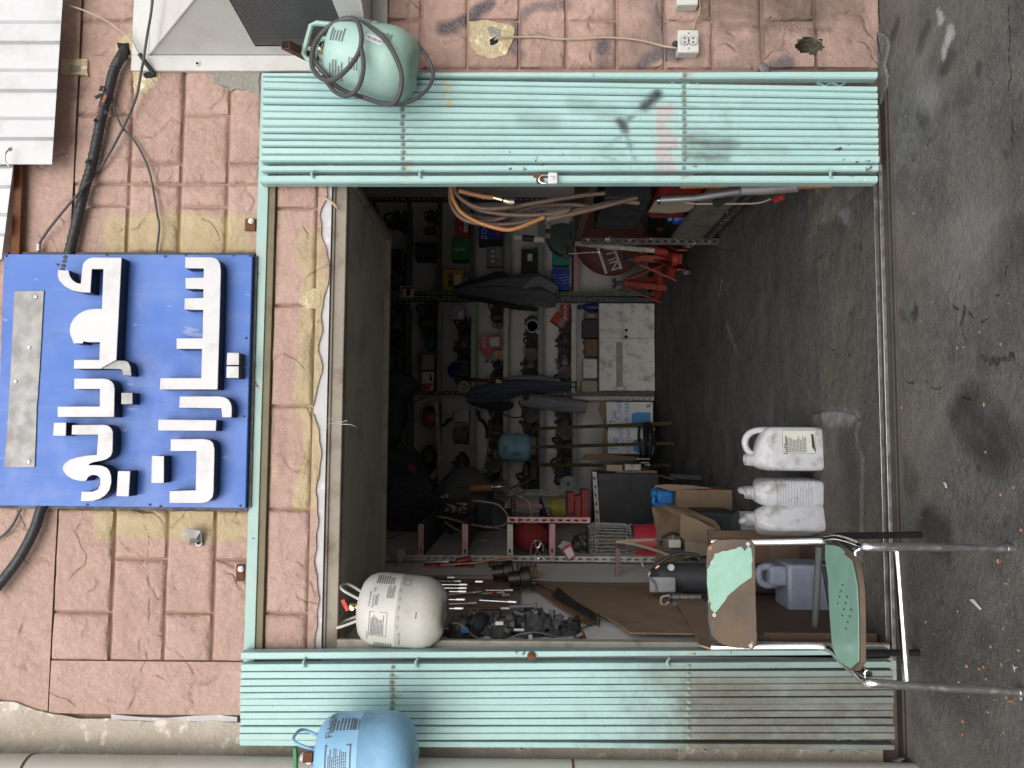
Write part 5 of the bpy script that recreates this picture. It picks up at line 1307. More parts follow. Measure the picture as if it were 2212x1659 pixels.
m = M(); a2 = A(1331,836,FS-.0088); b2 = A(1345,734,FS-.0088); m.box((a2.x,FS-.0096,b2.z-.001),(b2.x-.02,FS-.0084,a2.z)); m.build('tape_mark', simple('old_tape', (.33,.30,.25), .7, 0, .2, 20, dirt=(.6,.58,.54), damt=.5), cb)

# --- cartons on the shelves
def carton(name, label, mat, px0, px1, py0, py1, dep=.12, dy=.03, texts=(), strips=(), cat='carton', tilt=0):
    Y = FS+dy; a = A(px1,py1,Y); b = A(px0,py0,Y)
    t = thing(name, label, cat, ((a.x+b.x)/2, Y, a.z))
    m = M(); m.box((a.x,Y,a.z),(b.x,Y+dep,b.z)); m.build('box', mat, t, bevel=.003)
    cx, cz = (a.x+b.x)/2, (a.z+b.z)/2; W, H_ = b.x-a.x, b.z-a.z
    for (fx,fz,w,h,mt) in strips:
        m = M(); m.box((cx+fx*W-w*W/2,Y-.0012,cz+fz*H_-h*H_/2),(cx+fx*W+w*W/2,Y-.0002,cz+fz*H_+h*H_/2)); m.build('print_panel', mt, t)
    for (tx,size,fx,fz,deg,mt) in texts:
        cc, ss_ = math.cos(R(deg)), math.sin(R(deg))
        m = M(); add_text(m, tx, size, lambda x,y: Vector((cx+fx*W+x*cc-y*ss_, Y-.0018, cz+fz*H_+x*ss_+y*cc))); m.build('print', mt, t)
    if tilt: t.rotation_euler = (0,tilt,0)
    return t
carton('red_carton','red carton with white emblem beside the green carton',m_redbox,983,1013,470,512,.14,.02,(('0',.05,-.1,.12,-90,m_printwhite),),((.0,-.28,.5,.3,m_printwhite),))
carton('green_carton','green carton with rounded corners on the third right shelf',m_greenbox,976,1014,513,561,.16,.02,(('GEAR',.045,-.05,.1,-90,m_printwhite),))
carton('yellow_carton','yellow carton with white label at the left end of its shelf',m_yellowbox,956,1000,583,627,.14,.02,(),((-.15,.1,.3,.25,m_darkshelf),(.2,.1,.3,.2,m_darkshelf),(-.1,-.25,.7,.3,m_printwhite)))
carton('striped_carton','narrow dark carton with white lettering under the yellow one',m_darkshelf,1001,1013,590,626,.12,.02,(('FILTER',.03,0,0,0,m_printwhite),))
carton('blue_carton','blue carton standing upside down behind the hose coil',m_bluebox,1034,1086,470,516,.14,.02,(('ZOOZ',.075,.0,.28,180,m_printwhite),),((0,-.3,.7,.22,m_printred),))
carton('dark_carton','dark carton beside the blue one on the fourth right shelf',m_blackcab,1034,1086,516,529,.12,.02)
carton('grey_carton','grey carton with three white pictures leaning on the fourth right shelf',m_greybox,1050,1086,532,575,.08,.02,(('SHOE',.03,.15,-.2,0,m_printwhite),),((-.25,.1,.12,.2,m_printwhite),(.0,.1,.12,.2,m_printwhite),(.25,.1,.12,.2,m_printwhite)))
carton('dark_carton','black box with white sticker on the fifth right shelf',m_blackcab,1126,1160,538,590,.14,.02,(),((.15,-.05,.3,.3,m_printwhite),))
carton('turquoise_carton','turquoise carton with two red dots under the vise',m_tealbox,1194,1230,536,572,.12,.02,(),((-.15,.1,.1,.14,m_printred),(-.15,-.3,.1,.14,m_printred)))
carton('blue_carton','blue patterned carton left of the turquoise one',m_bluebox,1192,1230,580,626,.12,.02,(('/ / / /',.05,0,.3,30,m_printwhite),('/ / / /',.05,0,-.1,30,m_printwhite),('/ / / /',.05,.05,-.4,30,m_printwhite)))
carton('dark_carton','black box standing on the second right shelf',m_blackcab,897,943,524,560,.15,.02)
carton('checkered_carton','white red carton with black checks hung high between the bays',m_whitebox,864,894,618,642,.05,-.02,(),((-.05,-.1,.7,.3,m_print),(-.05,.38,.9,.16,m_printred),(.35,-.1,.2,.9,m_printred)))
carton('lilac_carton','small lilac carton at the right end of the green edged shelf',m_lilac,976,1003,660,690,.1,.02,(),((-.15,-.2,.5,.35,m_printwhite),))
carton('white_carton','white carton between the metal filter and a red carton',m_whitebox,911,937,803,829,.1,.02,(),((-.1,-.25,.3,.2,m_print),(.2,-.2,.25,.2,m_greybox)))
carton('red_carton','red carton with white emblem at the left end of the third middle shelf',m_redbox,912,938,830,851,.1,.02,(('0',.04,-.1,.05,0,m_printwhite),),((.0,-.3,.8,.25,m_printwhite),))
carton('pink_carton','faded red carton with white label on the white edged shelf',m_pinkbox,1036,1083,722,752,.1,.02,(('NOX',.06,.0,.3,0,m_printwhite),),((0,-.18,.6,.42,m_printwhite),),tilt=R(-6))
carton('red_carton','red carton with white letters beside the brass flange shelf upright',m_red,1212,1231,656,690,.1,.02,(('AVUN',.055,0,0,0,m_printwhite),))
carton('red_carton','half opened red carton leaning near the right end of the cream edged shelf',m_redbox,1190,1222,688,712,.1,.02,(),((0,-.2,1.0,.3,m_greybox),),tilt=R(35))
m = M(); P = [A(x,y,FS+.015) for x,y in ((1033,750),(1061,753),(1060,770),(1053,783))]; m.prism(P,(0,.02,0)); one('pink_card','pink folded card hanging below the faded red carton','card',m,m_pinkbox)
m = M(); P = [A(x,y,FS+.015) for x,y in ((1066,764),(1078,757),(1081,764),(1069,772))]; m.prism(P,(0,.03,0)); one('yellow_carton','tiny yellow carton beside the pink card','carton',m,m_yellowbox)

# --- greasy car parts: five kinds, copied along the shelves
def alternator():
    t = thing('alternator','','car part')
    X = Matrix.Rotation(R(90),4,'Y'); mt = Matrix.Translation((-.055,0,.06)) @ X
    m = M(); m.lathe([(.02,0),(.05,.004),(.056,.015),(.056,.04),(.060,.042),(.060,.068),(.056,.07),(.054,.095),(.04,.108),(.02,.11)], mt, 18)
    for k in range(9):
        a = 2*math.pi*k/9; m.obox((-.045,.054*math.cos(a),.06+.054*math.sin(a)),(.03,.01,.01))
    m.obox((0,0,.125),(.022,.02,.03)); m.obox((.01,.02,.008),(.03,.05,.016)); m.build('housing', m_junkal, t)
    m = M(); m.lathe([(.012,.112),(.030,.112),(.024,.120),(.024,.128),(.031,.136),(.010,.137)], mt, 16); m.build('pulley', m_junk, t)
    return t
def starter():
    t = thing('starter_motor','','car part')
    m = M(); m.lathe([(.02,0),(.036,.003),(.038,.02),(.038,.12),(.032,.125),(.030,.16),(.018,.175),(.018,.20)], Matrix.Translation((-.09,0,.04)) @ Matrix.Rotation(R(90),4,'Y'), 16); m.obox((.045,0,.06),(.02,.07,.09)); m.build('housing', m_junk, t)
    m = M(); m.lathe([(.010,0),(.022,.002),(.024,.02),(.024,.075),(.016,.08),(.010,.10)], Matrix.Translation((-.06,0,.098)) @ Matrix.Rotation(R(90),4,'Y'), 14); m.build('solenoid', m_junkal, t)
    return t
def compressor():
    t = thing('belt_compressor','','car part')
    m = M(); m.lathe([(.03,0),(.05,.005),(.055,.03),(.05,.10),(.045,.14),(.02,.145)], Matrix.Translation((0,.07,.06)) @ Matrix.Rotation(R(90),4,'X'), 16); m.obox((.0,.02,.012),(.12,.03,.02)); m.obox((.03,.03,.115),(.05,.04,.03)); m.obox((-.045,.0,.10),(.03,.03,.035)); m.build('housing', m_junkal, t)
    m = M(); m.lathe([(.03,0),(.058,.0),(.058,.018),(.045,.020),(.02,.022),(.018,.03),(1e-5,.03)], Matrix.Translation((0,-.08,.06)) @ Matrix.Rotation(R(90),4,'X') @ Matrix.Translation((0,0,-.012)), 20); m.build('clutch_disc', m_junk, t)
    return t
def bracket():
    t = thing('casting','','car part'); rnd = random.Random(3); m = M()
    for k in range(11):
        m.obox((rnd.uniform(-.06,.06),rnd.uniform(-.03,.03),rnd.uniform(.012,.085)),(rnd.uniform(.02,.06),rnd.uniform(.02,.05),rnd.uniform(.015,.05)), Matrix.Rotation(rnd.uniform(-1,1),3,'Y') @ Matrix.Rotation(rnd.uniform(-.5,.5),3,'X'))
    m.obox((0,0,.008),(.13,.06,.016)); m.build('housing', m_junk, t)
    m = M(); m.tube(curve([(-.05,-.02,.06),(-.02,-.04,.11),(.03,-.03,.12),(.06,-.01,.07)],5), .008, 8); m.cyl((.04,-.045,.05),(.04,.0,.05),.02,12); m.build('elbow', m_junkal, t)
    return t
def wiper():
    t = thing('wiper_motor','','car part')
    m = M(); m.lathe([(.01,0),(.034,.004),(.036,.05),(.036,.10),(.02,.11)], Matrix.Translation((0,0,.008)), 16); m.obox((.035,0,.03),(.07,.05,.03)); m.build('housing', m_junk, t)
    m = M(); m.cyl((.05,0,.045),(.05,0,.10),.008,8); m.bar((.05,-.002,.10),(-.03,-.01,.125),.014,.006); m.build('arm', m_steel, t)
    return t
PROTO = [alternator(), starter(), compressor(), bracket(), wiper()]
used = set()
def part(kind, px, py, dy=.08, rz=0.0, s=1.0, label='', ry=0.0):
    p = A(px, py, FS+dy)
    o = PROTO[kind] if kind not in used else dup(PROTO[kind])
    used.add(kind); o['label'] = label; o['group'] = 'greasy car parts on the back shelves'; o['category'] = 'car part'
    o.location = p; o.rotation_euler = (0, ry, rz); o.scale = (s,s,s); return o
KN = ('ribbed alternator', 'long starter motor', 'round compressor', 'lumpy casting', 'upright wiper motor')
ROWS = [ # shelf px, wording, list of (kind, py, rot, scale)
 (876,'the top middle shelf',[(3,672,.3,1.5),(0,700,.2,1.4),(3,735,1.2,1.6),(1,775,.1,1.3),(3,812,2,1.5)]),
 (945,'the third middle shelf',[(3,676,.4,1.5),(4,700,1,1.4),(3,722,2.4,1.1)]),
 (1018,'the green edged middle shelf',[(3,703,.4,1.2),(1,722,.9,1.0),(0,742,.2,1.1),(3,762,1.9,1.3),(4,783,.5,1.0),(2,808,.3,1.1),(3,832,.8,1.2)]),
 (1088,'the white edged middle shelf',[(3,668,.3,1.1),(4,686,2,1.0),(1,702,1.3,.9),(3,790,.9,.9),(1,812,1.1,1.0),(3,836,.2,1.0)]),
 (1163,'the grey middle shelf',[(2,700,.15,1.0),(0,722,.7,1.0),(3,742,.4,1.1),(2,764,-.2,1.1),(0,786,.3,1.2),(3,812,1.2,1.3),(1,838,.2,1)]),
 (1235,'the cream edged middle shelf',[(2,715,.3,.9),(0,736,.5,1.1),(3,758,1.2,1.2),(0,778,.1,1.1),(2,800,-.3,1.1),(3,825,.6,1.3)]),
 (945,'the white edged left shelf',[(3,892,.5,1.0),(0,988,.3,1.3),(1,1012,.8,1.1),(3,1038,.4,1.6)]),
 (1015,'the second left shelf',[(0,1000,.5,1.2),(2,1030,.2,1.3),(3,1052,1,1.2)]),
 (1087,'the third left shelf',[(3,888,.4,1.2),(1,912,1,1.1),(4,935,.4,1.1),(3,955,1.4,1.3),(0,985,.2,1.1),(2,1012,.3,1.2),(3,1040,.8,1.5)]),
 (1166,'the fourth left shelf',[(3,880,.4,1.5),(2,902,.2,1.3),(3,925,1.3,1.5),(1,1012,.3,1.3),(3,1042,.9,1.7)]),
 (1237,'the lowest left shelf',[(3,885,.2,1.5),(0,912,.5,1.2),(2,940,.2,1.2),(3,962,.9,1.5),(1,985,1.1,1.2),(3,1010,.3,1.6),(4,1036,.7,1.4)]),
 (945,'the second right shelf',[(3,470,.3,1.0),(4,500,.9,1.0)]),
 (878,'the top right shelf',[(3,480,.3,1.6),(3,560,1.3,1.9),(0,610,.4,1.5)]),
 (1163,'the fifth right shelf',[(3,605,.6,1.1),(2,625,.3,.9)]),
]
ORD = ('first','second','third','fourth','fifth','sixth','seventh','eighth')
for px, word, L in ROWS:
    for i, (k, py, rz, s) in enumerate(sorted(L, key=lambda q: q[1])):
        part(k, px-.5, py, .10, rz, s, 'dark greasy %s on %s, %s from the right' % (KN[k], word, ORD[i]))
c = A(1150,705,FS+.0); m = M(); m.lathe([(.05,0),(.062,0),(.062,.006),(.05,.006),(.05,0)], Matrix.Translation(c+Vector((0,-.02,.0))) @ Matrix.Rotation(R(90),4,'X'), 20); m.obox(c+Vector((-.055,-.022,-.045)),(.03,.006,.05),Matrix.Rotation(.6,3,'Y')); one('flange_ring','bright bare metal flange ring on the grey middle shelf','metal ring',m,m_wornwhite)

# --- odd items
def standing(name, label, cat, prof, px, py, dy, mat, n=18):
    p = A(px,py,FS+dy); m = M(); m.lathe(prof, Matrix.Translation(p), n); return one(name, label, cat, m, mat)
standing('plastic_bottle','navy spray bottle at the right end above the white cabinet','bottle',[(.03,0),(.036,.004),(.036,.11),(.03,.125),(.016,.14),(.016,.165),(.02,.166),(.02,.19),(1e-5,.19)],1292,664,.04,m_navybottle)
pc = carton('tin_box','small dark tin box beside the navy bottle',m_darkshelf,1262,1292,675,689,.08,.03,(),((.0,0,.4,.5,m_beige),),cat='tin')
carton('black_can','black rounded oil can on top of the white cabinet',m_blackcab,1258,1292,691,730,.1,.03,cat='oil can')
t = carton('brown_part','brown plastic reservoir with two caps on top of the white cabinet',m_brownjunk,1264,1291,732,770,.1,.03,cat='reservoir')
for yy in (740,760):
    p = A(1264,yy,FS+.08); m = M(); m.cyl(p,p+Vector((0,0,.022)),.016,12); m.build('cap', m_brownjunk, t)
t = thing('white_can','white square plastic can lying with its round cap forward','plastic can',A(1291,796,FS+.03))
m = M(); pbox(m,1259,1291,775,818,FS+.03,.1); m.build('body', m_white, t, bevel=.012)
c = A(1270,786,FS+.03); m = M(); m.lathe([(1e-5,.016),(.028,.015),(.03,.004),(.03,0)], Matrix.Translation(c) @ Matrix.Rotation(R(90),4,'X'), 18); m.build('cap', m_white, t)
carton('cream_tin','cream tin box at the left end above the white cabinet',m_beige,1256,1291,822,847,.1,.03,cat='tin')
t = carton('air_filter','metal air filter with bright pleats on the third middle shelf',m_darkshelf,903,940,762,802,.1,.04,cat='filter')
m = M()
for k in range(6): pbox(m, 912+k*4.4, 914.5+k*4.4, 766, 798, FS+.035, .004)
m.build('pleat', m_steel, t)
p = A(944,742,FS+.06); m = M(); m.ball(p+Vector((0,0,.055)),.07,12,8,(1.1,.8,.85)); one('teal_bag','knotted teal plastic bag on the third middle shelf','bag',m,simple('teal_plastic_bag',(.01,.13,.14),.3))
p = A(1014,800,FS+.05); m = M(); m.ball(p+Vector((0,0,.13)),.06,12,8,(1.3,.8,1.2)); m.obox(p+Vector((0,0,.05)),(.06,.05,.1)); one('blue_cloth_bundle','dark blue cloth bundle at the left end of the green edged shelf','cloth',m,simple('blue_bundle_cloth',(.01,.04,.15),.9))
p = A(944,906,FS+.05); m = M(); m.ball(p+Vector((0,0,.07)),.075,12,8,(1,.8,.9)); one('red_bag','red and white crisp bag on the white edged left shelf','bag',m,simple('red_plastic_bag',(.42,.05,.045),.35,0,.3,5,dirt=(.6,.55,.5),damt=.9,ds=12))
t = carton('steel_case','bright metal case on the second left shelf',m_alu,979,1013,886,912,.12,.03,cat='metal case')
p = A(1012,940,FS+.08); m = M(); m.lathe([(.03,0),(.078,.004),(.085,.02),(.085,.05),(.078,.055),(.078,.13),(.04,.14)], Matrix.Translation(p), 20); m.obox(p+Vector((.05,-.06,.09)),(.05,.03,.05)); one('blower_motor','olive grey blower motor with a dark rim on the second left shelf','motor',m,simple('olive_grey_paint',(.12,.12,.105),.5,0,.25))
m = M(); m.tube(curve([A(x,y,FS-.01) for x,y in ((977,905),(970,906),(962,916),(955,920))],4),.016,10); one('rubber_hose','short black hose end beside the metal case','hose',m,m_rubber)
m = M(); m.cyl(A(948,1015,FS+.03),A(930,1035,FS+.0),.03,14); one('worn_pipe','pale worn pipe leaning on the white edged left shelf','pipe',m,m_wornwhite)
m = M(); m.lathe([(1e-5,0),(.06,.002),(.066,.012),(.066,.11),(.05,.12),(1e-5,.12)], Matrix.Translation(A(998,1030,FS+.02)) @ Matrix.Rotation(R(60),4,'Y') @ Matrix.Translation((0,0,-.05)), 20); one('shiny_canister','shiny dark metal canister on the second left shelf','canister',m,simple('polished_dark_metal',(.25,.25,.26),.2,.9,.2))
m = M(); m.tube(curve([A(x,y,FS-.02) for x,y in ((1032,886),(1036,905),(1045,912),(1052,928),(1053,945))],5),.017,10); one('radiator_hose','curved black radiator hose on the third left shelf','hose',m,m_rubber)
m = M(); m.tube(curve([A(x,y,FS-.02) for x,y in ((1068,878),(1062,905),(1056,945),(1052,985),(1046,1010),(1034,1026))],5),.008,8); one('brake_pipe','long bent metal pipe across the third left shelf','pipe',m,m_steel)
m = M(); m.cyl(A(1016,1036,FS-.02),A(1036,1036,FS-.02),.028,14); one('white_tube_end','short white tube end on the third left shelf','tube',m,m_white)
m = M(); m.tube(curve([A(x,y,FS-.03) for x,y in ((1076,880),(1090,896),(1112,902),(1130,898),(1140,888))],6),.006,8); one('black_wire','black wire hanging in an arc below the third left shelf','wire',m,m_rubber)
m = M(); m.tube(curve([A(x,y,FS-.03) for x,y in ((882,868),(905,864),(928,852),(940,838))],6),.004,6); one('black_wire','thin black wire across the white edged left shelf','wire',m,m_rubber)
m = M(); m.tube([A(1050,784,FS-.01),A(1047,782,FS-.01),A(1051,775,FS-.01),A(1062,770,FS)],.009,8); one('bent_tool','bent grey crank handle on the white edged shelf','tool',m,m_steel)

# --- hanging clothes
def cloth(name, label, right, left, Y, bulge, mat, folds=5, amp=.02, cat='jacket', parent=None):
    nu, nv = (len(right)-1)*5, 22
    Rr = curve([A(x,y,Y) for x,y in right],5); Ll = curve([A(x,y,Y) for x,y in left],5)
    def fn(u, v):
        i = min(int(u*nu+.5), nu); a = Rr[i]; b = Ll[i]; p = a.lerp(b, v)
        k = math.sin(math.pi*v)**.5 if 0 < v < 1 else 0
        d = bulge*k*(.5+.5*min(1,u*3)) + amp*k*math.sin(v*folds*math.pi+2.5*mnoise.noise(Vector((u*2.5,v*2,len(label)))))*(.3+u) + amp*.8*k*mnoise.noise(Vector((u*7,v*6,1)))
        return p+Vector((0,-d,0))
    m = M(); m.sheet(fn, nu, nv)
    m.sheet(lambda u, v: Rr[min(int(u*nu+.5),nu)].lerp(Ll[min(int(u*nu+.5),nu)], v)+Vector((0,.02,0)), nu, 2)
    if parent is not None: return m.build(name, mat, parent, ang=80)
    return one(name, label, cat, m, mat, ang=80)
j = thing('work_jacket','dark grey jacket hanging from the right shelf upright','jacket',A(1212,640,FS-.10))
cloth('body','',[(978,622),(1020,612),(1075,598),(1120,592),(1160,590),(1200,612),(1208,640)],[(980,634),(1020,640),(1075,650),(1120,656),(1160,660),(1185,664),(1200,662)],FS-.10,.09,m_cloth,4,.03,parent=j)
cloth('dark_fold','',[(980,618),(1040,598),(1078,586),(1098,592)],[(984,626),(1040,614),(1085,604),(1102,604)],FS-.13,.04,m_cloth4,2,.01,parent=j)
cloth('sleeve','',[(1130,612),(1160,594),(1190,604),(1208,622)],[(1130,630),(1160,618),(1186,630),(1198,636)],FS-.17,.05,m_cloth3,2,.01,parent=j)
cloth('hem_fold','',[(985,636),(1050,646),(1110,656),(1165,664)],[(988,642),(1050,654),(1110,668),(1160,672)],FS-.12,.03,m_cloth4,2,.008,parent=j)
j = thing('work_jacket','navy grey jacket with striped cuff hanging from the left upright of the middle bay','jacket',A(1250,850,FS-.12))
cloth('body','',[(1000,842),(1040,832),(1085,820),(1130,818),(1180,822),(1225,824),(1246,824)],[(1008,868),(1040,874),(1085,866),(1130,854),(1180,848),(1225,846),(1244,848)],FS-.12,.08,m_cloth2,4,.02,parent=j)
cloth('sleeve','',[(1122,853),(1150,851),(1200,856),(1240,862),(1266,866)],[(1124,876),(1150,882),(1200,888),(1240,892),(1264,892)],FS-.20,.07,m_cloth3,2,.012,parent=j)
cloth('collar','',[(1086,816),(1120,812),(1160,810),(1210,818)],[(1090,824),(1120,824),(1160,822),(1210,826)],FS-.13,.03,m_cloth3,2,.008,parent=j)
cloth('dark_lining','',[(1006,862),(1050,868),(1090,868),(1110,872)],[(1012,872),(1050,884),(1090,888),(1108,880)],FS-.10,.05,m_cloth4,2,.01,parent=j)
m = M()
for px in (1236,1240): 
    a = A(px,827,FS-.215); b = A(px,847,FS-.215); m.bar(a,b,.004,.008)
m.build('cuff_stripe', m_printwhite, j)
m = M(); m.cyl(A(1136,858,FS-.28),A(1136,858,FS-.29),.03,16); m.build('patch', m_cloth4, j)
w = thing('white_plug_socket','round white three pin socket hanging beside the navy jacket','socket',A(1006,838,FS-.16))
c = A(1002,836,FS-.16); m = M(); m.lathe([(1e-5,.02),(.055,.02),(.06,.01),(.06,0)], Matrix.Translation(c) @ Matrix.Rotation(R(90),4,'X'), 18); m.build('body', m_beige, w)
m = M()
for dx,dz in ((-.022,.0),(.022,.0),(0,-.025)): m.obox(c+Vector((dx,-.021,dz)),(.012,.003,.014))
m.build('pin_hole', m_dark, w)
m = M(); m.obox(A(1078,825,FS-.17),(.035,.02,.07),Matrix.Rotation(.5,3,'Y')); one('yellow_tag','yellowish tag above the navy jacket','tag',m,simple('ivory_tag',(.66,.52,.30),.5),bevel=.01)
m = M()
for k,(a0,b0) in enumerate((((998,815),(1004,850)),((1010,818),(1085,822)),((1015,822),(1080,826)),((998,824),(1012,846)))): m.tube([A(*a0,FS-.14),A(*b0,FS-.14)],.008,6)
one('red_cables','bundle of dark red test cables beside the navy jacket','cable',m,simple('dark_red_rubber',(.12,.015,.02),.5))

# --- inverted blue tank on its stand
st = thing('tank_stand','olive steel stand with three legs and a ring at its foot','stand',FL(1440,960))
YS2 = 4.0
ctr = A(1160,966,YS2); rg = A(1160,1005,YS2).x; rad = .135
fts = [A(1406,914,3.72),A(1412,957,3.62),A(1432,1006,3.80)]
tops = [A(1158,926,3.93),A(1150,966,3.84),A(1152,1004,3.98)]
for f_, tp_ in zip(fts, tops):
    f_ = Vector((f_.x,f_.y,0)); m = M(); m.bar(tp_, f_, .028, .028, (0,1,0)); m.build('leg', m_olive, st)
m = M(); m.tube([ctr+Vector((rad*math.cos(a),rad*math.sin(a),0)) for a in [2*math.pi*i/24 for i in range(24)]], .010, 6, closed=True); m.build('top_ring', m_olive, st)
for k, px in enumerate((1388,1398,1404)):
    c = A(px,958,3.80); m = M(); m.tube([c+Vector((.17*math.cos(a)*(1+.02*k),.17*math.sin(a),.01*math.sin(a*2+k))) for a in [2*math.pi*i/28 for i in range(28)]], .011, 8, closed=True); m.build('foot_ring', m_darktube, st)
ti = tank('refrigerant_tank','blue gas tank standing upside down on the olive stand', simple('blue_grey_tank_paint',(.22,.42,.52),.35,0,.05), 'wire')
lines('print', m_print, ti, [('s', on_tank(10,.07), .06,.04,4,.9,3), ('s', on_tank(30,.16), .05,.07,5,.9,4), ('r', on_tank(-25,.15), .05,.03,.002)])
place(ti, A(1075,965,YS2), A(1172,968,YS2))
m = M(); P = [A(x,y,YS2-.13) for x,y in ((1068,890),(1090,896),(1092,900))]
m.tube(curve([A(x,y,3.9) for x,y in ((1148,920),(1138,918),(1124,914),(1126,908))],4),.010,8); m.build('hook', m_olive, st)

# --- cartons with blue print behind the stand
def topcool(label, px0, px1, py0, py1, Y, flap):
    a = A(px1,py1,Y); b = A(px0,py0,Y); a.z = max(a.z,.002)
    t = thing('gas_carton',label,'carton',((a.x+b.x)/2,Y,a.z), group='white and blue gas cartons behind the tank stand')
    m = M(); m.box((a.x,Y,a.z),(b.x,Y+.24,b.z)); m.build('box', m_whitebox, t, bevel=.004)
    cx = (a.x+b.x)/2; W = b.x-a.x; H_ = b.z-a.z; f = lambda fx, fz: (lambda x, y: Vector((cx+fx*W+x, Y-.002, a.z+fz*H_+y)))
    for tx_, sz_, fx_, fz_ in (('Top',.075,-.12,.86),('Cool',.08,.14,.74),('R134A',.055,.12,.555),('1/2',.05,-.33,.56)):
        m = M(); add_text(m,tx_,sz_,f(fx_,fz_)); m.build('print', m_printblue, t)
    m = M(); m.prism([f(x,z)(0,0) for x,z in ((-.46,.06),(-.46,.36),(-.38,.46),(.0,.46),(.08,.36),(.08,.06))],(0,.001,0)); m.build('print_panel', m_printblue, t)
    fl = M()
    for k in range(5): fl.box((cx+W*.28,Y-.0018,a.z+H_*(.05+.018*k)),(cx+W*.42,Y-.0008,a.z+H_*(.059+.018*k)))
    fl.build('flag_stripe', m_printred, t); fl = M(); fl.box((cx+W*.28,Y-.0022,a.z+H_*.092),(cx+W*.34,Y-.0008,a.z+H_*.14)); fl.build('flag_canton', m_bluebox, t)
    m = M(); m.prism([A(x,y,Y+.02) for x,y in flap],(0,.006,0)); m.build('torn_flap', m_card, t)
topcool('white carton with blue print and a small flag, right one behind the stand',1310,1411,868,921,4.12,[(1312,868),(1296,868),(1293,886),(1300,905),(1311,904)])
topcool('white carton with blue print partly hidden by the stand leg, left one',1313,1415,923,981,4.02,[(1314,925),(1303,930),(1300,984),(1314,984)])
m = M(); m.prism([A(x,y,3.98) for x,y in ((1302,982),(1325,983),(1392,990),(1390,994),(1300,996),(1254,992),(1265,982))],(0,.02,0)); one('cardboard_sheet','strip of brown cardboard beside the gas cartons','cardboard',m,m_card)

# --- black cabinet, red blocks, discs
YC = 3.0
bc = thing('black_cabinet','black cabinet with a pale slotted steel edge, left of the tank stand','cabinet',A(1425,1075,YC))
a = A(1424,1142,YC); b = A(1291,1022,YC)
m = M(); m.box((a.x-.25,YC,a.z),(b.x,YC+.5,b.z)); m.build('panel', m_blackcab, bc, bevel=.004)
m = M(); p = A(1279,1019,YC-.01); q = A(1287,1142,YC-.01); slotted(m, p, q, (0,0,-1), w=.032, pitch=.06); m.build('edge', m_intwhite, bc)
m = M(); slotted(m, A(1418,1026,YC-.01), A(1416,1036,YC-.4)+Vector((0,0,-.1)), (0,0,-1), w=.04); m.build('bracket', m_wornwhite, bc)
m = M(); m.bar(A(1450,1028,YC-.02), A(1512,1032,YC-.3), .03,.03,(0,1,0)); m.build('leg', m_darkshelf, bc)
for i,(x0,x1,y0,y1,lab) in enumerate(((1225,1241,1063,1110,'narrow red metal block, highest of three'),(1241,1256,1070,1118,'red metal block in the middle of three'),(1256,1273,1057,1119,'red metal block lowest of three on the black cabinet'))):
    m = M(); pbox(m,x0,x1,y0,y1,YC+.02,.14); one('metal_block',lab,'metal block',m,m_red,.006,'red metal blocks')
m = M(); c0_ = A(1215,1096,YC+.05); m.cyl(A(1189,1096,YC+.1),A(1219,1096,YC+.1),.072,20); one('paint_can','yellow green paint can above the red blocks','can',m,m_yellowcan)
c = A(1227,1045,3.45); m = M(); m.lathe([(.012,0),(.062,0),(.062,.006),(.012,.006),(.012,0)], Matrix.Translation(c) @ Matrix.Rotation(R(90),4,'X'), 28); o = one('grinding_disc','grey round grinding disc by the red blocks','disc',m,m_grinding)
for i,(x0,x1,y0,y1,mt,lab) in enumerate(((1310,1345,1004,1018,m_beige,'beige notebook standing beside the black cabinet'),(1350,1385,1003,1016,m_wornwhite,'pale tin lying beside the black cabinet'),(1330,1420,1016,1022,m_card,'brown paper roll on the cabinet side'))):
    m = M(); pbox(m,x0,x1,y0,y1,YC+.05,.15); one(('notebook','tin','paper_roll')[i],lab,('notebook','tin','paper')[i],m,mt,.004)
for (x0,x1,y,lab) in ((1375,1402,992,'upright chrome socket, longest of three'),(1385,1402,1000,'upright chrome socket next to the longest'),(1392,1404,1005,'short chrome socket by the paper roll')):
    m = M(); p = A(x1,y,3.3); q = A(x0,y,3.3); m.cyl(p,q,.012,10); one('socket_tool',lab,'tool',m,m_chrome,0,'chrome sockets')

# --- electric heater with chrome cage
YH = 2.25
def hz_(px, py=1172): return A(px,py,YH)
hb = thing('cage_heater','round heater with chrome wire cage and red base','heater',hz_(1418))
zb0 = hz_(1418).z; zt0 = hz_(1268).z; cx = hz_(1340).x; Hh = zt0-zb0; rr_ = (hz_(1340,1131).x-hz_(1340,1214).x)/2
T = Matrix.Translation((cx,YH,zb0))
m = M(); m.lathe([(1e-5,0),(rr_*.98,.0),(rr_*1.05,.008),(rr_*.98,.03),(rr_*.95,Hh*.36),(rr_*.9,Hh*.37),(1e-5,Hh*.37)], T, 32); m.build('base', m_heater_red, hb)
m = M(); m.lathe([(rr_*.97,Hh*.345),(rr_*1.0,Hh*.35),(rr_*1.0,Hh*.385),(rr_*.8,Hh*.39)], T, 32); m.lathe([(rr_*.32,Hh*.38),(rr_*.34,Hh*.38),(rr_*.34,Hh*.46),(1e-5,Hh*.46)], T, 24); m.build('collar', m_chrome, hb)
for k in range(34):
    a = 2*math.pi*k/34; ca, sa = math.cos(a), math.sin(a)
    if k == 0: cage = M()
    cage.tube([T @ Vector((ca*rr_*.86,sa*rr_*.86,Hh*.38)), T @ Vector((ca*rr_*.98,sa*rr_*.98,Hh*.46)), T @ Vector((ca*rr_*1.02,sa*rr_*1.02,Hh*.90)), T @ Vector((ca*rr_*.82,sa*rr_*.82,Hh*.985))], .0038, 5)
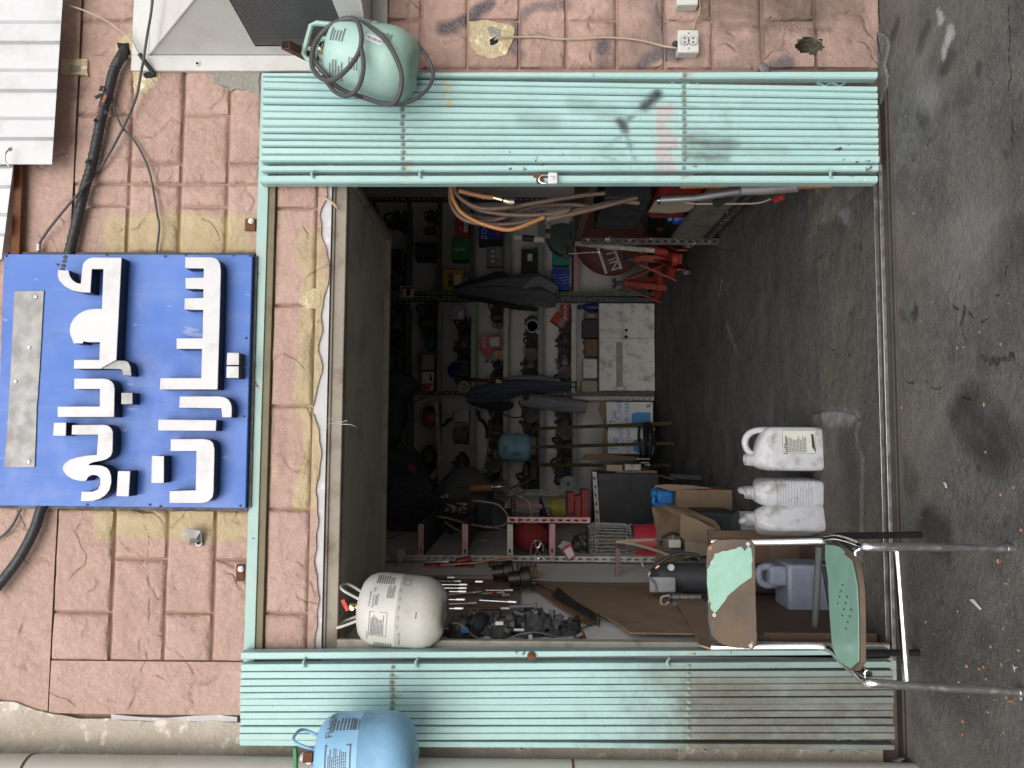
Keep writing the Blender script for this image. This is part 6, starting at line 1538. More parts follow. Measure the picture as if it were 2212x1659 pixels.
for zz, r0 in ((.46,.98),(.88,1.02),(.905,1.02),(.95,.92),(.985,.82)):
    cage.tube([T @ Vector((rr_*r0*math.cos(a),rr_*r0*math.sin(a),Hh*zz)) for a in [2*math.pi*i/40 for i in range(40)]], .003, 5, closed=True)
cage.build('wire_cage', m_cagewire, hb, kind='stuff')
m = M()
for k in range(20):
    a = 2*math.pi*k/20; m.tube([T @ Vector((.45*rr_*math.cos(a),.45*rr_*math.sin(a),Hh*.44)), T @ Vector((.45*rr_*math.cos(a),.45*rr_*math.sin(a),Hh*.72))], .0022, 4)
for i in range(7): m.tube([T @ Vector((.45*rr_*math.cos(a),.45*rr_*math.sin(a),Hh*(.45+.045*i))) for a in [2*math.pi*q/24 for q in range(24)]], .0022, 4, closed=True)
m.build('inner_grid', m_beige, hb, kind='stuff')
m = M(); m.lathe([(1e-5,Hh*.985),(rr_*.84,Hh*.985),(rr_*.86,Hh*1.0),(rr_*.4,Hh*1.02),(1e-5,Hh*1.02)], T, 28); m.lathe([(rr_*.3,Hh*.93),(rr_*.33,Hh*.93),(rr_*.33,Hh*.985)], T, 20); m.build('top_plate', m_darkshelf, hb)
m = M(); m.lathe([(.02,0),(.065,.0),(.07,.03),(.045,.075),(.02,.085),(1e-5,.085)], Matrix.Translation(hz_(1265,1175)), 10); o = one('mottled_part','mottled grey cast part on top of the heater','car part',m,simple('mottled_metal',(.05,.05,.055),.5,.2,.4,30,dirt=(.4,.4,.38),damt=.9,ds=30))

# --- plug and reinforcing bar frame in front of the heater
rb_ = thing('rebar_frame','frame of ribbed steel bar with a pinkish flat bar','steel frame',A(1340,1240,1.5))
m = M(); p = A(1334,1180,1.5); q = A(1334,1300,1.35); m.bar(p, q, .022,.022); m.build('flat_bar', simple('pinkish_steel',(.30,.19,.19),.5,.2,.2), rb_)
def rebar(name, P, r):
    m = M(); pts = []; n = int((P[1]-P[0]).length/.007)
    m.tube([P[0].lerp(P[1], i/n) for i in range(n+1)], [r*(1.12 if i % 2 else .9) for i in range(n+1)], 8); return m.build(name, m_junkal, rb_)
rebar('ribbed_bar', (A(1330,1182,1.49), A(1330,1182,1.49)+ (A(1560,1196,1.49)-A(1330,1182,1.49))*.95), .009)
rebar('ribbed_bar', (A(1334,1291,1.36), A(1535,1297,1.36)), .009)
pg = thing('power_plug','grey three pin plug hanging by its beige flex over the heater','plug',A(1446,1172,1.44))
m = M(); m.tube(curve([A(x,y,1.45) for x,y in ((1456,1205),(1444,1200),(1420,1190),(1390,1181),(1360,1174),(1335,1171),(1331,1172),(1336,1170),(1365,1168),(1413,1166))],6), .008, 8); m.build('flex', m_beige_wire, pg)
a = A(1472,1184,1.44); b = A(1445,1166,1.44); m = M(); m.box((a.x,1.44,a.z),(b.x,1.47,b.z)); m.build('body', m_white, pg, bevel=.006)
m = M()
for px,py in ((1453,1166),(1467,1166)): p = A(px,py,1.455); m.bar(p, p+Vector((.022,0,0)), .007,.007)
m.build('pin', m_brass, pg)
m = M(); m.tube(curve([A(x,y,1.46) for x,y in ((1413,1166),(1420,1162),(1432,1166),(1446,1170))],5), .003, 6); m.build('core', m_greybox, pg)
m = M(); m.tube(curve([A(x,y,1.5) for x,y in ((1427,1180),(1432,1162),(1450,1152),(1465,1156),(1470,1172),(1480,1200),(1500,1205),(1510,1212))],6), .009, 8); one('black_cable','thick black cable looped beside the plug','cable',m,m_rubber)

# --- torn cardboard and cartons left of the cans
def sheetpoly(name, label, cat, pts, Y, mat, th=.008, grp=None, wav=.03):
    P = [A(x,y,Y+wav*mnoise.noise(Vector((x*.012,y*.012,Y)))) for x,y in pts]; m = M(); m.prism(P,(0,th,0)); return one(name,label,cat,m,mat,0,grp)
cbx = thing('cardboard_box','open brown cardboard box with orange tape behind the torn cardboard','cardboard box',A(1558,1085,1.95))
a = A(1553,1110,1.95); b = A(1461,1058,1.95)
m = M(); m.box((a.x-.1,1.95,0.0),(b.x,2.3,b.z)); m.build('box', m_card, cbx)
m = M(); m.prism([A(x,y,1.94) for x,y in ((1461,1058),(1456,1062),(1420,1052),(1413,1056),(1416,1048),(1445,1046),(1500,1049),(1540,1055))],(0,.01,0)); m.build('flap', m_card, cbx)
m = M(); m.prism([A(x,y,1.945) for x,y in ((1464,1058),(1480,1058),(1482,1064),(1464,1063))],(0,.004,0)); m.prism([A(x,y,1.945) for x,y in ((1526,1058),(1553,1058),(1553,1064),(1526,1063))],(0,.004,0)); m.build('tape', m_hose2, cbx)
m = M(); add_text(m,'N',.03,lambda x,y: A(1531,1105,1.947)+Vector((x,0,y))); m.build('print', m_print, cbx)
bb = thing('blue_jug','bright blue plastic jug on the cardboard box','jug',A(1458,1075,2.0))
m = M(); pbox(m,1418,1457,1058,1094,2.0,.14); m.build('body', m_bluebottle, bb, bevel=.02)
p = A(1420,1066,2.05); m = M(); m.cyl(p,p+Vector((0,0,.04)),.028,16); m.build('neck', m_bluebottle, bb)
m = M(); m.tube(curve([A(x,y,1.98) for x,y in ((1414,1074),(1412,1086),(1425,1092),(1440,1090))],5),.012,8); m.build('handle', m_bluebottle, bb)
tc = thing('torn_cardboard','big torn sheet of brown cardboard sloping down behind the chair','cardboard',A(1560,1170,1.55))
def tsheet(u, v):
    # spine runs from behind the heater down to the floor
    top = [(1408,1095),(1412,1120),(1418,1150),(1418,1190),(1410,1225)]; bot = [(1450,1090),(1490,1100),(1545,1125),(1562,1150),(1560,1185)]
    i = v*(len(top)-1); k = min(int(i),len(top)-2); t_ = i-k
    a = (top[k][0]*(1-t_)+top[k+1][0]*t_, top[k][1]*(1-t_)+top[k+1][1]*t_); b = (bot[k][0]*(1-t_)+bot[k+1][0]*t_, bot[k][1]*(1-t_)+bot[k+1][1]*t_)
    x = a[0]+(b[0]-a[0])*u; y = a[1]+(b[1]-a[1])*u
    x += 4*mnoise.noise(Vector((u*6,v*6,2)))*(1 if u > .9 else .3)
    return A(x, y, 1.75-.35*u+.05*mnoise.noise(Vector((u*3,v*4,0))))
m = M(); m.sheet(tsheet, 18, 18); m.build('sheet', m_card, tc, ang=60)
m = M(); m.prism([A(x,y,1.36) for x,y in ((1470,1110),(1505,1122),(1540,1140),(1568,1160),(1572,1172),(1545,1160),(1530,1150),(1528,1163),(1545,1172),(1540,1182),(1500,1180),(1470,1160))],(0,.006,0)); m.build('torn_strip', m_card, tc)
m = M(); m.prism([A(x,y,1.335) for x,y in ((1480,1168),(1525,1175),(1540,1183),(1530,1200),(1480,1205))],(0,.006,0)); m.build('lower_flap', simple('dusty_cardboard',(.27,.22,.16),.9,0,.15), tc)
t = thing('black_crate','black plastic crate under the torn cardboard','crate',FL(1600,1140))
m = M(); pbox(m,1510,1598,1106,1170,1.52,.3); m.build('body', m_blackcab, t, bevel=.01)
t = thing('grey_metal_box','small grey metal box on the floor behind the chair back','metal box',FL(1650,1145))
p = FL(1655,1150); m = M(); m.obox((p.x-.02,p.y+.12,.06),(.20,.2,.12),Matrix.Rotation(.25,3,'Z')); m.build('body', m_greyshelf, t, bevel=.004)
m = M(); m.obox((p.x-.02,p.y+.12,.1215),(.205,.205,.004),Matrix.Rotation(.25,3,'Z')); m.build('lid', m_darkshelf, t)
# things under and behind the chair
t = thing('wooden_crate','dark open wooden crate holding the cut plastic can behind the chair','crate',FL(1800,1290))
xb_ = A(1700,1170,.45).x; zt_c = .42
m = M(); m.box((-.665,.80,.004),(xb_,.82,zt_c)); m.build('back_board', m_darkwood, t)
m = M(); m.box((-.69,.10,.026),(-.666,.82,zt_c)); m.build('side_board', m_darkwood, t)
m = M(); m.box((-.665,.42,.004),(xb_,.799,.012)); m.build('bottom_board', m_darkwood, t)
m = M(); m.box((-.691,.085,.026),(-.655,.099,zt_c-.01)); m.build('plank', simple('brown_plank',(.13,.085,.06),.8,0,.3,10,dirt=(.06,.045,.035),damt=.6), t, bevel=.002)
m = M(); m.box((-.655,.785,.03),(xb_-.03,.799,.16)); m.build('plank', simple('brown_plank',(0,0,0)), t, bevel=.002)
YJ = .50
bj = thing('cut_can','grey blue plastic can with handle, cut open, standing behind the chair','plastic can',A(1790,1280,YJ))
K2 = lambda L, Y: [A(*KX(x,y),Y) for x,y in L]
zf = 0.013
m = M(); pts = K2([(545,365),(840,365),(930,640),(845,690),(640,692),(600,525),(510,522),(480,480),(470,420),(490,380)],YJ)
# body as a box with an open cut face, handle bridge at its upper right
a = A(*KX(640,690),YJ); b = A(*KX(560,372),YJ)
m = M(); m.box((a.x,YJ,zf),(b.x,YJ+.17,A(*KX(672,500),YJ).z)); m.build('body', m_bluegrey, bj, bevel=.012)
m = M(); a2 = A(*KX(600,520),YJ); b2 = A(*KX(600,385),YJ); m.box((a2.x,YJ+.01,A(*KX(672,500),YJ).z-.005),(b2.x,YJ+.14,A(*KX(560,500),YJ).z)); m.build('shoulder', m_bluegrey, bj, bevel=.014)
m = M(); m.tube(curve(K2([(600,400),(540,385),(490,395),(478,430),(490,480),(530,505),(590,500)],YJ+.05),5), .014, 10); m.build('handle', m_bluegrey, bj)
sp_ = M(); sp_.tube([A(*KX(872,262),.28), A(*KX(842,832),.22)], .0125, 12); one('steel_pipe','grey steel pipe leaning across behind the chair seat','pipe',sp_,simple('dark_grey_pipe',(.10,.10,.105),.7,0,.25,14,dirt=(.04,.04,.04),damt=.6))
sp_ = M(); sp_.tube([A(*KX(900,380),.36), A(*KX(945,640),.34)], .008, 10); one('black_rod','thin black rod behind the right rear of the chair','rod',sp_,m_darktube)
# --- left wall: shelf rack, tools, cardboard sheets, switch bunch
lr = thing('wall_rack','pink and white slotted steel rack along the left wall','rack',(-.55,1.9,0))
XRK = -.69
py_ = LW(800,1212,XRK); yn = py_.y
xr_ = A(1200,1124,yn).x
def vpost(px0, px1, py, Y, mat, w=.034, nm='post'):
    p = A(px1,py,Y); q = A(px0,py,Y); q.x = p.x; m = M(); slotted(m, p, q, (1,0,0), w=w, pitch=.045, slot=.024); return m.build(nm, mat, lr)
vpost(795,1545,1217,yn,m_intwhite); vpost(1095,1275,1131,yn,m_pinkshelf); vpost(1085,1215,1072,3.9,m_intwhite)
vpost(1090,1200,1099,3.2,m_pinkshelf)
for px, mt in ((902,m_pinkshelf),(998,m_pinkshelf),(1095,m_intwhite),(1186,m_pinkshelf)):
    p = A(px,1132,yn+.003); q = A(px,1214,yn+.003); m = M(); slotted(m, p, q, (0,0,-1), w=.034, pitch=.16); c_ = m.build('cross_bar', mt, lr)
    m = M(); m.box((q.x,yn+.04,p.z-.012),(p.x,4.0,p.z-.006)); m.build('shelf_board', m_darkshelf, lr)
def wallbox(name, label, cat, mat, px0, px1, py0, py1, Y, dep, bevel=.004, grp=None):
    m = M(); pbox(m, px0, px1, py0, py1, Y, dep); return one(name, label, cat, m, mat, bevel, grp)
p = A(1184,1160,yn+.3); m = M(); m.ball(p+Vector((0,0,.11)),.12,14,10,(.75,.7,1.0)); one('red_bag','dark red cloth bag in the wall rack','bag',m,m_darkred)
m = M(); c = A(1160,1187,yn+.05)
ring = [c+Vector((.052*math.cos(a),0,.036*math.sin(a))) for a in [2*math.pi*i/24 for i in range(24)]]; m.tube(ring,.0055,8,closed=True)
for sx in (-1,1): m.tube(curve([c+Vector((sx*.046,0,.012)),c+Vector((sx*.015,-.002,.006)),c+Vector((sx*.012,-.002,-.008)),c+Vector((sx*.040,0,-.022))],4),.0045,6)
m.tube([c+Vector((-.014,0,0)),c+Vector((.014,0,0))],.005,6)
one('chrome_emblem','oval chrome car emblem hung in the wall rack','emblem',m,m_chrome)
t = thing('parts_packet','red and white card packet with clear top in the wall rack','packet',A(1243,1190,yn-.02))
m = M(); m.prism([A(x,y,yn-.02) for x,y in ((1212,1186),(1233,1172),(1244,1200),(1226,1212))],(0,.012,0)); m.build('card', m_redbox, t)
m = M(); m.prism([A(x,y,yn-.022) for x,y in ((1218,1189),(1232,1180),(1241,1199),(1229,1209))],(0,.002,0)); m.build('print_panel', m_printwhite, t)
m = M(); m.prism([A(x,y,yn-.02) for x,y in ((1204,1181),(1217,1168),(1233,1172),(1212,1186))],(0,.006,0)); m.build('clear_top', m_clear, t)
# dark heap of cables and bags in the rear left corner
rnd = random.Random(21)
for i,(px,py,r_,sq,lab) in enumerate(((1000,1090,.26,(1,.7,1),'black bag bulging under the roller box, upper left of the rack'),(880,1120,.30,(1.1,.7,1),'black bag hanging highest in the rear left corner'),(950,1165,.28,(.9,.8,1.1),'dark bundle behind the bulb socket'),(1060,1150,.22,(1,.7,.8),'dark bundle above the white cross bar of the rack'),(860,1040,.28,(1,.6,.9),'dark bundle at the top end of the left bay'),(840,910,.24,(1.2,.6,.6),'dark cloth heap on top of the left bay'),(850,845,.20,(.9,.6,.9),'black bag on top between the bays'))):
    c = A(px,py,3.4 if i < 4 else 4.45); m = M(); m.ball(c,r_,18,14,sq)
    for p in m.v:
        k = mnoise.noise(p*5+Vector((i,0,0)))*.09+mnoise.noise(p*13)*.03; p += (p-c).normalized()*k
    one('dark_bag',lab,'bag',m,simple('black_bag_plastic',(.11,.11,.118),.6,0,.35),0,'dark bags in the rear left corner',ang=70)
def loops(label, pts, r, mat, Y, per=7, closed=False):
    m = M(); m.tube(curve([A(x,y,Y+(rnd.uniform(-.05,.05))) for x,y in pts],per,closed), r, 7, closed=closed); return one('loose_cable',label,'cable',m,mat,0,'tangled cables in the rear left corner',ang=60)
Cx = lambda L: [(822.9+x*.19836, 987.5+y*.19836) for x, y in L]
loops('grey cable in a wide loop across the wall rack',Cx([(1000,470),(1150,490),(1280,520),(1360,600),(1385,680),(1330,740),(1200,765),(1050,745),(900,710),(750,670),(620,645)]),.006,m_beige_wire,2.4)
loops('grey cable curving below the wide loop to a brown end',Cx([(690,705),(790,770),(900,830),(1000,880),(1080,905),(1160,902)]),.006,m_beige_wire,2.35)
loops('thin cable loop right of the wide loop',Cx([(1150,745),(1280,780),(1430,805),(1540,780),(1610,700),(1640,600),(1600,480),(1500,420),(1400,360)]),.005,m_beige_wire,2.5)
loops('brown wire bundle beside the orange handled tool',Cx([(1640,235),(1560,280),(1480,310),(1420,340),(1360,400),(1280,380),(1100,370),(1000,410),(940,470)]),.007,m_hose,3.2)
loops('second brown wire with the orange handled tool',Cx([(1400,350),(1500,400),(1580,360),(1580,290),(1500,330),(1450,460),(1460,560),(1440,650),(1340,760)]),.005,m_hose,3.1)
loops('grey cable bundle above the orange handled tool',Cx([(660,350),(760,300),(880,290),(1000,310),(900,330),(780,330),(690,370)]),.006,m_hose,3.3)
loops('dark flex hanging from the bag to the rack',Cx([(0,330),(60,300),(110,340),(180,350),(250,320),(330,350),(400,430),(480,440)]),.008,m_cable,3.0)
loops('blue grey flex over the checkered carton',Cx([(560,420),(680,480),(800,470),(880,520),(930,610),(900,430),(960,460)]),.007,m_cable,2.9)
tg_ = M()
for k in range(14):
    x0, y0 = rnd.uniform(100,900), rnd.uniform(380,850); L = [(x0+rnd.uniform(-260,260), y0+rnd.uniform(-130,130)) for _ in range(6)]
    tg_.tube(curve([A(x,y,2.8+rnd.uniform(-.05,.05)) for x,y in Cx(L)],7), rnd.uniform(.004,.008), 6)
o = tg_.build('cable_tangle', m_cable, kind='stuff', ang=70); o['label'] = 'tangle of dark thin cables among the bags under the roller box'; o['category'] = 'cables'
t = thing('orange_handled_tool','tool with orange handle and bright steel head among cables','tool',A(1085,1054,3.1))
m = M(); m.cyl(A(1015,1056,3.1),A(1062,1052,3.1),.030,12); m.build('handle', m_hose2, t)
m = M(); m.cyl(A(1062,1052,3.1),A(1092,1050,3.1),.034,12,.045); m.build('head', m_chrome, t)
t = thing('checkered_carton','black and white checkered carton with red stripe among the cables','carton',A(1005,1098,2.8))
a = A(1007,1109,2.8); b = A(962,1088,2.8); m = M(); m.box((a.x,2.8,a.z),(b.x,2.9,b.z)); m.build('box', m_whitebox, t, bevel=.003)
m = M(); nn_ = 7; x0_, z1_ = a.x, b.z
for i in range(nn_):
    for j_ in range(6):
        if (i+j_) % 2 == 0:
            W = (b.x-a.x)/nn_; hh = (b.z-a.z)*.5/6; m.box((a.x+i*W,2.7985,b.z-(j_+1)*hh),(a.x+(i+1)*W,2.7995,b.z-j_*hh))
m.build('check', m_print, t)
zz = a.z+(b.z-a.z)*.42; m = M(); m.box((a.x,2.7984,zz-.012),(b.x,2.7995,zz+.012)); m.build('stripe', m_printred, t)
for (px,py,mt,lab) in ((960,1075,m_white,'small white tube lamp among the cables'),):
    m = M(); m.cyl(A(952,1070,2.9),A(966,1078,2.9),.028,12); one('white_tube',lab,'tube',m,mt)
m = M(); pbox(m,882,898,1005,1032,4.0,.05); one('striped_tag','pale red striped tag near the top of the left bay','tag',m,m_pinkbox)
# bulb in its holder
YW = .9
bl = thing('light_bulb','unlit bulb in a white ceiling holder fixed sideways on the left wall rack','bulb',A(875,1205,yn-.1))
p = A(862,1237,yn-.1); q = A(862,1180,yn-.1)
X_ = Matrix.Translation(A(862,1235,yn-.1)) @ Matrix.Rotation(R(90),4,'Y')
L_ = A(862,1183,yn-.1).x-A(862,1235,yn-.1).x
m = M(); m.lathe([(1e-5,0),(L_*.42,.0),(L_*.42,L_*.07),(L_*.2,L_*.14),(L_*.16,L_*.36),(L_*.14,L_*.38)], X_, 20); m.build('holder', m_wornwhite, bl)
m = M(); m.lathe([(L_*.12,L_*.36),(L_*.14,L_*.48),(L_*.25,L_*.72),(L_*.26,L_*.84),(L_*.17,L_*.97),(1e-5,L_*1.0)], X_, 20); m.build('globe', m_bulb, bl)
# tool board
XB = XL+.012
tbd = thing('tool_board','brown hardboard tool board on the left wall','tool board',LW(1130,1300,XB))
P = [LW(x,y,XB) for x,y in ((800,1251),(1123,1251),(1125,1345),(800,1385))]
y0_ = min(p.y for p in P); y1_ = max(P[1].y,P[0].y); zlo = LW(1124,1300,XB).z
yA = LW(1000,1250,XB).y; yB = LW(1000,1350,XB).y
m = M(); m.box((XL+.001,yB,zlo),(XB,yA,1.80)); m.build('board', m_ply, tbd)
m = M(); m.box((XL+.001,yA+.002,zlo+.1),(XB+.012,yA+.03,1.80)); m.build('batten', m_beige, tbd)
Kx = lambda x, y: (822.9+x*.19836, 987.5+y*.19836)
tools = [((610,1350),(870,1357),'s'),((870,1357),(1110,1360),'d'),((650,1390),(940,1392),'s'),((690,1428),(935,1430),'s'),((745,1465),(930,1468),'s'),((720,1500),(1090,1468),'s'),((740,1553),(915,1555),'s'),((740,1600),(1040,1590),'s'),((1140,1452),(1435,1452),'s'),((1100,1488),(1345,1476),'s'),((1105,1518),(1395,1500),'d'),((1075,1560),(1475,1583),'s'),((560,1315),(800,1314),'d'),((745,1650),(900,1652),'s'),((1060,1650),(1400,1650),'d')]
for i,(a,b,k) in enumerate(tools):
    pa = LW(*Kx(*a),XB+.018); pb_ = LW(*Kx(*b),XB+.018)
    t = thing('socket_bar','%s driver shaft on the tool board, %s' % ('slim chrome' if k == 's' else 'dark steel', ('first row from the wall rack','extension end beside the first','second row','third row','fourth row','slanting in the fifth row','sixth row, short','seventh row with thick end','outer end row, thin','outer end row with red band','outer end row, third','long slanting golden one','nearest the rack, dull','lowest row, short','lowest row, long')[i]),'tool',pb_,group='driver shafts on the tool board')
    m = M(); m.cyl(pa, pb_, .0045 if k == 's' else .007, 8); m.build('shaft', m_chrome if k == 's' else m_junk, t)
    d_ = (pb_-pa).normalized(); m = M(); m.cyl(pb_-d_*.035, pb_, .0085, 8); m.build('tip', m_chrome, t)
    if i == 9: m = M(); m.cyl(pa.lerp(pb_,.45), pa.lerp(pb_,.7), .007, 8); m.build('grip', m_red, t)
for (ax,bx_,lab,mt) in (((470,1185),(650,1185),'dark red screwdriver handle pointing up beside the bulb',m_red),((820,1140),(980,1105),'dark red pliers handle crossing the rack post',m_red),((810,1215),(1010,1190),'orange red pliers handle below the crossing one',m_jackred)):
    m = M(); m.cyl(A(*Kx(*ax),yn-.12),A(*Kx(*bx_),yn-.12),.018,10); one('hand_tool',lab,'tool',m,mt,.004,'red tool handles by the rack post')
m = M(); m.tube([A(*Kx(50,1152),yn-.13),A(*Kx(740,1140),yn-.13)],.005,8); one('steel_rod','long thin steel rod along the rack post','rod',m,m_chrome)
m = M(); m.tube(curve([A(*Kx(x,y),yn-.15) for x,y in ((650,1180),(840,1165),(1010,1155),(1150,1130),(1290,1100),(1400,1083),(1480,1080))],5),.006,8); one('copper_rod','bent steel rod with copper end crossing the rack post','rod',m,m_copper)
for (ax,bx_,lab) in (((1170,1180),(1290,1165),'flat black spanner by the black bearing pullers'),):
    m = M(); m.tube(curve([A(*Kx(x,y),yn-.14) for x,y in ((1170,1180),(1250,1165),(1320,1165),(1350,1180))],4),.012,8); one('spanner',lab,'tool',m,m_junk)
for (c_,lab) in (((1330,1250),'stepped black bearing puller, upper one'),((1515,1320),'stepped black bearing puller, lower one')):
    p = LW(*Kx(*c_),XB+.06); m = M(); m.lathe([(1e-5,-.05),(.045,-.05),(.05,-.045),(.05,-.005),(.036,0),(.036,.05),(1e-5,.05)], Matrix.Translation(p) @ Matrix.Rotation(R(-8),4,'Y'), 20); one('bearing_puller',lab,'tool',m,simple('blackened_steel',(.06,.058,.05),.4,.7,.3),0,'black bearing pullers')
m = M()
for k in range(5): m.box((LW(1150,1232+k*2,XB).x, yA+.05, A(1152-k,1235,yA).z-.02+k*.02),(XB+.05, yA+.16, A(1152-k,1235,yA).z-.004+k*.02))
one('wood_offcuts','small stack of pale wood offcuts beside the rack post','wood',m,m_wood)
# cardboard sheets leaning on the left wall
def leaning(label, pts, X, mat):
    P = [LW(x,y,X) for x,y in pts]; m = M(); m.prism(P,(-.006,0,0)); one('hardboard_sheet',label,'hardboard',m,mat,0,'brown hardboard sheets on the left wall')
leaning('big brown hardboard sheet leaning on the left wall, front one',[(1146,1252),(1186,1256),(1300,1258),(1425,1258),(1452,1300),(1490,1345),(1498,1368),(1362,1366),(1335,1346),(1275,1314),(1200,1275)],-.672,m_ply)
leaning('brown hardboard sheet leaning behind the big one, edge showing',[(1136,1258),(1170,1262),(1250,1310),(1298,1338),(1268,1346),(1252,1338),(1190,1298)],-.685,m_wood)
leaning('lower hardboard piece standing under the big sheet',[(1500,1262),(1520,1300),(1536,1400),(1510,1392),(1494,1352),(1460,1300)],-.66,m_ply)
m = M(); m.prism([LW(x,y,-.665) for x,y in ((1192,1285),(1205,1268),(1232,1290),(1290,1330),(1285,1338),(1240,1312))],(-.003,0,0)); one('dark_gap_strip','thin dark strip between the hardboard sheets','strip',m,m_rubber)  # near-black strip laid along the gap between the sheets
# bunch of switches hung on the left wall near the door
sbn = thing('switch_bunch','hanging bunch of black steering column switches near the door frame','switch bunch',A(1250,1370,.25))
rnd = random.Random(4)
Q = lambda x, y: (932.6+x*.19836, 1234.4+y*.19836)
YQ = .22
cl_ = [(300,600,.045),(470,570,.05),(640,580,.05),(800,580,.055),(930,520,.05),(1040,560,.05),(1140,560,.05),(1230,590,.045),(1340,600,.04),(1420,680,.05),(1500,640,.045),(560,680,.05),(720,690,.05),(870,690,.05),(1000,690,.05),(250,680,.045),(400,690,.045),(1300,690,.04)]
for i,(x,y,s_) in enumerate(cl_):
    c = A(*Q(x,y), YQ+rnd.uniform(-.05,.05)); m = M()
    ax = Matrix.Translation(c) @ Matrix.Rotation(rnd.uniform(-.6,.6),4,'X') @ Matrix.Rotation(rnd.uniform(.2,1.4),4,'Y')
    m.lathe([(s_*.5,-.022),(s_*.9,-.022),(s_*.95,-.012),(s_*.95,.008),(s_*.7,.012),(s_*.7,.026),(s_*.4,.026)], ax, 16)
    for k in range(5):
        a = rnd.uniform(0,6.3); m.obox(ax @ Vector((s_*.9*math.cos(a),s_*.9*math.sin(a),rnd.uniform(-.02,.02))), (rnd.uniform(.012,.04),rnd.uniform(.01,.03),rnd.uniform(.012,.03)), Matrix.Rotation(rnd.uniform(0,3),3,'Z') @ Matrix.Rotation(rnd.uniform(-.6,.6),3,'X'))
    for k in range(3):
        a = rnd.uniform(0,6.3); m.obox(ax @ Vector((s_*.6*math.cos(a),s_*.6*math.sin(a),.028)), (.014,.012,.014))
    m.build('switch', (m_junk, simple('black_switch_plastic',(.03,.03,.034),.5,0,.4), simple('grey_switch_plastic',(.085,.085,.095),.5,0,.3))[i % 3], sbn, bevel=.0015)
for (a,b) in (((840,385),(1120,370)),((1540,720),(1620,730)),((900,440),(1000,470))):
    m = M(); p = A(*Q(*a),YQ-.05); q = A(*Q(*b),YQ-.06); m.cyl(p,q,.006,8); m.cyl(q,q.lerp(p,-.08),.010,8); m.build('stalk', m_junk, sbn)
m = M(); m.prism([A(*Q(x,y),YQ-.06) for x,y in ((1600,720),(1645,690),(1630,635),(1655,650),(1675,700),(1692,762),(1660,745),(1605,742))],(0,.008,0)); m.build('lever', m_rust, sbn)
m = M(); m.obox(A(*Q(735,565),YQ-.085),(.012,.003,.028)); m.obox(A(*Q(950,635),YQ-.085),(.008,.003,.035)); m.obox(A(*Q(1075,720),YQ-.085),(.02,.003,.014)); m.build('paper_tag', m_paper, sbn)
m = M(); m.obox(A(*Q(355,632),YQ-.08),(.02,.014,.024)); m.build('blue_connector', m_bluebottle, sbn)
m = M(); m.tube(curve([A(*Q(x,y),YQ-.10) for x,y in ((225,567),(300,570),(370,620),(460,705),(580,742),(700,750),(820,740),(940,690),(1060,668),(1160,665),(1280,690),(1400,715),(1510,712))],5),.0028,6); m.build('wire', m_steel, sbn)
m = M(); m.tube(curve([A(*Q(x,y),YQ-.03) for x,y in ((1400,555),(1500,590),(1600,622),(1700,600),(1780,578),(1825,590))],5),.003,6); m.build('wire', m_rubber, sbn)
m = M(); m.tube([A(*Q(1828,455),.35),A(*Q(1825,590),.33)],.0025,6); m.tube(curve([A(*Q(x,y),.33) for x,y in ((1825,600),(1830,690),(1860,720),(1900,778)) ],4),.003,6); m.obox(A(*Q(1837,650),.33),(.02,.02,.035)); one('hanging_switch','small black switch hanging on a wire below the hardboard','switch',m,m_rubber)
# pump motor and its capacitors behind the chair back
pm_ = thing('motor_cylinder','dark grey cylindrical motor behind the chair back','motor',A(1560,1250,.78))
zt1 = A(1405,1248,.78).z; rr1 = (A(1450,1216,.78).x-A(1450,1281,.78).x)/2; cx1 = A(1450,1248,.78).x
m = M(); m.lathe([(rr1*.98,.12),(rr1,.14),(rr1,zt1-.06),(rr1*.94,zt1-.03),(rr1*.8,zt1-.02),(rr1*.5,zt1),(1e-5,zt1)], Matrix.Translation((cx1,.78,0)), 30); m.build('body', simple('dark_grey_enamel',(.05,.05,.058),.45,0,.2,6), pm_)
m = M(); m.box((cx1-rr1*.7,.70,zt1-.09),(cx1+rr1*.3,.68,zt1+.02)); m.build('terminal_box', m_greyshelf, pm_, bevel=.006)
m = M(); m.lathe([(rr1*1.15,0),(rr1*1.15,.12),(rr1*.9,.125),(1e-5,.125)], Matrix.Translation((cx1,.78,0)), 24); m.build('base', m_darkshelf, pm_)
c = A(1450,1226,.78-rr1); m = M(); m.cyl(c+Vector((0,.015,0)),c,.014,14); m.build('plug_ring', m_paper, pm_)
m = M(); m.tube(curve([A(x,y,.68) for x,y in ((1386,1214),(1392,1226),(1404,1236),(1402,1245),(1415,1260),(1418,1278))],5),.006,8); m.build('lead', m_steel, pm_)
m = M(); m.tube(curve([A(x,y,.66) for x,y in ((1416,1222),(1430,1212),(1450,1202),(1475,1196),(1505,1200),(1512,1210))],5),.009,8); m.build('cable', m_rubber, pm_)
m = M(); m.cyl(A(1424,1222,.655),A(1416,1228,.655),.006,8); m.build('bare_end', m_copper, pm_)
cp = thing('capacitor_pair','pair of silver capacitors bound with black straps behind the chair','capacitor',A(1515,1300,.62))
for (y0,y1,Yc) in ((1286,1294,.64),(1300,1318,.62)):
    a = A(1445,(y0+y1)/2,Yc); b = A(1513,(y0+y1)/2,Yc); rc = (A(1480,y0,Yc).x-A(1480,y1,Yc).x)/2+.004
    m = M(); m.cyl(b,a,rc,16); m.build('can', m_alu, cp)
    for k in range(4):
        q = a.lerp(b,.05+.27*k); m = M(); m.cyl(q,q.lerp(b,.035),rc*1.06,16); m.build('strap', m_rubber, cp)
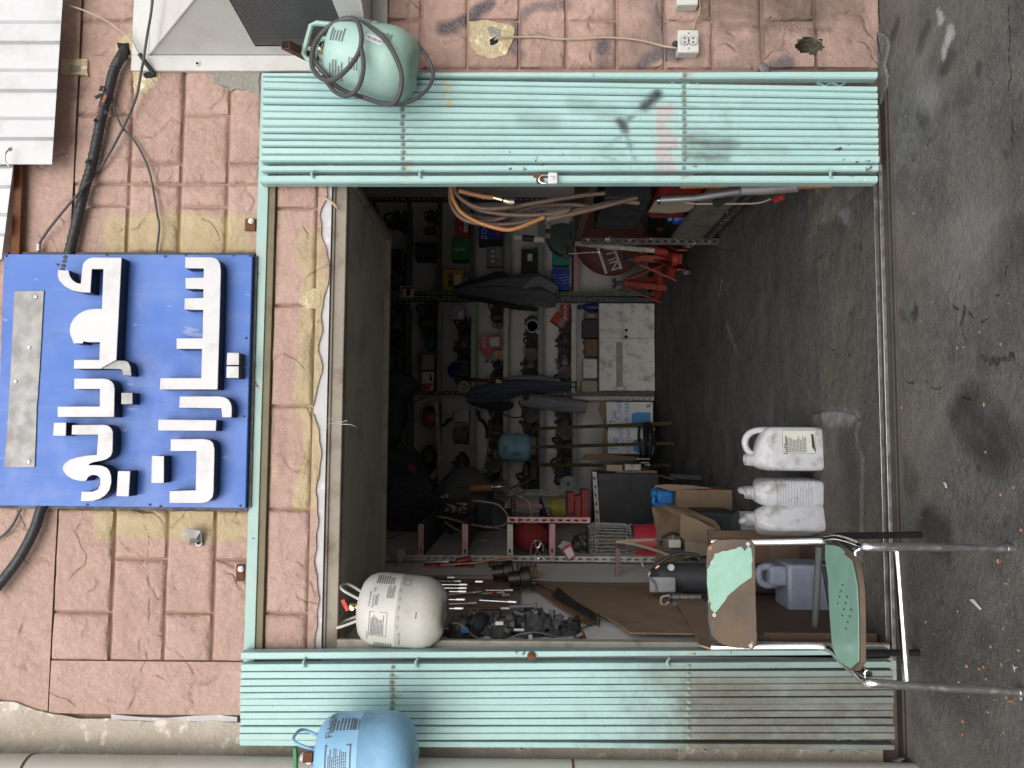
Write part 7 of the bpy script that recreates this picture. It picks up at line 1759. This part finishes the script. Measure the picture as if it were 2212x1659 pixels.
m = M(); m.tube(curve([A(x,y,.6) for x,y in ((1445,1300),(1435,1308),(1428,1302),(1430,1290),(1445,1286))],5),.005,6); m.build('lead', m_beige_wire, cp)
# --- right side: hose coil, pipe, bench, vise, jacks
hc = thing('air_hose_coil','coil of brown air hose hanging inside the right jamb','hose',A(1420,430,.3))
V = lambda x, y: (822.9+x*.19836, 384+y*.19836); Wp = lambda x, y: (1106+x/4, 414.75+y/4)
def hose(pts, ys, r, mat, nm='hose_strand'):
    P = [A(*p,(ys if not isinstance(ys,(list,tuple)) else ys[i])) for i,p in enumerate(pts)]; m = M(); m.tube(curve(P,8), r, 9); m.build(nm, mat, hc, ang=70)
rh = .0088
hose([V(768,60),V(772,170),V(800,260),V(880,380),V(1050,480),V(1250,545),V(1400,566),V(1540,530),V(1660,480),V(1780,430)], .30, .0085, m_hose2)
hose([V(755,60),V(757,230),V(790,340),V(880,440),V(1020,490),V(1250,510),V(1450,500),V(1700,450),V(1950,380),Wp(300,210),Wp(600,150),Wp(900,85),Wp(1100,95)], .33, rh, m_hose)
hose([V(800,60),V(830,180),V(950,280),V(1120,335),V(1350,325),V(1650,280),V(2000,220),Wp(300,75),Wp(600,30),Wp(800,10)], .28, rh, m_hose)
hose([V(820,80),V(900,240),V(1050,340),V(1250,385),V(1500,408),V(1800,400),V(2050,350),Wp(300,235),Wp(650,160),Wp(900,95),Wp(1080,50)], .31, rh, m_hose)
hose([V(780,100),V(800,300),V(900,420),V(1100,470),V(1280,450),V(1500,370),V(1700,310),V(1950,295),Wp(200,120),Wp(500,110),Wp(700,130)], .36, rh, m_hose)
hose([V(790,60),V(860,330),V(1000,410),V(1150,440),V(1300,435),V(1450,415),V(1700,350),V(2000,290)], .38, .007, m_cable)
hose([V(850,140),V(950,165),V(1100,200),V(1220,215)], .24, .0095, m_hose2)
m = M(); m.cyl(A(*V(1210,212),.24),A(*V(1320,240),.24),.007,8); m.cyl(A(*V(1340,245),.24),A(*V(1395,262),.24),.013,12); m.build('brass_coupling', m_brass, hc); m = M(); m.cyl(A(*V(1390,260),.24),A(*V(1450,262),.24),.017,12); m.build('coupling_end', m_steel, hc)
pp = thing('silver_pipe','silver pipe lying along the right jamb','pipe',A(1560,425,.5))
m = M(); m.tube([A(1426,432,.45),A(1500,428,.40),A(1600,413,.30),A(1720,398,.12)],.014,14); m.build('pipe', m_alu, pp); m = M(); m.cyl(A(1424,432,.452),A(1430,432,.445),.019,12); m.build('collar', m_chrome, pp)
# bench along the right wall
bn_ = thing('work_bench','dark work bench with slotted legs along the right wall','bench',(1.5,1.4,0))
ft = FL(1556,514); zbt = A(1256,515,ft.y).z; bx0 = ft.x
m = M(); p = Vector((bx0,ft.y,0.0)); q = Vector((bx0,ft.y,zbt)); slotted(m, p, q, (-1,0,0), w=.045, pitch=.05); m.build('leg', m_benchleg, bn_)
m = M(); slotted(m, Vector((bx0,.62,0)), Vector((bx0,.62,zbt)), (0,1,0), w=.045, back=(1,0,0)); m.build('leg', m_benchleg, bn_)
m = M(); m.box((bx0-.01,.55,zbt),(2.3,ft.y+.06,zbt+.04)); m.build('top', m_darkwood, bn_, bevel=.004)
m = M(); m.box((bx0-.012,.60,.12),(bx0+.02,ft.y+.02,.30)); m.build('lower_rail', simple('scraped_board',(.16,.145,.12),.8,0,.4,8,dirt=(.035,.032,.03),damt=.9,ds=6,chips=(.36,.33,.27),cs=12,cthr=.63), bn_, bevel=.003)
m = M(); slotted(m, Vector((bx0-.016,.60,.10)), Vector((bx0-.016,ft.y+.02,.10)), (0,0,-1), w=.035, back=(1,0,0)); m.build('lower_angle', m_benchleg, bn_)
m = M(); m.box((bx0+.03,.7,.235),(2.2,ft.y,.25)); m.build('lower_shelf', m_darkwood, bn_)
# boxes under the bench
t = thing('drawer_box','black metal drawer box hung under the bench','drawer',A(1378,480,1.7))
a = A(1380,504,1.9); b = A(1288,440,1.9); m = M(); m.box((bx0+.03,1.45,a.z),(2.0,2.05,b.z-.0)); m.build('body', m_blackcab, t, bevel=.006)
t = thing('red_case','dark red metal case under the bench','case',A(1440,470,1.7)); m = M(); m.box((bx0+.06,1.3,.252),(1.95,1.95,.50)); m.build('body', simple('dark_red_case_paint',(.22,.025,.025),.5,0,.2), t, bevel=.04)
t = thing('oil_bottle','blue oil bottle under the bench','bottle',A(1482,470,1.1))
p = A(1482,472,1.98); m = M(); m.lathe([(.03,0),(.036,.005),(.036,.06),(.028,.075),(.014,.08),(.014,.09)], Matrix.Translation((p.x,p.y,.252)), 16); m.build('body', simple('dark_blue_bottle',(.01,.06,.28),.4), t); m = M(); m.cyl((p.x,p.y,.335),(p.x,p.y,.355),.017,12); m.build('cap', m_printblue, t)
m = M(); m.prism([A(x,y,.95) for x,y in ((1401,458),(1415,433),(1490,436),(1500,446),(1488,456),(1450,460))],(0,.01,0)); t = one('beige_board','beige board corner hanging behind the silver pipe','board',m,simple('dusty_beige_board',(.20,.175,.125),.75,0,.15))
m = M(); m.cyl(A(1548,438,.55),A(1575,424,.45),.020,12); one('rubber_lever','black rubber lever end sticking out by the silver pipe','lever',m,m_rubber)
m = M(); m.tube(curve([A(x,y,.6) for x,y in ((1470,434),(1500,440),(1540,440),(1600,440),(1640,438),(1665,430))],5),.004,6); one('thin_cord','thin beige cord beside the bench rail','cord',m,m_beige_wire)
# vise
YV = ft.y+.02
vs = thing('bench_vise','dark green bench vise on the bench corner','vise',A(1240,510,YV))
a = A(1238,545,YV); b = A(1184,478,YV)
cV = A(1212,512,YV)
m = M(); m.box((cV.x-.05,YV-.05,zbt+.04),(cV.x+.09,YV+.09,zbt+.075)); m.lathe([(.06,0),(.045,.02),(.045,.05)], Matrix.Translation((cV.x+.02,YV+.02,zbt+.075)), 18); m.build('base', simple('dark_green_cast_iron',(.03,.045,.045),.45,.2,.3,10), vs, bevel=.004)
P = [A(x,y,YV-.05) for x,y in ((1196,484),(1214,480),(1236,484),(1240,545),(1230,552),(1210,548),(1190,534),(1182,518),(1180,490))]
m = M(); m.prism(P,(0,.10,0)); m.build('body', simple('dark_green_cast_iron',(0,0,0)), vs, bevel=.008)
for (x0,x1,y0,y1) in ((1178,1190,480,493),(1178,1189,504,514)):
    m = M(); pbox(m,x0,x1,y0,y1,YV-.06,.12); m.build('jaw', m_steel, vs, bevel=.002)
m = M(); m.cyl(A(1222,535,YV-.06),A(1222,553,YV-.10),.018,14); m.build('screw', m_chrome, vs); m = M(); m.cyl(A(1222,548,YV-.1),A(1294,544,YV-.1),.0055,10); m.ball(A(1294,544,YV-.1),.009,8,6); m.build('bar', m_chrome, vs)
t = thing('striped_pole','white and black pole standing behind the vise','pole',A(1178,518,YV+.3)); m = M(); m.cyl(A(1110,512,YV+.3),A(1128,513.5,YV+.3),.022,12); m.cyl(A(1154,516,YV+.3),A(1180,519,YV+.3),.022,12); m.build('white_part', m_wornwhite, t); m = M(); m.cyl(A(1128,513.5,YV+.3),A(1154,516,YV+.3),.0215,12); m.build('black_part', m_rubber, t)
# round brown disc leaning on the wall
YD = 4.25
c = A(1318,520,YD); rd = A(1318,520,YD).x-A(1318,595,YD).x
dk = thing('round_tin_disc','large round brown red disc with white lettering leaning on the wall','disc',c-Vector((0,0,rd)))
m = M(); m.lathe([(1e-5,.02),(rd*.62,.02),(rd*.66,.012),(rd*.96,.010),(rd,.018),(rd*1.01,.0),(rd*.98,-.01)], Matrix.Translation(c) @ Matrix.Rotation(R(90),4,'X'), 48); m.build('disc', m_disc, dk)
cc, ss_ = math.cos(R(18)), math.sin(R(18))
fnd = lambda ox, oz: (lambda x, y: Vector((c.x+(x+ox)*cc-(y+oz)*ss_, YD-.0225, c.z+(x+ox)*ss_+(y+oz)*cc)))
m = M(); add_text(m,'NUAL',.12,fnd(-.12,.03)); 
for oz in (.10,-.04): m.add([fnd(-.12,.03)(-.16,oz-.012-.03+.03),fnd(-.12,.03)(.14,oz-.012),fnd(-.12,.03)(.14,oz+.012),fnd(-.12,.03)(-.16,oz+.012)],[[0,1,2,3]])
m.build('lettering', m_printwhite, dk)
# jack stands
def jack_stand(label, px, py, Y, h, loc_rot):
    t = thing('jack_stand',label,'jack stand',(0,0,0),group='red jack stands'); b_ = .12
    for (sx,sy) in ((1,1),(-1,1),(-1,-1),(1,-1)):
        m = M(); m.bar((sx*b_,sy*b_,0),(sx*.03,sy*.03,h*.72),.048,.014,(0,0,1)); m.build('leg', m_jackred, t)
    for (a,b) in (((1,1),(-1,1)),((-1,1),(-1,-1)),((-1,-1),(1,-1)),((1,-1),(1,1))):
        m = M(); k = b_*.86; m.bar((a[0]*k,a[1]*k,h*.1),(b[0]*k,b[1]*k,h*.1),.006,.05); m.build('brace', m_jackred, t)
    m = M(); m.cyl((0,0,h*.60),(0,0,h*.80),.036,14); m.build('collar', m_jackred, t)
    m = M(); m.cyl((0,0,h*.78),(0,0,h*.95),.018,10); m.obox((0,0,h*.97),(.07,.04,.02)); m.obox((-.03,0,h*.99),(.012,.04,.03)); m.obox((.03,0,h*.99),(.012,.04,.03)); m.build('saddle', m_junk, t)
    m = M(); m.tube(curve([(-.036,-.02,h*.70),(-.065,-.03,h*.68),(-.06,-.03,h*.60)],4),.008,6); m.build('release_lever', m_junk, t)
    t.location = FL(px,py); t.rotation_euler = (0,0,loc_rot); return t
jack_stand('red jack stand standing alone by the shelf upright',1432,612,4.0,.43,.35)
jack_stand('orange red jack stand half hidden behind the trolley jack',1462,560,3.6,.42,.6)
tj = thing('trolley_jack','red trolley jack with a worn pale handle','trolley jack',FL(1500,540))
p0_ = FL(1498,560); p1_ = FL(1438,520)
for off_ in (-.07,.07):
    m = M(); d_ = (p1_-p0_).normalized(); s__ = Vector((-d_.y,d_.x,0)); P = [p0_+s__*off_+Vector((0,0,z)) for z in (.05,.12)]; Q_ = [p1_+s__*off_+Vector((0,0,z)) for z in (.05,.20)]
    m.prism([P[0],Q_[0],Q_[1],p0_.lerp(p1_,.45)+s__*off_+Vector((0,0,.20)),P[1]], s__*.012); m.build('side_plate', m_red, tj)
m = M(); m.bar(p0_+Vector((0,0,.10)), p0_.lerp(p1_,.8)+Vector((0,0,.22)), .07,.04); m.cyl(p0_+Vector((0,0,.12)),p0_+Vector((0,0,.16)),.05,14); m.build('lift_arm', m_red, tj)
for q in (p0_,p1_):
    for off_ in (-.10,.09):
        c = q+s__*off_+Vector((0,0,.045)); m = M(); m.cyl(c-s__*.015,c+s__*.015,.045,18); m.build('wheel', m_junk, tj)
m = M(); m.tube([A(1413,541,2.9),A(1330,534,2.85),A(1240,525,2.8)],.019,14); m.build('handle', m_wornwhite, tj); m = M(); m.cyl(A(1414,541,2.9),A(1440,545,2.92),.026,12); m.build('handle_socket', m_jackred, tj)
m = M(); m.tube(curve([FL(1560,525)+Vector((0,0,.02)),FL(1560,540)+Vector((0,0,.004)),FL(1590,545)+Vector((0,0,.004)),FL(1570,560)+Vector((0,0,.004)),FL(1545,580)+Vector((0,0,.004)),FL(1560,600)+Vector((0,0,.004)),FL(1555,640)+Vector((0,0,.004))],6),.004,6); one('floor_cable','thin dark cable lying on the shop floor by the bench leg','cable',m,m_cable)

t = thing('lintel_wires','few thin bare wires sticking out over the lintel','wire',A(710,912,-.02))
for pts in (((706,905),(720,906),(735,912),(750,908)),((704,918),(718,914),(735,916),(755,917),(768,921),(771,926)),((700,928),(712,922),(718,920)),((716,900),(728,910),(742,917))):
    m = M(); m.tube(curve([A(x,y,-.03-.01*i) for i,(x,y) in enumerate(pts)],5),.0009,5); m.build('wire', m_steel, t)
m = M(); m.tube(curve([A(x,y,yy) for x,y,yy in ((698,424,.0),(706,430,-.02),(718,438,-.025),(727,447,-.02),(731,452,-.01))],5),.005,8); one('loose_string','short beige cord end hanging over the right end of the lintel','cord',m,m_beige_wire)
m = M(); m.cyl(A(1470,403,.06),A(1572,400.5,.06),.008,10); one('orange_rod','rusty orange rod along the right jamb','rod',m,simple('orange_rust',(.30,.11,.03),.7,0,.3))
m = M(); m.tube([A(1600,411,.12),A(1640,410,.11),A(1722,404,.10)],.019,14); one('taped_pipe','grey taped pipe length low on the right jamb','pipe',m,m_alu)
m = M(); m.cyl(A(1722,403,.08),A(1795,401,.08),.009,10); one('orange_rod','rusty brown rod end below the grey taped pipe','rod',m,simple('orange_rust',(0,0,0)))
m = M(); m.cyl(A(1674,432,.5),A(1692,424,.45),.014,10); one('red_grip','small red grip end near the foot of the bench rail','grip',m,m_red,.003)
